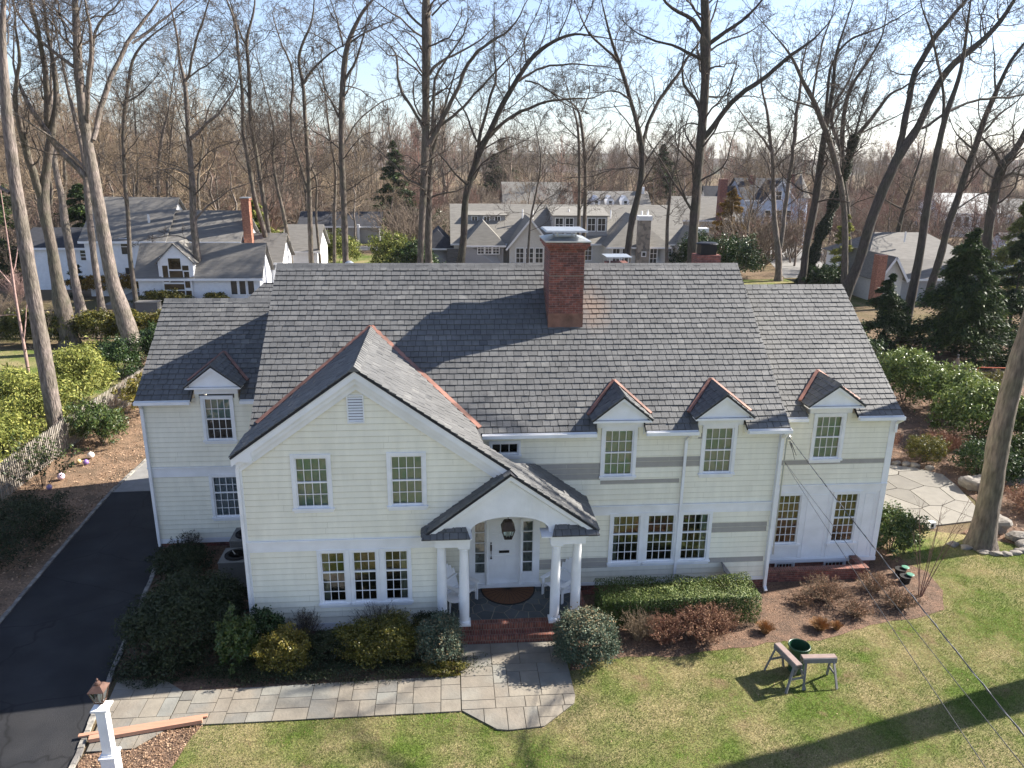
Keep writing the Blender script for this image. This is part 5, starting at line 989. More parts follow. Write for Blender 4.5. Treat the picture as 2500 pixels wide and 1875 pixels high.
("thin crooked tree between the forked tree and the massive dark trunk",[[(21.72,56,-0.1,0.18),(21.65,56,2.31,0.164),(21.42,56,6.62,0.161),(21.58,56,8.87,0.131),(21.39,56,10.35,0.116),(22.06,56,11.81,0.072),(22.05,56,13.98,0.057),(22.19,56,16.11,0.035),(22.45,56,20.1,0.012)],[(21.44,56,9.61,0.072),(20.55,56.57,11.35,0.058),(19.65,57.06,12.8,0.029),(18.89,57.47,14.47,0.01)]]),
("slender young tree before the far grey house gable",[[(7.02,52,-0.1,0.13),(7.11,52,2.86,0.118),(7.33,52,6.88,0.096),(7.92,52,9.67,0.081),(8.3,52,12,0.067),(7.83,52,14.01,0.04),(6.92,52,17.9,0.014)],[(7.48,52,6.88,0.055),(8.88,52.53,8.54,0.041),(10.22,52.86,9.09,0.028),(11.57,53.19,10.1,0.01)]]),
("massive dark trunk standing upright behind the right end of the slate ridge",[[(19.16,40,-0.1,0.43),(19.08,40,3.61,0.391),(18.96,40,6.69,0.379),(18.98,40,10.26,0.344),(18.97,40,12.57,0.329),(19.02,40,14.83,0.325),(18.98,40,18.13,0.331),(18.79,40,20.27,0.382),(18.61,40,22.36,0.324),(18.46,40,23.38,0.295),(17.88,40,27.34,0.103)],[(19.17,40,13.82,0.225),(20.01,39.85,14.73,0.202),(20.46,39.71,15.84,0.189),(21.47,39.52,17.05,0.177),(22.74,39.33,17.93,0.165),(23.98,39.14,18.9,0.153),(24.65,39,19.74,0.13),(26.12,38.8,20.49,0.086),(26.78,38.67,21.21,0.054),(27.78,38.47,22.76,0.019)],[(19.07,40,20.48,0.163),(20,39.56,21.39,0.14),(20.93,39.14,22.18,0.117),(21.99,38.61,23.23,0.074),(22.99,38.11,24.67,0.026)],[(19.11,40,19.96,0.076),(20.37,40.41,20.78,0.066),(22.04,40.87,21.3,0.055),(23.06,41.17,21.79,0.033),(24.37,41.55,22.87,0.012)],[(18.54,40,21.1,0.163),(17.76,39.61,21.97,0.15),(16.46,39.21,22.28,0.127),(15.45,38.9,22.41,0.105),(14.61,38.49,23.22,0.073),(13.59,37.99,24.65,0.026)],[(18.57,40,19.41,0.12),(17.5,39.73,19.89,0.119),(15.98,39.38,20.24,0.086),(14.5,39.04,20.27,0.075),(13.26,38.72,20.71,0.042),(11.89,38.37,21.65,0.015)],[(18.73,40,16.16,0.122),(18.1,40.13,17.04,0.111),(17.26,40.25,17.47,0.1),(17.27,40.43,18.9,0.066),(17.52,40.58,19.99,0.044),(17.85,40.78,21.89,0.015)],[(18.66,40,14.83,0.067),(17.79,40.17,15.04,0.045),(17.09,40.41,14.03,0.028),(16.25,40.7,13.27,0.01)],[(19.05,40,7.89,0.128),(18.27,39.71,8.74,0.092),(17.35,39.17,10.51,0.045),(16.68,38.78,12.24,0.016)]]),
("pale double stemmed tree before the blue gabled house",[[(34.43,58,-0.1,0.36),(34.37,58,0.89,0.327),(34.12,58,3.01,0.324),(33.39,58,5.72,0.267),(32.87,58,8.84,0.226),(32.52,58,11.89,0.186),(31.95,58,14.13,0.163),(31.3,58,17.05,0.131),(30.45,58,19.05,0.087),(30.21,58,21.3,0.043),(29.79,58,25.28,0.015)],[(34.17,58,3.33,0.231),(34.53,58.3,5.7,0.215),(34.71,58.6,8.04,0.214),(35.01,58.99,11.14,0.213),(35.15,59.39,14.19,0.196),(35.4,59.88,17.95,0.15),(35.58,60.18,20.18,0.119),(36.05,60.58,23.13,0.067),(36.28,60.78,25.05,0.023)],[(32.05,58,13.24,0.133),(30.36,57.38,14.69,0.088),(27.76,56.46,16.63,0.05),(26.6,56.05,17.94,0.017)],[(34.58,58,13.72,0.089),(36.17,58.49,14.49,0.075),(37.78,58.99,15.27,0.045),(39.08,59.39,16.35,0.016)],[(32.6,58,12.65,0.089),(33.72,58.38,14.16,0.067),(34.65,58.86,16.26,0.037),(35.24,59.17,18.05,0.013)]]),
("straight dark tree left of the ivy covered trunk",[[(33.25,50,-0.1,0.37),(33.22,50,2.09,0.336),(33.17,50,4.29,0.319),(33.35,50,6.44,0.33),(33.58,50,9.26,0.34),(33.57,50,12.69,0.295),(33.59,50,14.7,0.239),(33.87,50,17.98,0.171),(33.71,50,21.17,0.129),(34.15,50,23.06,0.077),(35.06,50,26.96,0.027)],[(33.57,50,15.36,0.146),(33.56,50.56,18.02,0.132),(33.79,50.98,20,0.119),(34.32,51.38,21.85,0.105),(35.79,51.74,22.95,0.092),(37.78,52.13,23.69,0.08),(39.45,52.48,24.55,0.06),(41.89,52.99,25.84,0.04),(43.19,53.26,26.98,0.014)]]),
("tree leaning left that crosses the ivy covered trunk",[[(35.86,47,-0.1,0.326),(35.66,47,2.54,0.296),(35.29,47,5.34,0.279),(34.97,47,7.4,0.264),(34.3,47,10.08,0.26),(33.46,47,12.05,0.258),(32.63,47,13.98,0.243),(31.54,47,15.87,0.228),(30.81,47,17.23,0.201),(29.68,47,18.57,0.162),(28.81,47,20.13,0.124),(28.03,47,21.08,0.08),(26.69,47,22.23,0.049),(23.65,47,24.84,0.017)],[(30.71,47,17.48,0.1),(30.59,46.77,19.17,0.087),(30.85,46.39,21.89,0.073),(30.99,46.31,22.47,0.061),(31.18,46.07,24.07,0.036),(31.35,45.85,25.99,0.013)],[(31.18,47,16.49,0.088),(29.6,46.66,16.94,0.075),(28.07,46.34,17.15,0.05),(26.55,45.92,18.3,0.031),(25.38,45.6,19.63,0.011)]]),
("twisted tree with vine wrapped upper stems between two leaning trees",[[(40.09,54,-0.1,0.295),(39.94,54,1.49,0.268),(39.31,54,5.34,0.234),(38.71,54,8.35,0.217),(38,54,10.55,0.215),(37.34,54,14.14,0.226),(37.19,54,16.24,0.196),(37.35,54,18.32,0.181),(37.8,54,19.42,0.152),(39.03,54,21.33,0.11),(40.05,54,23.48,0.068),(40.02,54,25.57,0.041),(39.96,54,29.57,0.014)],[(37.5,54,13,0.185),(36.69,54.88,15.85,0.184),(36.94,55.31,17.28,0.156),(37.93,55.84,18.88,0.114),(39.08,56.36,20.34,0.085),(39.9,56.99,22.37,0.057),(40.44,57.4,24.16,0.02)],[(37.96,54,13.01,0.256),(38.83,53.76,14.72,0.211),(39.76,53.55,15.98,0.182),(40.73,53.22,18.32,0.138),(42.28,52.99,19.15,0.082),(43.68,52.78,19.96,0.055),(45.45,52.51,20.9,0.041),(46.76,52.31,22.05,0.014)],[(38.96,54,14.72,0.085),(41.4,54.52,15.9,0.071),(43.22,54.9,16.65,0.057),(46.42,55.52,17.73,0.036),(47.82,55.79,18.65,0.013)]]),
("heavy leaning tree forking above the right wing roof",[[(30.73,38,-0.1,0.45),(31.39,38,3.28,0.409),(31.97,38,5.01,0.371),(32.12,38,6.92,0.374),(32.73,38,9.52,0.369),(33.31,38,11.37,0.372),(33.89,38,13.08,0.369),(34.98,38,14.66,0.278),(35.42,38,16.31,0.254),(36,38,17.84,0.252),(36.63,38,19.03,0.251),(37.67,38,19.9,0.228),(38.93,38,20.87,0.206),(40.09,38,22.25,0.162),(40.76,38,23.61,0.118),(42.53,38,27.2,0.041)],[(33.68,38,12.51,0.247),(33.85,38.16,13.86,0.246),(33.88,38.41,16.09,0.233),(34.05,38.64,18.07,0.22),(34.76,38.84,19.61,0.209),(35.6,39.03,21.04,0.197),(36.48,39.19,22.14,0.175),(37.93,39.44,23.68,0.131),(38.95,39.62,25.21,0.046)],[(35.28,38,14.72,0.111),(37.19,38.5,15.82,0.112),(39.22,38.98,16.65,0.101),(41.34,39.42,17.05,0.091),(44.44,40.04,17.36,0.069),(45.9,40.33,17.96,0.024)],[(36.14,38,18.38,0.109),(35.12,37.55,19.8,0.086),(34.32,37.09,21.27,0.074),(33.29,36.69,22.4,0.052),(32.31,36.31,23.92,0.018)],[(33.7,38,17.16,0.088),(34.41,38.32,18.38,0.066),(35.43,38.56,18.96,0.044),(36.71,38.86,20.14,0.015)]]),
("dark straight leaning tree right of the heavy forked one",[[(31.96,31,-0.08,0.36),(32.1,31,2.19,0.325),(32.19,31,4.4,0.3),(32.26,31,5.93,0.282),(32.21,31,8.15,0.279),(32.18,31,10.22,0.251),(32.26,31,12.25,0.223),(32.34,31,14.23,0.196),(32.5,31,15.69,0.185),(32.89,31,17.04,0.145),(33.03,31,18.55,0.115),(32.9,31,20.85,0.076),(32.85,31,22.2,0.047),(32.7,31,26.2,0.016)],[(32.36,31,14.72,0.108),(32.59,31.52,16.5,0.098),(32.28,31.87,17.67,0.078),(31.87,32.18,18.65,0.059),(31.31,32.6,20.43,0.021)]]),
("slim leaning tree behind the dark spruce",[[(41.94,44,-0.1,0.36),(42.05,44,1.19,0.327),(42.65,44,5.02,0.296),(42.71,44,7.01,0.287),(43.18,44,8.98,0.285),(43.53,44,11.56,0.263),(43.99,44,13.45,0.261),(44.33,44,15.93,0.221),(44.91,44,17.76,0.183),(45.29,44,19.2,0.158),(45.91,44,20.75,0.121),(46.56,44,21.58,0.084),(49.03,44,24.73,0.029)],[(44.44,44,14.7,0.099),(46.06,44.51,15.98,0.087),(47.85,45.04,17.26,0.05),(49.04,45.39,18.56,0.017)],[(43.88,44,13.33,0.099),(42.77,44.47,14.32,0.062),(42.26,44.82,15.31,0.037),(41.6,45.27,17.03,0.013)],[(44.93,44,17.64,0.085),(44.76,44.4,19.23,0.073),(44.31,44.96,21.41,0.036),(44.02,45.33,23.28,0.013)]]),
("thick dark tree with a wide low fork at the right edge",[[(50.19,48,-0.1,0.491),(50.06,48,1.64,0.446),(49.49,48,5.97,0.41),(49.37,48,8.78,0.406),(49.4,48,10.84,0.402),(49.68,48,12.33,0.4),(50.55,48,13.15,0.299),(51.18,48,14.49,0.278),(51.54,48,16.07,0.237),(51.09,48,19.42,0.168),(50.55,48,23.15,0.102),(49.98,48,27.11,0.036)],[(49.5,48,11.79,0.174),(48.77,47.75,12.99,0.145),(47.16,47.44,14.03,0.092),(45.98,47.21,14.8,0.052),(44.74,46.97,16.06,0.018)],[(49.85,48,10.84,0.201),(50.39,48.16,11.66,0.174),(52.23,48.41,11.13,0.135),(53.82,48.62,10.72,0.082),(55.26,48.81,10.8,0.029)]]),
("thin dark leaning tree between the heavy forked tree and the straight dark one",[[(45.37,56,-0.1,0.271),(45.42,56,1.18,0.246),(45.52,56,2.64,0.229),(45.69,56,6.72,0.211),(46.13,56,9.04,0.179),(46.47,56,10.86,0.119),(46.9,56,13.1,0.074),(46.91,56,14.87,0.044),(46.93,56,18.87,0.015)],[(45.89,56,7.5,0.09),(44.29,56.35,8.39,0.067),(42.73,56.67,8.98,0.037),(41.35,56.95,9.95,0.013)]]),
("big pale barked tree with flared roots beside the flagstone patio",[[(17.44,2.1,-0.51,0.419),(17.43,2.1,0.08,0.393),(17.51,2.1,1.25,0.352),(17.36,2.1,3.54,0.325),(17.35,2.1,5.14,0.305),(17.47,2.1,6.43,0.287),(17.56,2.1,7.54,0.262),(17.67,2.1,9.14,0.235),(17.79,2.1,11.23,0.198),(17.85,2.1,13.43,0.162),(17.96,2.1,17.43,0.057)]]),
("slender pinkish young tree behind the picket fence",[[(-20.42,17,-0.16,0.064),(-20.4,17,1.27,0.063),(-20.37,17,2.97,0.075),(-20.36,17,3.88,0.068),(-20.38,17,5.8,0.055),(-20.31,17,7.03,0.042),(-20.3,17,7.31,0.036),(-20.16,17,11.31,0.013)],[(-20.36,17,3.88,0.037),(-20.18,17.11,4.45,0.028),(-20.02,17.24,5.17,0.02),(-19.7,17.5,7.06,0.007)],[(-20.35,17,6.38,0.03),(-20.63,17.16,6.86,0.024),(-20.98,17.28,7.13,0.02),(-22.13,17.67,8.46,0.007)],[(-20.33,17,7.03,0.03),(-20.13,17.12,7.65,0.024),(-20.06,17.22,8.2,0.02),(-19.87,17.49,10.11,0.007)],[(-20.37,17,5.07,0.025),(-20.66,16.86,5.32,0.02),(-21.02,16.72,5.2,0.02),(-22.36,16.2,5.2,0.007)]]),
("thin tree above the white neighbour roof ridge, left of its twin",[[(-31.05,66,-0.1,0.204),(-30.75,66,6.39,0.185),(-30.44,66,10.37,0.169),(-29.51,66,14.25,0.154),(-28.77,66,15.93,0.115),(-28.22,66,18.03,0.076),(-27.21,66,21.9,0.027)],[(-29.61,66,14.1,0.064),(-30.91,66.6,15.32,0.045),(-31.87,67.41,17.47,0.026),(-32.45,67.9,19.22,0.009)]]),
("thin tree above the white neighbour roof ridge, right of its twin",[[(-30.9,68,-0.1,0.178),(-30.56,68,6.25,0.162),(-30.26,68,9.52,0.134),(-29.4,68,13.52,0.119),(-28.99,68,15.7,0.079),(-28.43,68,17.86,0.046),(-27.43,68,21.73,0.016)]]),
("thin tree rising behind the white neighbour roof near its left end",[[(-32.71,64,-0.1,0.156),(-32.22,64,6.53,0.142),(-31.54,64,11.93,0.114),(-31.39,64,14.92,0.087),(-31.26,64,17.12,0.05),(-31.02,64,21.11,0.017)]]),
("thin leaning tree between the two stemmed tree and the tall straight one",[[(-11.56,57,-0.1,0.176),(-11.5,57,1.88,0.16),(-11.25,57,6.39,0.145),(-10.86,57,10.76,0.119),(-11.35,57,14.97,0.093),(-11.54,57,19.04,0.057),(-11.73,57,23.04,0.02)]]),
("second thin tree beside the tall straight one",[[(-13.31,60,-0.1,0.154),(-13.34,60,1.46,0.14),(-13.52,60,6.14,0.125),(-13.13,60,9.93,0.099),(-14.2,60,12.13,0.061),(-15,60,13.58,0.036),(-16.93,60,17.08,0.013)]]),
]
TREEKEYS=['A', 'B', 'C', 'D', 'E', 'F', 'G', 'H', 'I', 'J', 'K', 'M', 'N1', 'N1b', 'N2', 'N3', 'N3b', 'N4', 'N5', 'N6', 'O', 'P', 'Q', 'R', 'S', 'T', 'U', 'V', 'W', 'Xx', 'RT', 'LS', 'F1', 'F2', 'F3', 'F4', 'F5']
# ---------------------------------------------------------------- trees traced one by one
BK=dict(A=BARKPALE,C=BARKPALE,B=BARK,RT=BARK,LS=BARKPINK,P=BARKPALE,D=BARKPALE,E=BARKPALE,G=BARKPALE,F1=BARKPALE,F2=BARKPALE)
for i,(label,limbs) in enumerate(TREES):
    key=TREEKEYS[i]; far=limbs[0][0][1]>49
    dk=key in('O','T','U','V','W','Q','N4','N2','Xx')
    if key=='RT':
        limbs=[limbs[0][:-1]+[(20.3,2.2,13.2,.2),(21.2,2.4,17,.17),(21.6,2.6,19,.07)], [(21.0,2.5,15.5,.13),(22.6,3.6,18,.1),(23.8,4.4,22,.05)],[(21.2,2.6,16.5,.10),(20.2,3.8,18.2,.08),(19.2,5.4,20,.04)]]
        limbs[0]=[(*p[:3],p[3]) for p in limbs[0]]
        limbs[0][0]=(17.5,2.1,-.3,.50)
    traced_tree(label,limbs,BK.get(key,BARKDARK if dk else BARK),TWIG,dens=.12 if key=='RT' else .8 if key in('A','LS') else 1.0,full=key!='RT',minr=.006 if key in('A','RT','LS') else (.013 if far else .011),big=.75 if key in('LS',) else 1.0,trunk_t0=.7 if key in('A','RT','B','C','D','E','U','T') else .3)
# large tree right of the frame; its shadow crosses the front lawn
tr=[(20.6,-3.45,-.2,.62),(20.6,-3.45,2,.48),(20.5,-3.4,6,.44),(20.4,-3.5,10,.40),(20.2,-3.4,14,.34),(20.3,-3.2,19,.22),(20.3,-3,24,.08)]
traced_tree('bare oak right of the frame whose shadow crosses the front lawn',[tr,[(20.4,-3.5,8.6,.22),(18.9,-4.0,11,.17),(17.6,-4.6,15,.11),(16.8,-5.4,20,.05)],[(20.3,-3.4,11.5,.2),(22,-2.4,14,.15),(23.4,-1.8,19,.07)],[(20.2,-3.4,13.5,.16),(19.2,-1.9,16,.12),(18.4,-.6,21,.05)]],BARK,TWIG,dens=.5,minr=.007)
# ---------------------------------------------------------------- background bare trees (prototypes and copies)
def proto_tree(kind,h,nl,twig,bark,minr,seed):
    global rng; rng=np.random.default_rng(seed)
    t=thing('bare_tree','x','tree',(0,0,0),'bare trees of the wood behind the houses',world=False)
    k=10; z=np.linspace(0,h,k); X=np.c_[np.cumsum(rng.normal(0,.34,k)),np.cumsum(rng.normal(0,.34,k)),z]; X-=X[0]*[1,1,0]; R=np.linspace(.26,.05,k)*(h/18)
    V,F=tubes(X[None],R[None],7); np_mesh('trunk',V,F,bark,parent=t,smooth=True)
    a=sprout(X[None],R[None],nl,8,.25,.45,.55,.6,(.45,1.15),.24,minr*2)
    b=sprout(*a,7,6,.2,.5,.5,.35,(.4,1.2),.26,minr*1.4); c=sprout(*b,6,4,.15,.55,.5,.25,(.4,1.2),.28,minr); d=sprout(*c,3,3,.3,.6,.6,.2,(.3,.9),.2,minr*.85)
    V,F=crown_mesh([(a[0],a[1],4),(b[0],b[1],3),(c[0],c[1],3),(d[0],d[1],3)]); np_mesh('crown',V,F,twig,parent=t); return t
PROT=[proto_tree(0,17,11,TWIGTAN,BARKPALE,.016,11),proto_tree(0,15,12,TWIG,BARK,.016,12),proto_tree(0,19,12,TWIGTAN,BARK,.017,13),proto_tree(0,13,12,TWIGRED,BARKPALE,.018,14),proto_tree(0,16,11,TWIGTAN,BARKPALE,.017,15),proto_tree(0,11,13,TWIGRED,BARK,.018,16)]
rng=np.random.default_rng(77); R_=random.Random(4)
KL=['tall pale twiggy tree','dark twiggy tree','very tall tan twiggy tree','reddish budding tree','pale fine branched tree','low red budding tree']
HOUSEBOX=[(-40,-12,42,62),(-6,32,62,80),(36,56,86,104),(34,56,40,60),(76,96,100,112),(18,30,86,100)]
spots=[];tries=0
while len(spots)<240 and tries<20000:
    tries+=1; y=58+R_.random()**1.0*105; hw=(y+20)*.72; x=R_.uniform(-hw,hw)+ (y+20)*.085
    if any(a<x<b and c<y<d for a,b,c,d in HOUSEBOX): continue
    vx=(x+.5)/(y+20)
    if abs(vx-.085)<.30 and y<84: continue        # open yards behind the houses
    if any((x-a)**2+(y-b)**2<9 for a,b in spots): continue
    spots.append((x,y))
used=set()
spots.sort(key=lambda s:s[1])
LBL=['left end of the wood','left part of the wood','middle of the wood','right part of the wood','right end of the wood']
for i,(x,y) in enumerate(spots):
    vx=(x+.5)/(y+20)
    k=R_.choice([0,1,2,4,0,2,4,3,5]) if vx<-.05 else R_.choice([0,1,3,5,5,3,4,5])
    left=vx<-.1; s=R_.uniform(.7,1.05)*(1.0 if left else .68)
    band=LBL[min(4,max(0,int((vx+.62)/.28)))]; dist='nearer' if y<95 else ('mid distance' if y<125 else 'far')
    lab='%s in the %s, %s row'%(KL[k],band,dist)
    assert len(lab.split())<17
    p=PROT[k]; first=k not in used; used.add(k)
    if first: p.location=(x,y,-.1); p.rotation_euler=(0,0,R_.random()*6.28); p.scale=(s,s,s); p['label']=lab
    else: dup(p,(x,y,-.1),R_.random()*6.28,lab,(s,s,s))
for k,p in enumerate(PROT):
    if k not in used: 
        for c_ in list(p.children): bpy.data.objects.remove(c_)
        bpy.data.objects.remove(p)
# the far wood that reads as one mass
def far_wood():
    n=620; Vs=[];Fs=[];o=0; rn=[]
    protos=[]
    for s in range(6):
        h=1.0; k=5; z=np.linspace(0,h,k); X=np.c_[rng.normal(0,.02,k),rng.normal(0,.02,k),z]; R=np.linspace(.016,.004,k)
        a=sprout(X[None],R[None],12,5,.2,.45,.5,.7,(.35,1.0),.12,.0022); b=sprout(*a,7,4,.15,.5,.5,.4,(.4,1.0),.17,.0019); c=sprout(*b,6,3,.15,.55,.5,.3,(.4,1.),.2,.0017)
        protos.append(crown_mesh([(X[None],R[None],4),(a[0],a[1],3),(b[0],b[1],3),(c[0],c[1],3)]))
    for i in range(n):
        y=138+R_.random()**1.3*330; hw=(y+20)*.78; x=R_.uniform(-hw,hw)+(y+20)*.085; V,F=protos[i%6]; a=R_.random()*6.28; c,s=math.cos(a),math.sin(a)
        h=R_.uniform(12,19)*(1.15 if x<0 else .85); W=np.empty_like(V); W[:,0]=(V[:,0]*c-V[:,1]*s)*h+x; W[:,1]=(V[:,0]*s+V[:,1]*c)*h+y; W[:,2]=V[:,2]*h; Vs.append(W);Fs.append(F+o);o+=len(W); rn.append(np.full(len(F),R_.random()))
    q=np_mesh('far_wood',np.concatenate(Vs),np.concatenate(Fs),TWIGFAR,np.concatenate(rn)); q['kind']='stuff'; q['label']='hazy brown bare wood filling the horizon'; q['category']='wood'
far_wood()
def brush():
    protos=[]
    for s in range(6):
        n=34; a=rng.random(n)*6.283; q=np.sqrt(rng.random(n)); P=np.empty((n,4,3))
        for k in range(4): f=k/3; rr=q*(.15+.6*f); P[:,k]=np.c_[np.cos(a)*rr,np.sin(a)*rr,f*(1-.4*q*q)]+rng.normal(0,.02,(n,3))*f
        A=sprout(P,np.linspace(.009,.004,4)[None].repeat(n,0),6,4,.25,.4,.7,.4,(.3,1.),.2,.0045); B=sprout(*A,3,3,.3,.6,.8,.2,(.3,1.),.2,.004)
        protos.append(crown_mesh([(P,np.linspace(.009,.004,4)[None].repeat(n,0),3),(A[0],A[1],3),(B[0],B[1],3)]))
    Vs=[];Fs=[];rn=[];o=0;i=0
    while i<430:
        y=60+R_.random()**.9*130; hw=(y+20)*.75; x=R_.uniform(-hw,hw)+(y+20)*.085
        if any(a-1<x<b+1 and c-4<y<d for a,b,c,d in HOUSEBOX): continue
        if abs((x+.5)/(y+20)-.085)<.30 and y<86 and R_.random()<.93: continue
        i+=1; V,F=protos[i%6]; a=R_.random()*6.28; c,s=math.cos(a),math.sin(a); h=R_.uniform(2.5,6.5); w_=h*R_.uniform(.9,1.5)
        W=np.empty_like(V); W[:,0]=(V[:,0]*c-V[:,1]*s)*w_+x; W[:,1]=(V[:,0]*s+V[:,1]*c)*w_+y; W[:,2]=V[:,2]*h; Vs.append(W);Fs.append(F+o);o+=len(W); rn.append(np.full(len(F),R_.random()))
    q=np_mesh('brushwood',np.concatenate(Vs),np.concatenate(Fs),TWIGFAR,np.concatenate(rn)); q['kind']='stuff'; q['label']='brown leafless brush filling the ground under the wood'; q['category']='brush'
brush()
# low hills closing the horizon
m=MB()
for j,(yy,hh) in enumerate(((520,7),(700,11))):
    N_=90; 
    for i in range(N_):
        x0=-700+i*1500/N_; x1=x0+1500/N_; z=lambda x:hh+2.2*math.sin(x*.011+j)+1.5*math.sin(x*.037+2*j)
        m.add([(x0,yy,-1),(x1,yy,-1),(x1,yy+60,z(x1)),(x0,yy+60,z(x0)),(x0,yy+200,-1),(x1,yy+200,-1)],[(0,1,2,3),(3,2,5,4)])
struct('wooded_hills',m,mat('wooded_hills',(.10,.085,.08),.95,noise=.5,scale=.08,sec=(.075,.08,.055),secscale=.02))
# ---------------------------------------------------------------- shrubs and evergreens
def blob(c,r,n,shell=.45,lump=.18,flat=0,seed=None,clus=42):
    R=np.random.default_rng(seed) if seed is not None else rng
    D=R.normal(size=(n,3)); D/=np.linalg.norm(D,axis=1)[:,None]; D[:,2]=np.where(D[:,2]<-.35,-D[:,2],D[:,2])
    k=R.normal(size=(7,3)); ph=R.random(7)*6.28; lu=sum(np.sin((D@k[i])*3.2+ph[i]) for i in range(7))/7
    k2=R.normal(size=(9,3))*3; lu2=sum(np.sin((D@k2[i])*3+ph[i%7]) for i in range(9))/9
    rad=(1-shell*R.random(n)**1.8)*(1+lump*lu*1.6+lump*.9*lu2)
    K=max(40,n//clus); ci=R.integers(0,K,n); jr=R.normal(0,.06+lump*.35,K); g=R.normal(0,.085,(n,3))
    rad=rad[:K][ci]*(1+jr[ci]*.6); Dk=D[:K][ci]; Pp=Dk*rad[:,None]+g; return np.array(c)+Pp*np.array(r),Dk+g*3
def shrub(name,label,cat,c,r,n,size,matl,lump=.18,shell=.45,group=None,stems=6,aspect=.5,tone=None,parent=None,base=None,fill=None):
    z0=0; t=parent or thing(name,label,cat,(c[0],c[1],0),group); C,D=blob(c,r,n,shell,lump)
    C[:,2]=np.maximum(C[:,2],.01); V,F=leafquads(C,size,D*.6,.8,aspect); 
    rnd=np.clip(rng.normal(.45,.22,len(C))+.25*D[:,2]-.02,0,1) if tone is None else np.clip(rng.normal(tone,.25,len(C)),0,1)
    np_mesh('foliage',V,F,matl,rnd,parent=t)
    if stems:
        m=MB()
        for i in range(stems):
            a=i*6.283/stems+rng.random(); e=(c[0]+math.cos(a)*r[0]*.55,c[1]+math.sin(a)*r[1]*.55,c[2]+r[2]*.4); m.tube([(c[0]+math.cos(a)*.06,c[1]+math.sin(a)*.06,-.02),((c[0]+e[0])/2,(c[1]+e[1])/2,e[2]*.6),e],[.022,.016,.006],5)
        mk('stem',m,BARKDARK,t)
    return t
def twigbush(name,label,c,h,rad,n,matl,leafm=None,nleaf=0,leafs=.025,group=None,cat='shrub',minr=.003,sub=True):
    t=thing(name,label,cat,(c[0],c[1],0),group); a=rng.random(n)*6.283; P=np.empty((n,5,3)); q=np.sqrt(rng.random(n))
    for k in range(5):
        f=k/4; rr=rad*q*(.15+.85*f**1.3); P[:,k,0]=c[0]+np.cos(a)*rr+rng.normal(0,.02,n)*f; P[:,k,1]=c[1]+np.sin(a)*rr+rng.normal(0,.02,n)*f; P[:,k,2]=h*f*(1-.35*q**2)*rng.uniform(.8,1.1,n)-.01
    R=np.linspace(.008,.003,5)[None].repeat(n,0); s=[(P,R,4)]; A=sprout(P,R,5,4,.3,.35,.6,.4,(.3,.9),.15,minr); s.append((A[0],A[1],3))
    if sub: B=sprout(*A,4,3,.3,.6,.7,.3,(.3,.9),.2,minr); s.append((B[0],B[1],3))
    V,F=crown_mesh(s); np_mesh('twigs',V,F,matl,parent=t)
    if leafm:
        src=(B if sub else A)[0].reshape(-1,3); C=src[rng.integers(0,len(src),nleaf)]+rng.normal(0,.02,(nleaf,3)); V,F=leafquads(C,leafs); np_mesh('foliage',V,F,leafm,parent=t)
    return t
# clipped hedge
def hedge(name,label,x0,x1,y0,y1,h,n,size,matl,lum=.07):
    t=thing(name,label,'hedge',((x0+x1)/2,(y0+y1)/2,0)); u=rng.random(n);v=rng.random(n); A=[(x1-x0)*(y1-y0),(x1-x0)*h,(x1-x0)*h*.6,(y1-y0)*h,(y1-y0)*h]; f=rng.choice(5,n,p=np.array(A)/sum(A))
    X=np.where(f==3,x0,np.where(f==4,x1,x0+u*(x1-x0))); Yv=np.where(f==1,y0,np.where(f==2,y1,y0+v*(y1-y0))); Yv=np.where(f>=3,y0+u*(y1-y0),Yv); Zv=np.where(f==0,h,v*h); 
    C=np.c_[X,Yv,Zv]; cc=np.array([(x0+x1)/2,(y0+y1)/2,h*.5]); hx=np.array([(x1-x0)/2,(y1-y0)/2,h/2]); q=(C-cc)/hx
    rn=np.linalg.norm(q*np.array([1,1,1]),axis=1); sh=1-.09*np.clip(rn-1.15,0,1); C=cc+(C-cc)*np.array([1,1,1])*np.c_[1-.04*(rn>1.3),sh,sh]
    d=vnoise(C[:,:2]+C[:,2:3],.5,4)-.5; C+=(C-cc)/hx*(d[:,None]*lum*2)*np.array([1,1,1]); C+=(cc-C)*(rng.random(n)**2*.22)[:,None]; C[:,2]=np.maximum(C[:,2],.02)
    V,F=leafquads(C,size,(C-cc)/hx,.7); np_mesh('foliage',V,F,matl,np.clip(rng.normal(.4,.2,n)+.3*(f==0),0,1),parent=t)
    m=MB()
    for i in range(int((x1-x0)/.5)): x=x0+.3+i*.5; m.tube([(x,(y0+y1)/2,-.02),(x+.05,(y0+y1)/2,h*.7)],[.025,.01],5)
    mk('stem',m,BARKDARK,t); return t
hedge('clipped_hedge','long clipped green boxwood hedge under the right front windows',3.55,8.15,-1.95,-.72,1.0,34000,.026,BOXL)
shrub('juniper_bush','large round blue green juniper right of the brick steps','bush',(2.95,-3.0,.52),(.78,.72,.80),26000,.026,JUNIP,.10,.35,aspect=.6)
shrub('juniper_bush','blue green juniper with brown patches left of the brick steps','bush',(-.76,-2.75,.48),(.60,.58,.66),18000,.026,JUNIP,.14,.35,aspect=.6,tone=.6)
shrub('dark_evergreen_bush','small dark evergreen bush behind the left juniper','bush',(-1.0,-2.05,.35),(.62,.42,.50),9000,.026,DARKL,.15)
shrub('ground_ivy','low green ivy skirting the left juniper','ground cover',(-.75,-3.3,.08),(.7,.25,.22),4000,.022,GOLDL,.2,tone=.4,stems=0)
shrub('golden_shrub','broad golden leaved shrub left of the blue junipers','shrub',(-2.3,-2.65,.48),(1.05,.60,.66),17000,.03,GOLDL,.2,.4,tone=.35)
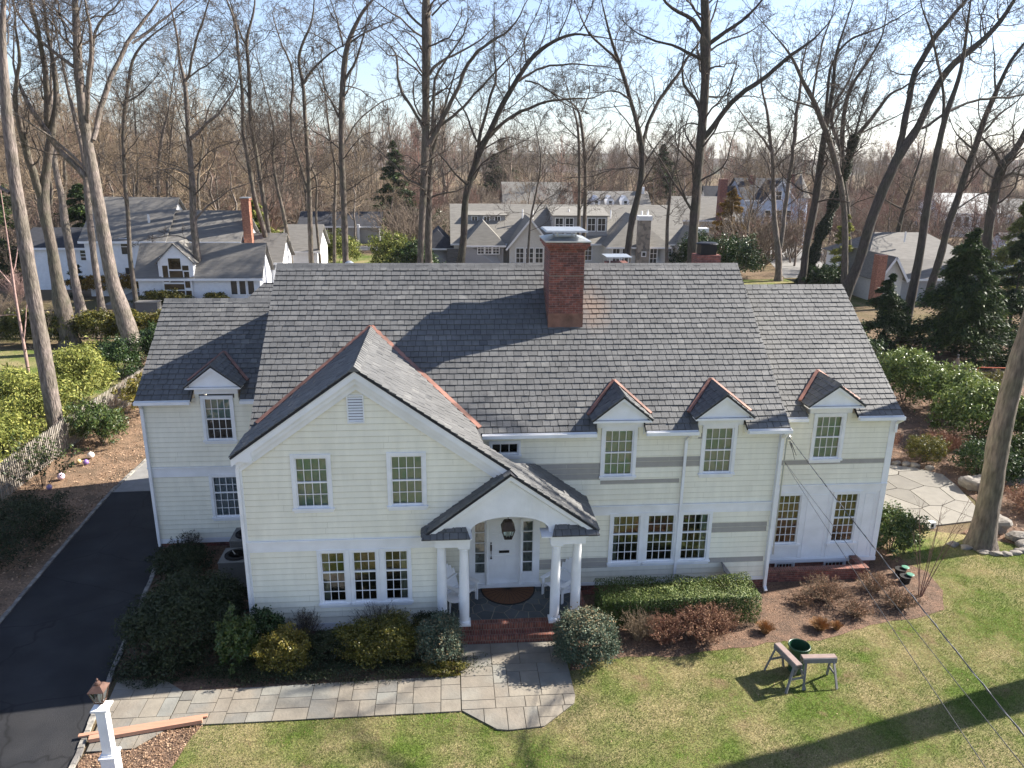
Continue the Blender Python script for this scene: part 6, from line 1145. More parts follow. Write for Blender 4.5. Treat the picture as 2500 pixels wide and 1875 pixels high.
shrub('golden_shrub','small golden topped shrub between the broad golden one and the glossy one','shrub',(-4.7,-2.85,.42),(.72,.50,.58),9000,.03,GOLDL,.25,.5)
shrub('glossy_shrub','upright glossy leaved shrub at the left front corner of the gable','shrub',(-5.85,-2.75,.55),(.50,.48,.80),6500,.042,LEAFY,.28,.6)
shrub('dark_evergreen_bush','tall dark green shrub close to the left corner of the gable','bush',(-5.2,-2.2,.55),(.50,.40,.65),6500,.035,LEAFY,.25,tone=.25)
shrub('dark_evergreen_bush','dark shrub filling between the golden shrubs','bush',(-3.6,-2.5,.32),(.75,.45,.45),7500,.028,DARKL,.25)
shrub('ground_ivy','low dark ivy along the edge of the bluestone path','ground cover',(-3.6,-3.05,.05),(3.3,.52,.24),16000,.024,DARKL,.3,tone=.5,stems=0)
twigbush('leafless_shrub','fine leafless twiggy shrub under the left front windows',(-4.35,-1.95),1.0,.55,60,TWIG,GOLDL,260,.02,'twiggy shrubs against the gable wall')
twigbush('leafless_shrub','dense leafless twiggy shrub under the middle front windows',(-2.4,-2.0),1.08,.8,90,TWIG,None,0,.02,'twiggy shrubs against the gable wall')
shrub('rhododendron','huge dark rounded rhododendron between driveway and house','bush',(-7.55,-1.5,.55),(1.45,1.55,1.05),30000,.045,DARKL,.14,.35,aspect=.38,stems=9)
shrub('rhododendron','dark shrub directly before the grey air conditioners','bush',(-6.75,-.35,.4),(.6,.5,.55),9000,.042,DARKL,.25,aspect=.4)
shrub('dark_evergreen_bush','low dark shrub at the corner of the left wing beside the driveway','bush',(-8.9,2.3,.22),(.85,.95,.38),9000,.035,DARKL,.25)
shrub('ground_ivy','dark ivy ground cover between driveway and bluestone path','ground cover',(-7.9,-2.8,.03),(1.0,.7,.2),6000,.024,DARKL,.3,stems=0,tone=.35)
twigbush('leafless_shrub','small dark shrub with bare tips against the left wing',(-9.0,3.2),.75,.5,40,TWIG,DARKL,500,.03)
twigbush('brown_shrub','dense reddish brown dry leaved shrub before the clipped hedge',(6.35,-2.35),.88,.95,170,REDT,BROWNL,9000,.022)
twigbush('brown_shrub','reddish brown twiggy shrub left of the denser brown one',(5.2,-2.45),.75,.6,80,REDT,BROWNL,1800,.02)
twigbush('leafless_shrub','pale bare branched shrub at the left end of the clipped hedge',(4.55,-2.3),.85,.55,55,TWIGTAN,None)
for lab,x,y,h,r,n in (('widest dried perennial clump near the brick window well',10.6,-.75,.55,.85,110),('dried perennial clump right of the widest one',12.35,-.35,.5,.6,70),('dried perennial clump in the middle of the bare bed',11.1,-1.6,.4,.5,60),('green tipped perennial clump at the right side of the bed',12.6,-1.3,.5,.6,80),('small dried clump beside the downspout foot',9.8,-1.0,.3,.35,40)):
    twigbush('perennial_clump',lab,(x,y),h,r,n,BROWNM if 'BROWNM' in globals() else TWIGTAN,BROWNL,int(n*22),.02,'dried perennials in the right bed','plant')
def tuft(lab,x,y,h,r,n):
    t=thing('grass_tuft',lab,'plant',(x,y,0),'straw coloured grass tufts'); a=rng.random(n)*6.283; q=np.sqrt(rng.random(n)); P=np.empty((n,4,3))
    for k in range(4):
        f=k/3; rr=r*(q*.35+.65*q*f**1.5); P[:,k]=np.c_[x+np.cos(a)*rr,y+np.sin(a)*rr,h*f*(1-.4*q*f)*rng.uniform(.8,1.1,n)]
    V,F=tubes(P,np.linspace(.005,.002,4)[None].repeat(n,0),3); np_mesh('blades',V,F,TUFT,parent=t)
tuft('rounded straw tuft left of the waste bin',8.15,-2.2,.36,.28,420); tuft('larger orange straw tuft in the bare bed',9.75,-2.15,.34,.34,520); tuft('smaller straw tuft beside the larger one',10.2,-2.2,.28,.2,260)
shrub('viburnum_bush','reddish green shrub at the right corner of the house','bush',(14.15,1.9,.6),(.95,.95,.85),11000,.045,LEAFY,.3,.6,tone=.5)
t=thing('sapling','slender multi stemmed leafless sapling at the edge of the bare bed','tree',(13.57,-.73,0)); n=6; a=np.linspace(0,5.3,n); P=np.empty((n,7,3))
for k in range(7): f=k/6; P[:,k]=np.c_[13.57+np.cos(a)*(.05+.75*f**1.3)+.3*f,-.73+np.sin(a)*(.05+.5*f)+.2*f,3.0*f*np.array([1,.8,.95,.7,1.05,.85])]
R=np.linspace(.016,.004,7)[None].repeat(n,0); A=sprout(P,R,6,4,.4,.25,.6,.5,(.3,.7),.1,.003); B=sprout(*A,4,3,.3,.6,.7,.3,(.3,.8),.15,.0025)
V,F=tubes(P,R,5); np_mesh('stem',V,F,TWIGRED,parent=t); V,F=crown_mesh([(A[0],A[1],3),(B[0],B[1],3)]); np_mesh('twigs',V,F,TWIGRED,parent=t)
# right side planting
for lab,c,r,n in (('glossy laurel touching the right wing roof, furthest from the patio',(24.0,17.6,1.2),(1.7,1.6,1.6),15000),('glossy laurel in the middle of the laurel row',(24.9,15.2,1.1),(1.6,1.5,1.5),14000),('broad glossy laurel nearest to the flagstone patio',(24.2,12.0,1.0),(1.9,1.5,1.5),16000),('glossy laurel right of the nearest one, behind the pale trunk',(26.6,11.0,.9),(1.4,1.3,1.3),12000)):
    shrub('laurel_bush',lab,'bush',c,r,n,.07,LAUREL,.22,.5,'glossy laurels beyond the patio')
shrub('dark_evergreen_bush','tall dark leafy shrub behind the right wing ridge','bush',(22.0,20.5,1.3),(1.8,1.6,1.9),13000,.07,LEAFY,.3,.6,tone=.25)
shrub('juniper_bush','feathery pale green juniper before the red metal frame','bush',(27.6,16.6,.8),(1.6,1.0,.95),10000,.06,GOLDL,.35,.6,aspect=.25,tone=.35)
shrub('ground_evergreen','dark green low evergreen behind the big pale trunk','bush',(22.0,7.8,.5),(1.4,1.5,.8),11000,.05,LEAFY,.25,tone=.25)
shrub('ground_evergreen','green spreading shrub right of the big pale trunk','bush',(24.2,7.6,.6),(1.5,1.6,1.0),11000,.055,LEAFY,.3)
shrub('barberry_bush','olive green rounded shrub between the two red twig shrubs','bush',(20.0,9.3,.5),(.85,.7,.65),8000,.035,GOLDL,.2,.5,tone=.3)
twigbush('red_twig_shrub','red twigged shrub next to the right house corner beyond the patio',(18.7,10.9),.95,1.0,140,REDT,BROWNL,2500,.03)
twigbush('red_twig_shrub','red twigged shrub behind the olive rounded shrub',(21.3,10.2),1.0,1.0,140,REDT,BROWNL,1500,.03)
twigbush('red_twig_shrub','red twigged shrub at the far right edge beyond the boulders',(21.2,4.4),.8,1.2,170,REDT,BROWNL,4000,.03)
shrub('ground_evergreen','low yellowish shrub at the back corner of the patio','bush',(17.6,9.9,.25),(.9,.5,.35),4000,.035,ORANGEL,.3,tone=.3,stems=0)
# left side planting
def spray(lab,c,r,n,size,matl,name='arborvitae',tone=.5,lump=.3):
    return shrub(name,lab,'tree' if c[2]>1.2 else 'bush',c,r,n,size,matl,lump,.5,aspect=.3,tone=tone,stems=4)
spray('yellow green feathery arborvitae left of the pale straight trunk',(-20.3,15.2,1.1),(2.2,2.2,1.55),26000,.085,EVERLIGHT)
spray('yellow green feathery arborvitae lowest at the left edge',(-19.2,11.2,.8),(1.5,2.2,1.4),15000,.085,EVERLIGHT)
spray('yellow green feathery arborvitae right of the pale straight trunk',(-19.2,19.0,1.25),(1.35,1.9,1.6),22000,.085,EVERLIGHT)
shrub('dark_evergreen_bush','dark green shrub behind the picket fence beside the arborvitae','bush',(-19.0,23.6,1.0),(1.3,1.3,1.4),9000,.06,LEAFY,.3,tone=.2)
shrub('dark_evergreen_bush','dark green shrub behind the fence nearest the left wing roof','bush',(-17.4,25.6,1.1),(1.3,1.2,1.5),9000,.06,LEAFY,.3,tone=.25)
shrub('rhododendron','drooping grey green rhododendron in front of the picket fence','bush',(-15.9,13.6,.8),(1.1,1.2,1.0),7000,.085,LEAFY,.3,.7,aspect=.25,tone=.6)
shrub('rhododendron','yellowing rhododendron by the fence near the left wing','bush',(-15.6,17.6,.8),(1.0,1.4,.9),5000,.085,GOLDL,.35,.8,aspect=.25,tone=.55)
twigbush('leggy_shrub','leggy open shrub with sparse dark leaves leaning over the litter',(-16.2,8.8),1.9,1.6,26,BARKDARK_,LEAFY,900,.06) if 'BARKDARK_' in globals() else twigbush('leggy_shrub','leggy open shrub with sparse dark leaves leaning over the litter',(-16.2,8.8),1.9,1.6,26,TWIG,LEAFY,900,.06,minr=.006)
shrub('dark_evergreen_bush','dark spreading yew in the shade beside the driveway','bush',(-15.0,4.4,.35),(1.4,2.3,.8),14000,.05,DARKL,.25,aspect=.3)
shrub('dark_evergreen_bush','dark spreading yew at the lower left edge','bush',(-15.6,-.2,.35),(1.6,2.3,.8),13000,.05,DARKL,.25,aspect=.3)
for i,(x,w_) in enumerate(((-28.6,1.6),(-26.2,1.5),(-23.8,1.5),(-21.4,1.5),(-19.2,1.4))):
    shrub('golden_hedge_shrub',['darkest hedge shrub at the left end of the back fence','second hedge shrub from the left along the back fence','middle hedge shrub along the back fence','golden tipped hedge shrub beside the largest limbed tree','most golden hedge shrub at the right end of the back fence'][i],'bush',(x,32.2,1.0),(w_,.9,1.25),8000,.07,GOLDL,.2,.5,'hedge shrubs along the back fence',tone=.12+.08*i)
shrub('ground_evergreen','low yellow green yew along the white neighbour wall','bush',(-30.5,50.2,.9),(3.5,.9,.9),6000,.09,ORANGEL,.3,tone=.6,stems=0)
shrub('ground_evergreen','clipped green yew under the neighbour dormer window','bush',(-23.9,45.0,.5),(2.1,.7,.85),7000,.08,GOLDL,.2,tone=.3)
shrub('ground_evergreen','short green yew right of the neighbour dormer window','bush',(-19.7,45.2,.4),(1.1,.6,.7),4000,.08,GOLDL,.2,tone=.35)
twigbush('tangled_thicket','grey brown tangled thicket at the left edge behind the fence',(-31.5,34.5),2.2,3.0,160,TWIG,None,minr=.007)
twigbush('tangled_thicket','pale tangled thicket before the white neighbour house',(-33.5,36.5),2.6,3.2,160,TWIGTAN,None,minr=.009)
twigbush('white_shrub','bright bare white barked shrub at the left edge',(-36.2,46.5),2.6,1.2,60,BARKPINK,None,minr=.01)
def conifer(name,lab,x,y,h,rad,n,size,matl,tone=.35,z0=.4,droop=.25,dens=1,cat='tree',group=None):
    t=thing(name,lab,cat,(x,y,0),group); nb=int(h*7*dens); zz=rng.random(nb)**.8*(h-z0)+z0; a=rng.random(nb)*6.283; L=rad*(1-(zz-z0)/(h-z0))**.8*rng.uniform(.6,1.15,nb)+.15
    P=np.empty((nb,4,3))
    for k in range(4): f=k/3; P[:,k]=np.c_[x+np.cos(a)*L*f,y+np.sin(a)*L*f,zz-droop*L*f**1.5]
    V,F=tubes(P,np.linspace(.03,.008,4)[None].repeat(nb,0),3); np_mesh('limb',V,F,BARKDARK,parent=t)
    i=rng.integers(0,nb,n); f=rng.random(n)**.6; C=np.c_[x+np.cos(a[i])*L[i]*f,y+np.sin(a[i])*L[i]*f,zz[i]-droop*L[i]*f**1.5]+rng.normal(0,1,(n,3))*np.c_[L[i]*.13,L[i]*.13,L[i]*.05+.03]
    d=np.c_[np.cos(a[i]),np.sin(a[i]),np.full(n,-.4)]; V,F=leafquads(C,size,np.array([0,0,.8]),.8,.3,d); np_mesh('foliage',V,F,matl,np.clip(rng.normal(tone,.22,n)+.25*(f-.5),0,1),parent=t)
    m=MB(); m.tube([(x,y,-.1),(x,y,h*.5),(x,y,h*.98)],[.012*h+.03,.008*h+.02,.01],8); mk('trunk',m,BARKDARK,t); return t
conifer('spruce_tree','large dark drooping spruce behind the laurels at the right',33.2,27.0,8.3,3.9,52000,.14,EVER,.45,.3,.5,1.3)
conifer('spruce_tree','dark spruce partly hidden left of the largest spruce',29.6,29.5,5.0,2.6,22000,.13,EVER,.3,.3,.4)
conifer('spruce_tree','blue green spruce at the right edge behind the pale trunk',41.5,33.0,7.6,3.2,30000,.14,EVER,.35,.3,.3)
conifer('spruce_tree','low dark spruce shading the ground behind the red frame',36.0,22.5,4.4,2.8,24000,.12,EVER,.25,.1,.4)
conifer('spruce_tree','dark evergreen on the left edge above the neighbour low roof',-44.5,58.0,14,4.5,26000,.2,EVER,.4,1,.3)
conifer('spruce_tree','dark evergreen directly left of the thick forked tree',-36.0,60.0,9.5,4.0,20000,.2,EVER,.5,.5,.3)
conifer('arborvitae','yellow green upright evergreen beside the ivy covered trunk',37.9,52.0,7.2,1.9,20000,.12,EVERLIGHT,.6,.2,.1)
conifer('arborvitae','golden orange conical evergreen left of the blue gabled house',36.2,78.0,8.6,3.6,22000,.17,ORANGEL,.4,.1,.1)
conifer('arborvitae','green feathery evergreen with orange top at the right edge',52.0,47.0,9.0,3.2,20000,.14,EVERLIGHT,.2,.3,.3)
conifer('arborvitae','light green evergreen behind the neighbour brick chimney',-20.5,64.0,7.5,5.0,18000,.17,EVERLIGHT,.35,.2,.2)
conifer('spruce_tree','small dark cone shaped evergreen against the white neighbour wall',-33.0,50.0,3.6,1.1,7000,.09,EVER,.05,.1,.2)
conifer('spruce_tree','tall dark pine poking above the wood left of the fan limbed tree',-8.0,98,14.0,3.6,15000,.24,EVER,.45,2,.1)
conifer('spruce_tree','dark pine on the horizon left of the brick chimney',11.5,150,15.5,5.0,12000,.34,EVER,.4,2,.1)
conifer('spruce_tree','second dark pine on the horizon right of the first one',44.0,140,14.5,4.5,12000,.34,EVER,.4,2,.1)
for i,(lab,x,y,r,mm,tn) in enumerate((('olive evergreen shrub by the vent pipe',-6.6,66,2.4,EVERLIGHT,.3),('dark green evergreen shrub behind the slate ridge left of centre',-3.4,64,2.0,LEAFY,.3),('yellow green shrub left of the two stemmed tree',-13.0,70,2.2,EVERLIGHT,.35),('dark evergreen clump before the long grey house',-1.6,92,2.4,LEAFY,.25),('round evergreen behind the ivy covered trunk',30.5,60,2.6,LEAFY,.3),('evergreen bank right of the pale double stemmed tree',28.0,66,2.4,LEAFY,.35),('green shrub before the right neighbour garage',35.5,50,1.6,LEAFY,.35))):
    shrub('evergreen_shrub',lab,'bush',(x,y,r*.6),(r*1.1,r,r),7000,.12,mm,.35,.6,'evergreen shrubs in the back yards',tone=tn)
# ivy on the trunk
t=thing('ivy_covered_trunk','dark ivy covered tree trunk leaning right of the straight dark tree','tree',(34.4,52,0))
P=resample([(34.0,52,-.1,.35),(35.0,52,4,.33),(36.3,52,8,.28),(37.0,52,11,.2),(37.6,52,15,.1),(38.4,52,21,.04)],24); V,F=tubes(P[0][None],P[1][None],10); np_mesh('trunk',V,F,BARKDARK,parent=t,smooth=True)
n=20000; k=rng.random(n)*16; i=k.astype(int); C=P[0][i]+(P[0][i+1]-P[0][i])*(k-i)[:,None]; a=rng.random(n)*6.283; rr=(.42+.25*rng.random(n))*(1-.025*k)*(1+.3*np.sin(k*2.1)); C=C+np.c_[np.cos(a)*rr,np.sin(a)*rr,rng.normal(0,.1,n)]
V,F=leafquads(C,.09,np.c_[np.cos(a),np.sin(a),np.full(n,.3)],.5); np_mesh('ivy',V,F,DARKL,np.clip(rng.normal(.5,.25,n)+.3*np.cos(a),0,1),parent=t)
V,F=crown_mesh(grow_on(P[0][None],P[1][None],1,.011,1,.55)); np_mesh('crown',V,F,TWIG,parent=t)
# ---------------------------------------------------------------- fences
def picket(name,label,pts,h=1.5,post=2.4,near=True):
    t=thing(name,label,'fence',(pts[0][0],pts[0][1],0)); m=MB(); rl=MB(); po=MB()
    for a,b in zip(pts,pts[1:]):
        a=Vector((*a,0));b=Vector((*b,0)); d=(b-a); L=d.length; d.normalize(); nrm=Vector((-d.y,d.x,0)); s=0
        while s<L:
            p=a+d*s; hh=h+random.uniform(-.03,.03); wd=.066
            q=[p-d*wd/2,p+d*wd/2]; v=[]
            for off in(-.01,.01):
                for z,k in((.03,1),(hh-.07,1),(hh,.0)):
                    for sgn in(-1,1): v.append(p+d*(sgn*wd/2*k)+nrm*off+Vector((0,0,z)))
            m.add(v,[(0,1,3,2),(2,3,5,4),(7,6,8,9),(9,8,10,11),(0,2,8,6),(1,7,9,3),(2,4,10,8),(3,9,11,5)],0); s+=.135
        for z in(.35,h-.4): rl.beam(a+nrm*.03+Vector((0,0,z)),b+nrm*.03+Vector((0,0,z)),.035,.08)
        n=max(1,int(L/post))
        for i in range(n+1): p=a+d*(L*i/n)+nrm*.07; po.box(p.x-.045,p.x+.045,p.y-.045,p.y+.045,0,h-.08)
    mk('pickets',m,PICKET,t); mk('rail',rl,PICKET,t); mk('posts',po,PICKET,t)
picket('picket_fence','weathered grey picket fence running back along the leaf littered strip',[(-17.05,-3),(-17.05,10),(-16.95,16),(-16.6,22),(-16.2,26.5)],1.45)
picket('picket_fence','weathered picket fence across the back of the left side lawn',[(-34,34.4),(-15,34.2)],1.45)
# ---------------------------------------------------------------- yard things
t=thing('lamp_post','white lamp post with a copper lantern beside the driveway','lamp',(-7.52,-6.29,0)); x,y=-7.52,-6.29
m=MB(); m.box(x-.14,x+.14,y-.14,y+.14,-.05,.66); m.box(x-.165,x+.165,y-.165,y+.165,.66,.70); m.box(x-.12,x+.12,y-.12,y+.12,.70,.74); m.box(x-.095,x+.095,y-.095,y+.095,.74,1.78); m.box(x-.12,x+.12,y-.12,y+.12,1.78,1.82); m.box(x-.16,x+.16,y-.16,y+.16,1.82,1.86)
m.add([(x-.16,y-.16,1.86),(x+.16,y-.16,1.86),(x+.16,y+.16,1.86),(x-.16,y+.16,1.86),(x-.05,y-.05,1.91),(x+.05,y-.05,1.91),(x+.05,y+.05,1.91),(x-.05,y+.05,1.91)],[(0,1,5,4),(1,2,6,5),(2,3,7,6),(3,0,4,7),(4,5,6,7)])
mk('post',m,WHITE,t)
m=MB(); c=(x,y,0); m.tube([(x,y,1.9),(x,y,1.98)],.03,8); frust(m,c,1.97,.085,1.99,.085); frust(m,c,2.26,.145,2.28,.155); frust(m,c,2.28,.16,2.38,.07); m.lathe([(.055,2.38),(.06,2.40),(.045,2.44),(.015,2.455),(.015,2.47),(.022,2.49),(.0,2.53)],c,12)
for sx in(-1,1):
    for sy in(-1,1): m.beam((x+sx*.08,y+sy*.08,1.99),(x+sx*.14,y+sy*.14,2.26),.014,.014)
mk('lantern_frame',m,LANTERN,t)
m=MB(); a,b_=.076,.136; m.add([(x-a,y-a,1.99),(x+a,y-a,1.99),(x+a,y+a,1.99),(x-a,y+a,1.99),(x-b_,y-b_,2.26),(x+b_,y-b_,2.26),(x+b_,y+b_,2.26),(x-b_,y+b_,2.26)],[(0,1,5,4),(1,2,6,5),(2,3,7,6),(3,0,4,7)]); mk('lantern_glass',m,GLASS,t)
m=MB()
for dx,dy in((-.03,.01),(.03,.01),(0,-.03)): m.tube([(x+dx,y+dy,1.99),(x+dx,y+dy,2.12)],.016,8); m.lathe([(.008,2.12),(.018,2.14),(.0,2.19)],(x+dx,y+dy,0),8)
mk('bulb_cluster',m,WHITE,t)
m=MB(); m.beam((-8.78,-5.02,.085),(-6.13,-4.55,.072),.09,.042); tag(mk('lumber_board',m,LUMBER),'longer new reddish board lying across the path behind the lamp post','board','new boards on the path')
m=MB(); m.beam((-8.50,-5.14,.09),(-6.20,-4.70,.09),.14,.09); tag(mk('lumber_board',m,LUMBER),'thicker new reddish board nearest the lawn behind the lamp post','board','new boards on the path')
def ac(lab,x,y):
    t=thing('air_conditioner',lab,'air conditioner',(x,y,0),'air conditioner units beside the gable'); m=MB(); s=.44
    for i in range(22): z=.06+i*.036; m.box(x-s,x+s,y-s,y+s,z,z+.02); 
    m.box(x-s+.02,x+s-.02,y-s+.02,y+s-.02,.02,.84,1); m.box(x-s-.01,x+s+.01,y-s-.01,y+s+.01,.86,.90)
    mk('casing',m,[ACMET,BLACKM],t); m=MB(); m.lathe([(.36,.902),(.36,.925),(.345,.925),(.345,.906),(0.0,.906)],(x,y,0),28); mk('fan_opening',m,BLACKM,t)
    m=MB()
    for r_ in(.07,.13,.19,.25,.31): m.lathe([(r_,.928),(r_+.006,.931),(r_,.934)],(x,y,0),24)
    for i in range(8): a=i*math.pi/4; m.beam((x,y,.932),(x+.35*math.cos(a),y+.35*math.sin(a),.932),.008,.008)
    mk('fan_guard',m,BLACKM,t)
    m=MB()
    for i in range(3): a=i*2.094; m.beam((x,y,.915),(x+.27*math.cos(a),y+.27*math.sin(a),.912),.14,.012,up=(.3,.2,1))
    mk('fan_blade',m,GALV,t)
ac('grey air conditioner with a round fan, nearer the camera',-6.90,1.42); ac('grey air conditioner with a round fan, behind the first and half hidden by the gable',-6.92,2.75)
# waste bin
t=thing('waste_bin','empty green plastic waste bin behind the two sawhorses','bin',(8.3,-3.82,0)); c=(8.3,-3.82,0)
m=MB(); m.lathe([(.20,.0),(.205,.02),(.215,.25),(.235,.5),(.255,.70),(.275,.705),(.275,.74),(.262,.75),(.248,.74),(.228,.5),(.19,.03),(0,.03)],c,30); mk('bin_body',m,GREENPL,t,smooth=False)
for s_ in(-1,1): m=MB(); m.tube([(8.3+s_*.25,-3.88,.58),(8.3+s_*.31,-3.86,.6),(8.3+s_*.31,-3.78,.6),(8.3+s_*.25,-3.76,.58)],.012,6); mk('handle',m,GREENPL,t)
def sawhorse(lab,a,b,h=.75,planks=PINKWOOD):
    a=Vector((*a,h));b=Vector((*b,h)); d=(b-a).normalized(); n=Vector((-d.y,d.x,0)); t=thing('sawhorse',lab,'sawhorse',((a.x+b.x)/2,(a.y+b.y)/2,0),'grey wooden sawhorses on the lawn')
    m=MB(); m.beam(a,b,.15,.035); mk('top_plank',m,planks,t); m=MB(); 
    for s_ in(-1,1): m.beam(a+n*.085*s_+Vector((0,0,-.06)),b+n*.085*s_+Vector((0,0,-.06)),.02,.13)
    mk('side_board',m,GREYWOOD,t)
    for e,k in((a,1),(b,-1)):
        for s_ in(-1,1):
            m=MB(); m.beam(e+d*k*.08+n*.07*s_+Vector((0,0,-.04)),Vector((e.x,e.y,0))+d*k*.0+n*.28*s_,.06,.028); mk('leg',m,GREYWOOD,t)
    for e,k in((a,1),(b,-1)): m=MB(); q=Vector((e.x,e.y,.34))+d*k*.045; m.beam(q+n*.19,q-n*.19,.02,.06,up=(0,0,1)); mk('brace',m,GREYWOOD,t)
sawhorse('grey sawhorse pointing towards the camera, left of the green bin',(7.76,-3.72),(7.93,-4.62)); sawhorse('grey sawhorse parallel to the house, right of the other one',(8.15,-4.30),(9.0,-4.33))
# cables
def sag(a,b,n=24,s=.25): 
    a=Vector(a);b=Vector(b); return [a.lerp(b,i/n)-Vector((0,0,s*4*(i/n)*(1-i/n))) for i in range(n+1)]
E1=(6.34,-12.7,6.1); S1=(9.12,-.28,4.98)
ext=lambda s,e,k:tuple(s[i]+(e[i]-s[i])*k for i in range(3))
m=MB(); m.tube(sag(S1,ext(S1,E1,1.6),30,.12),.009,6); m.tube([p+Vector((.012*math.sin(i*1.7),0,.012*math.cos(i*1.7))) for i,p in enumerate(sag(S1,ext(S1,E1,1.6),90,.12))],.005,5,1)
m.tube([(9.12,-.3,4.9),(9.2,-.4,4.6),(9.3,-.35,4.35),(9.25,-.25,4.6),(9.14,-.2,4.85)],.008,5); m.tube([(9.12,-.3,4.9),(9.28,-.4,4.55),(9.36,-.3,4.45),(9.22,-.2,4.8)],.008,5)
tag(mk('service_cable',m,[CABLE,CABLEP]),'thick twisted black service cable running from the house corner to the lower right','cable')
WB=lambda b:None
for i,(S,E_) in enumerate((((9.12,-.06,4.2),(5.45,-12.9,6.25)),((9.14,-.06,4.18),(6.05,-12.4,6.1)))):
    m=MB(); m.tube(sag(S,ext(S,E_,1.6),20,.1),.006,5); tag(mk('thin_cable',m,CABLE),['lower left one of the two thin cables from the house corner','thin cable between the thick twisted one and the lower left one'][i],'cable')
# brick window well wall
t=thing('brick_wall','low red brick wall round the basement windows of the right wing','wall',(9.3,.2,0))
m=MB(); m.box(9.25,12.45,.30,.50,-.05,.32); m.box(12.25,12.45,.50,1.08,-.05,.32); m.box(9.12,9.25,.30,1.08,-.05,.32); mk('wall_body',m,BRICK,t)
m=MB(); m.box(9.10,12.48,.28,.52,.325,.39); m.box(12.22,12.48,.523,1.06,.325,.39); mk('coping',m,BRICKTOP,t)
# stones
def rock(name,lab,c,r,flat=.7,group=None,cat='boulder',seed=0,matl=None):
    R=np.random.default_rng(seed); m=MB(); N_,M_=14,9; vs=[];k=R.normal(size=(6,3));ph=R.random(6)*6
    prof=[]
    for j in range(M_+1):
        th_=math.pi*j/M_
        for i in range(N_):
            p=2*math.pi*i/N_; d=np.array([math.sin(th_)*math.cos(p),math.sin(th_)*math.sin(p),math.cos(th_)]); d=np.sign(d)*np.abs(d)**flat; q=1+.13*sum(np.sin(d@k[q_]*2.4+ph[q_]) for q_ in range(6))/2
            vs.append((c[0]+d[0]*r[0]*q,c[1]+d[1]*r[1]*q,c[2]+d[2]*r[2]*q))
    m.add(vs,[(j*N_+i,(j+1)*N_+i,(j+1)*N_+(i+1)%N_,j*N_+(i+1)%N_) for j in range(M_) for i in range(N_)])
    tag(mk(name,m,matl or STONEM,smooth=False),lab,cat,group)
rock('boulder','flat topped long boulder at the far right corner of the patio',(20.45,6.5,.22),(.7,.36,.26),.6,seed=3)
rock('boulder','block shaped boulder hidden behind the base of the big pale trunk',(18.75,3.1,.25),(.34,.34,.3),.6,seed=4)
rock('boulder','long flat boulder right of the big pale trunk at the frame edge',(22.3,7.0,.1),(.9,.3,.2),.7,seed=5)
rock('boulder','pale rounded stone right of the tree base, upper one',(19.0,2.35,.12),(.32,.26,.2),.8,seed=6)
rock('boulder','pale rounded stone right of the tree base, lower one',(18.95,1.95,.06),(.28,.2,.14),.8,seed=7)
for i,(x,y) in enumerate(((16.9,1.95),(17.25,1.62),(17.6,1.5),(17.95,1.45),(18.3,1.5),(18.6,1.62),(18.85,1.75),(16.55,2.2))): rock('edging_stone','small flat grey edging stone curving round the big pale trunk',(x,y,.02),(.2,.14,.08),.8,'edging stones round the big trunk','stone',20+i)
for i,(x,y) in enumerate(((16.9,9.15),(18.2,9.2),(18.6,9.1),(18.95,8.95),(19.3,8.8),(19.7,8.5))): rock('edging_stone','small rounded stone along the back edge of the patio',(x,y,.05),(.2,.15,.12),.85,'stones along the back edge of the patio','stone',40+i)
# pots, meter lids, path light, frame, cone, ornaments
for i,(x,y,lab) in enumerate(((13.75,.45,'black pot with pale green lid, nearer the house corner shrub'),(13.65,.02,'black pot with pale green lid, nearer the lawn'))):
    t=thing('lidded_pot',lab,'pot',(x,y,0),'black pots with green lids'); m=MB(); m.lathe([(.14,0),(.16,.2),(.17,.22)],(x-.12,y,0),18); mk('pot_body',m,RUBBER,t); m=MB(); m.lathe([(.10,.26),(.12,.27),(.1,.285),(0,.29)],(x+.02,y,0),18); mk('lid',m,GREENLID,t)
t=thing('path_light','small white path light at the front edge of the patio','lamp',(16.6,3.45,0)); m=MB(); m.box(16.5,16.7,3.38,3.56,0,.22); mk('housing',m,WHITE,t); m=MB(); m.box(16.53,16.62,3.372,3.38,.04,.17); mk('lens',m,BLACKM,t)
m=MB(); m.tube([(29.9,20.2,0),(29.9,20.2,1.0),(30.0,20.2,1.08),(31.6,20.0,1.08),(31.7,20.0,1.0),(31.7,20.0,0)],.03,8); tag(mk('metal_frame',m,ORANGEP),'small red tubular goal frame under the dark spruces','frame')
t=thing('play_tent','small pale canvas tepee before the dark spruces','tent',(28.9,20.6,0)); m=MB(); m.lathe([(.75,0),(.06,1.55)],(28.9,20.6,0),6); mk('canvas',m,mat('canvas',(.34,.23,.15),.9),t); m=MB()
for i in range(6): a=i*math.pi/3; m.beam((28.9+.77*math.cos(a),20.6+.77*math.sin(a),0),(28.9-.06*math.cos(a),20.6-.06*math.sin(a),1.75),.03,.03)
mk('poles',m,GREYWOOD,t)
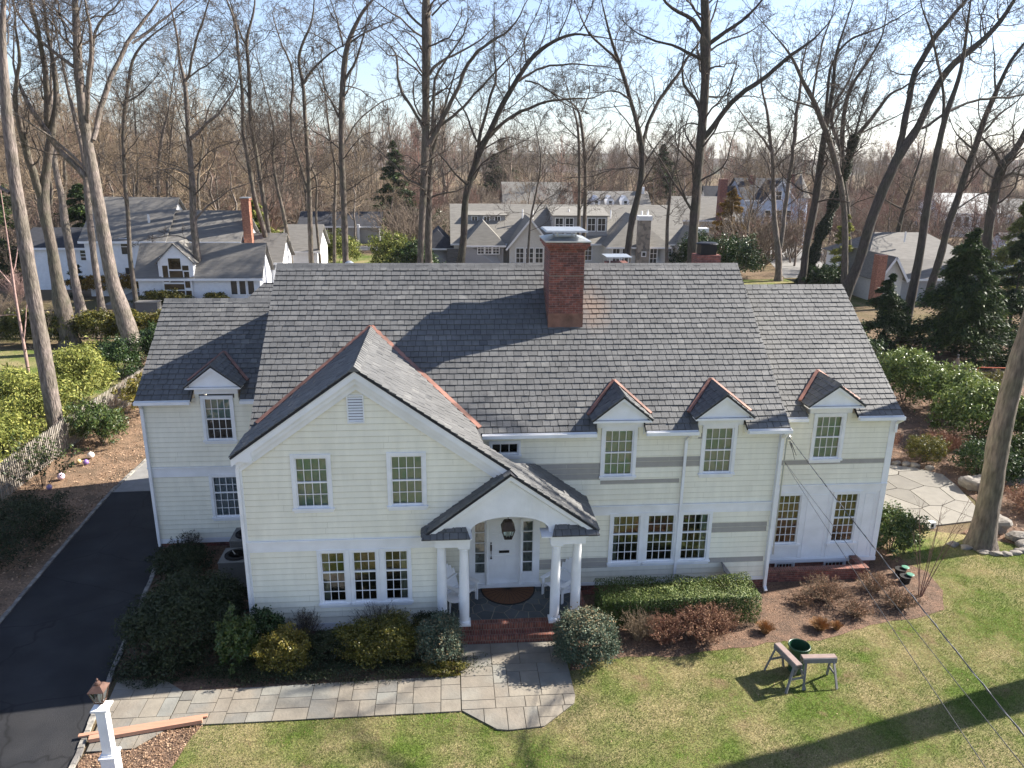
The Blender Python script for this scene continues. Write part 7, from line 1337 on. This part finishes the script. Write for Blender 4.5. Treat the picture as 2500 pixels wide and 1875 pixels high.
for i,(x,y,z,r,cc,lab) in enumerate(((-15.6,11.7,.2,.2,(.75,.68,.62),'large white ball ornament among the leaves by the fence'),(-15.5,11.0,.16,.16,(.24,.15,.38),'purple ball ornament among the leaves by the fence'),(-15.85,11.15,.14,.14,(.7,.55,.25),'yellowish ball ornament beside the purple one'),(-15.8,9.5,.2,.2,(.75,.60,.72),'pinkish white ball ornament under the leggy shrub'),(-15.8,8.55,.15,.15,(.38,.28,.46),'small lilac ball ornament nearest the driveway'))):
    r*=.72; m=MB(); m.lathe([(.0,-r),(.5*r,-.87*r),(.87*r,-.5*r),(r,0),(.87*r,.5*r),(.5*r,.87*r),(.12*r,.99*r),(.1*r,1.12*r),(0,1.14*r)],(x,y,z*.8),18); tag(mk('ball_ornament',m,ceramic('ornament_%s'%['white','purple','yellow','pink','lilac'][i],cc),smooth=True),lab,'ornament','ball ornaments by the fence')
m=MB()
for k in range(3): P_=[(.2+k*.05,-7.05,-.0),(.24+k*.02,-7.15,.04),(.22,-7.3,.03),(.18-k*.05,-7.42-k*.05,.03)]; m.tube(P_,[.016,.014,.01,.004],5)
tag(mk('fallen_branch',m,TWIGTAN),'small fallen branch lying on the lawn below the path','branch')
# ---------------------------------------------------------------- neighbouring houses
def part(name,root,build,mats,label=None):
    m=MB(); build(m); o=mk(name,m,mats,root)
    if label: o['label']=label
    return o
def gable_block(root,x0,x1,y0,y1,ze,zr,wallm,roofm,ridge='x',ov=.3,hip=0,z0=-.1):
    def wb(m):
        if ridge=='x': m.add([(x0,y0,z0),(x1,y0,z0),(x1,y1,z0),(x0,y1,z0),(x0,y0,ze),(x1,y0,ze),(x1,y1,ze),(x0,y1,ze),(x0+hip,(y0+y1)/2,zr-.05),(x1-hip,(y0+y1)/2,zr-.05)],[(0,1,5,4),(1,2,6,9,5),(2,3,7,6),(3,0,4,8,7)])
        else: m.add([(x0,y0,z0),(x1,y0,z0),(x1,y1,z0),(x0,y1,z0),(x0,y0,ze),(x1,y0,ze),(x1,y1,ze),(x0,y1,ze),((x0+x1)/2,y0+hip,zr-.05),((x0+x1)/2,y1,zr-.05)],[(0,1,5,8,4),(1,2,6,5),(2,3,7,9,6),(3,0,4,7)])
    W=part('wall',root,wb,wallm)
    def rb(m):
        if ridge=='x':
            ym=(y0+y1)/2; s=(zr-ze)/(ym-y0); a,b=x0-ov,x1+ov; zl=ze-ov*s
            for yy,sg in((y0-ov,1),(y1+ov,-1)): 
                p=[(a,yy,zl),(b,yy,zl),(b-hip,ym,zr),(a+hip,ym,zr)]; plane_slab(m,p,.1)
            if hip:
                plane_slab(m,[(a,y0-ov,zl),(a+hip,ym,zr),(a,y1+ov,zl)],.1); plane_slab(m,[(b,y0-ov,zl),(b-hip,ym,zr),(b,y1+ov,zl)],.1)
        else:
            xm=(x0+x1)/2; s=(zr-ze)/(xm-x0); a,b=y0-ov,y1+ov; zl=ze-ov*s
            for xx in(x0-ov,x1+ov): plane_slab(m,[(xx,a,zl),(xx,b,zl),(xm,b,zr),(xm,a+hip,zr)],.1)
            if hip: plane_slab(m,[(x0-ov,a,zl),(x1+ov,a,zl),(xm,a+hip,zr)],.1)
    Rf=part('roof',root,rb,roofm)
    def fb(m):
        if ridge=='x':
            for yy in(y0-ov,): m.box(x0-ov,x1+ov,yy-.03,yy-.002,ze-ov*(zr-ze)/((y1-y0)/2)-.2,ze-ov*(zr-ze)/((y1-y0)/2)-.0)
        else:
            zl=ze-ov*(zr-ze)/((x1-x0)/2)
            if not hip:
                for xx in(x0-ov,x1+ov): m.beam((xx,y0-ov-.02,zl-.08),((x0+x1)/2,y0-ov-.02,zr-.08),.03,.2)
            else: m.box(x0-ov,x1+ov,y0-ov-.03,y0-ov-.002,zl-.2,zl)
    part('fascia',W,fb,WHITE); return W,Rf
def nwin(root,x0,x1,y,z0,z1,cols=2,rows=2,dark=DARKROOM,frame=WHITE,lab=None):
    def fb(m):
        f=.09; m.box(x0-f,x0,y-.06,y,z0-f,z1+f);m.box(x1,x1+f,y-.06,y,z0-f,z1+f);m.box(x0,x1,y-.06,y,z1,z1+f);m.box(x0,x1,y-.06,y,z0-f,z0)
        for i in range(1,cols): u=x0+(x1-x0)*i/cols; m.box(u-.025,u+.025,y-.05,y-.012,z0,z1)
        for i in range(1,rows): u=z0+(z1-z0)*i/rows; m.box(x0,x1,y-.048,y-.014,u-.025,u+.025)
    W=part('window',root,fb,frame,lab); part('pane',W,lambda m:m.add([(x0,y-.01,z0),(x1,y-.01,z0),(x1,y-.01,z1),(x0,y-.01,z1)],[(0,1,2,3)]),FARGLASS); return W
FARGLASS=mat('far_window_glass',(.035,.04,.045),.08,spec=.8,noise=.2,scale=.8)
FARGLASSB=mat('pale_window_glass',(.16,.19,.19),.1,spec=.8,noise=.3,scale=.8)
WARMG=mat('amber_window_glass',(.055,.038,.024),.1,spec=.8,noise=.9,scale=1.5)
# white house on the left
h=thing('white_house','white shingled neighbour house with grey roofs and a tall orange brick chimney','house',(-26,50,0))
gable_block(h,-32.0,-25.3,50.5,59.5,5.1,8.35,SIDEW,ROOFN,'x',.35)
gable_block(h,-25.25,-18.9,50.6,57.6,5.0,7.25,SIDEW,ROOFN,'x',.3)
gable_block(h,-39.0,-32.1,54,60,4.0,5.4,SIDEW,ROOFDK,'x',.3)
gable_block(h,-26.1,-16.2,46,50.45,2.6,4.95,SIDEW,ROOFN,'x',.3)
gable_block(h,-18.8,-15.4,50.6,56,3.2,5.3,SIDEW,ROOFN,'x',.3)
# dormer gable of the ell
part('dormer',h,lambda m:m.prism([(-24.3,2.4),(-21.5,2.4),(-21.5,3.7),(-22.85,5.1),(-24.3,3.7)],45.85,48.9),SIDEW)
def b(m):
    for s_ in(-1,1): plane_slab(m,[(-22.9+s_*1.65,45.7,3.5),(-22.9+s_*1.65,47.5,3.5),(-22.9,49.3,5.2),(-22.9,45.7,5.2)],.08)
part('roof',h,b,ROOFN)
def b(m):
    for (x0,x1,z0,z1) in((-23.42,-22.45,3.05,3.95),(-23.95,-23.52,2.0,3.35),(-22.35,-21.85,2.95,3.35),(-23.42,-22.35,1.95,2.92),(-22.25,-21.85,1.5,2.85),(-23.95,-22.35,1.35,1.82),(-23.95,-23.4,.8,1.25),(-23.3,-22.35,.8,1.25),(-22.25,-21.8,.8,1.25)): m.box(x0,x1,45.78,45.83,z0,z1)
W=part('window',h,lambda m:m.box(-24.1,-21.7,45.80,45.86,.75,4.05),WHITE,'tall grid window in the white dormer gable'); part('pane',W,b,WARMG)
nwin(h,-28.9,-28.0,50.5,3.7,5.0,1,2);nwin(h,-28.8,-28.0,50.5,1.3,2.5,1,2); nwin(h,-34.0,-33.0,54,2.7,3.6,2,3)
for x in(-18.6,-17.9,-17.2): nwin(h,x,x+.5,46,.9,2.3,1,1)
part('chimney',h,lambda m:(m.box(-18.65,-17.95,51.7,52.5,2,8.3),m.box(-18.72,-17.88,51.6,52.6,8.3,8.45)),BRICKN); part('chimney_cap',h,lambda m:m.box(-18.7,-17.9,51.65,52.55,8.48,8.56),GALV)
part('vent_pipe',h,lambda m:m.tube([(-26.9,52.2,6),(-26.9,52.2,7.0)],.1,8),WHITE)
part('terrace',h,lambda m:m.box(-28.5,-26.2,44.5,50.4,-.1,.35),PALEPAVE)
t=thing('generator_box','grey covered condenser box beside the white neighbour terrace','box',(-24.4,43.5,0)); m=MB(); m.box(-25.4,-23.7,43.0,43.9,-.1,.75); m.box(-25.45,-23.65,42.95,43.95,.75,.82); mk('casing',m,ACMET,t)
# long grey house in the middle
h=thing('grey_house','long beige and grey neighbour house with stone chimney and many gables behind the slate ridge','house',(14,70,0))
gable_block(h,.4,27.5,69,80,2.9,6.7,SIDET,ROOFTAN,'x',.4)
gable_block(h,1.6,5.9,66.5,74.5,3.0,5.2,SIDEG,ROOFTAN,'y',.3,2.0)
gable_block(h,6.6,11.3,66.8,74.5,2.7,5.6,SIDET,ROOFTAN,'y',.4)
gable_block(h,17.8,24.6,66.0,74.5,2.9,5.9,SIDET,ROOFTAN,'y',.35,3.2)
def dormer_box(x0,x1,y0,z0,z1,zt,wallm,roofm):
    part('dormer',h,lambda m:m.box(x0,x1,y0,y0+5,z0,z1),wallm)
    part('roof',h,lambda m:(plane_slab(m,[(x0-.2,y0-.25,z1),(x1+.2,y0-.25,z1),(x1+.2,y0+4.5,zt),(x0-.2,y0+4.5,zt)],.1)),roofm)
gable_block(h,26.3,29.6,67.2,74,2.6,4.6,SIDET,ROOFTAN,'y',.3)
gable_block(h,-3.2,.3,69.5,76,2.3,4.0,SIDEG,ROOFDK,'y',.3,1.5)
gable_block(h,12.1,14.2,68.6,72,2.6,3.9,SIDEW,ROOFTAN,'y',.25)
for x in(26.9,28.0): nwin(h,x,x+.8,67.2,.8,2.2,2,3)
nwin(h,12.7,13.6,68.6,.8,2.3,2,3)
dormer_box(11.9,18.3,69.8,3.2,5.75,6.5,SIDEG,ROOFTAN); dormer_box(2.1,6.5,72.0,4.6,5.6,6.6,SIDEG,ROOFTAN)
for x in(12.2,13.4,16.0,17.2): nwin(h,x,x+.85,69.8,4.0,5.4,2,2)
for x in(2.6,4.0,5.3): nwin(h,x,x+.6,72.0,4.8,5.4,2,1)
for x in(3.05,3.9,4.75): nwin(h,x,x+.65,66.5,1.75,2.6,2,3)
for x in(7.4,8.5,9.6): nwin(h,x,x+.8,66.8,.7,2.3,2,3)
for x in(12.2,14.2,15.6): nwin(h,x,x+.8,69,.7,2.3,2,3)
for x in(18.3,19.4,22.6): nwin(h,x,x+.75,66.0,.7,2.4,2,3)
for x in(25.1,26.1): nwin(h,x,x+.8,69,1.1,2.4,3,4)
def stonech(m): m.box(20.9,22.2,64.9,65.95,-.1,5.6)
part('chimney',h,stonech,STONEWALL); part('chimney_cap',h,lambda m:(m.box(20.8,22.3,64.8,66.05,5.6,6.1),m.tube([(21.2,65.4,6.1),(21.2,65.4,6.6)],.12,8),m.tube([(21.9,65.4,6.1),(21.9,65.4,6.5)],.12,8)),WHITE)
W=part('window',h,lambda m:m.box(21.3,21.85,64.84,64.9,1.6,2.2),WHITE,'small square white framed window in the stone chimney'); part('pane',W,lambda m:m.box(21.4,21.75,64.82,64.84,1.7,2.1),FARGLASS)
part('chimney',h,lambda m:m.box(28.6,29.8,68,69,-.1,4.0),STONEWALL); part('chimney_cap',h,lambda m:m.box(28.5,29.9,67.9,69.1,4.02,4.5),WHITE)
part('garage_door',h,lambda m:[m.box(-.4+i*.0,1.4,68.94,68.99,.05+i*.5,.5+i*.5) for i in range(4)],GREYWOOD)
for x in(8.5,9.7,14.0,19.0,23.5): part('vent_pipe',h,lambda m:m.tube([(x,71.5,5.2),(x,71.5,6.3)],.08,6),WHITE)
# distant house with three white dormers
h=thing('far_dormered_house','far grey roofed house with three small white dormers above the long grey house','house',(24,93,0)); gable_block(h,20.2,29,90,99,4.4,7.4,SIDEW,ROOFN,'x',.3)
for x in(21.0,23.0,25.2):
    part('dormer',h,lambda m:m.prism([(x-.55,5.2),(x+.55,5.2),(x+.55,6.2),(x,6.9),(x-.55,6.2)],90.8,93.5),WHITE); nwin(h,x-.22,x+.22,90.8,5.4,6.2,1,2)
part('chimney',h,lambda m:m.box(28,28.7,94,95,6,8.0),SIDEW)
# blue victorian
h=thing('blue_gabled_house','tall pale blue gabled house with dark roofs and a round turret','house',(47,92,0))
gable_block(h,43.3,51.2,92,101,6.6,9.4,SIDEB,ROOFDK,'x',.3); gable_block(h,45.4,50.4,90.6,99,6.3,9.2,SIDEB,ROOFDK,'y',.35); gable_block(h,38.5,43.2,93,100,4.4,8.2,SIDET,ROOFDK,'x',.3)
part('turret',h,lambda m:m.lathe([(1.35,-.1),(1.35,6.9)],(51.2,91.6,0),12),SIDEB); part('turret_roof',h,lambda m:m.lathe([(1.65,6.8),(.9,8.4),(0,10.2)],(51.2,91.6,0),12),ROOFN)
for x,z in((44.0,3.4),(45.9,3.4),(47.6,3.4),(49.0,3.4),(44.0,.8),(46.0,.8),(48.0,.8)): nwin(h,x,x+.8,91.95 if x<45.3 else 90.6,z,z+1.6,1,2)
nwin(h,47.3,48.1,90.6,6.5,7.7,1,2); nwin(h,50.9,51.5,90.2,3.4,5.0,1,2); nwin(h,50.9,51.5,90.2,.9,2.4,1,2)
part('porch_roof',h,lambda m:m.box(43.2,50.4,88.9,91.9,2.7,2.9),ROOFN)
for x in(43.4,45.7,48.0,50.2): part('porch_post',h,lambda m:m.box(x-.1,x+.1,89,89.2,0,2.7),WHITE)
part('chimney',h,lambda m:m.box(51.8,52.7,97,98,5,10.0),BRICK); part('chimney',h,lambda m:m.box(45.0,45.8,95,96,7,9.8),BRICK)
t=thing('tall_brick_chimney_house','beige house with a tall brick chimney behind the massive dark trunk','house',(36,86,0)); gable_block(t,31.5,40.5,86,93,4.2,7.0,SIDET,ROOFTAN,'x',.3); part('chimney',t,lambda m:m.box(37.0,38.0,85.3,86.2,-.1,9.5),BRICK)
# white roofed house right and grey one before it
h=thing('pale_roofed_house','white house with a bright pale roof far right between the leaning trees','house',(86,106,0)); gable_block(h,82,91.5,103.5,112,4.1,6.9,SIDEW,ROOFPALE,'x',.4)
for i in range(6): nwin(h,83+i*1.4,83.8+i*1.4,103.5,1.6,3.2,1,2)
gable_block(h,91.6,99,105,112,3.6,6.0,SIDEW,ROOFN,'x',.3)
h=thing('grey_roofed_house','grey roofed neighbour house behind the leaning trees at the right','house',(44,54,0)); gable_block(h,40.4,51,51.5,60,3.3,5.3,SIDEW,ROOFN,'x',.4,3.0)
part('vent_pipe',h,lambda m:m.tube([(44.6,53.0,4.6),(44.6,53.0,5.6)],.09,6),WHITE)
gable_block(h,38.1,40.15,45.2,52,2.6,4.2,SIDET,ROOFTAN,'y',.35); gable_block(h,40.3,47.5,46.2,49.9,2.3,3.6,SIDEG,ROOFN,'x',.3)
part('chimney',h,lambda m:m.box(37.2,38.0,44.4,45.2,-.1,4.4),BRICKN,'narrow brick chimney at the garage gable'); nwin(h,38.8,39.4,45.2,.3,2.1,1,2)
h=thing('blue_garage','small pale blue outbuilding at the right edge','shed',(66,62,0)); gable_block(h,62,69,60,66,3.0,4.6,SIDEB,ROOFDK,'x',.3); nwin(h,63,63.9,60,1.2,2.3,2,2); nwin(h,65,66,60,1.2,2.3,2,2)
h=thing('brown_bungalow','low dark roofed bungalow behind the pair of dark trunks','house',(-14,92,0)); gable_block(h,-21,-10,92,99,2.6,4.2,SIDEG,ROOFDK,'x',.4); nwin(h,-18,-15,92,.6,2.3,4,2); part('porch_post',h,lambda m:m.box(-13,-12.7,91.4,91.7,0,2.7),WHITE)
h=thing('white_gable_house','white gabled house end behind the right of the brick chimneyed house','house',(-13.5,60,0)); gable_block(h,-17.0,-13.6,60,67,3.0,5.2,SIDEW,ROOFN,'x',.3)
h=thing('distant_beige_house','distant beige roofed house behind the slender young tree','house',(12,120,0)); gable_block(h,10,22,118,128,3.4,7.6,SIDET,ROOFTAN,'x',.4)
for i,(x,y,lab) in enumerate(((58,70,'parked grey car far right behind the spruce'),)):
    pass
hz=MB(); hz.box(-930,930,-330,1530,-1.6,36); hz=mk('haze',hz,[]); hz['kind']='stuff'; hz['label']='thin pale air haze'; hz['category']='haze'
hm=bpy.data.materials.new('haze'); hm.use_nodes=True; hn=hm.node_tree; hn.nodes.clear(); ho=hn.nodes.new('ShaderNodeOutputMaterial'); hv=hn.nodes.new('ShaderNodeVolumePrincipled'); hv.inputs['Color'].default_value=(.9,.94,1,1); hv.inputs['Density'].default_value=HAZE; hv.inputs['Anisotropy'].default_value=.2; hn.links.new(hv.outputs[0],ho.inputs['Volume']); hz.data.materials.append(hm)
# tidy helper marks
for o in bpy.data.objects:
    if '_w' in o: del o['_w']
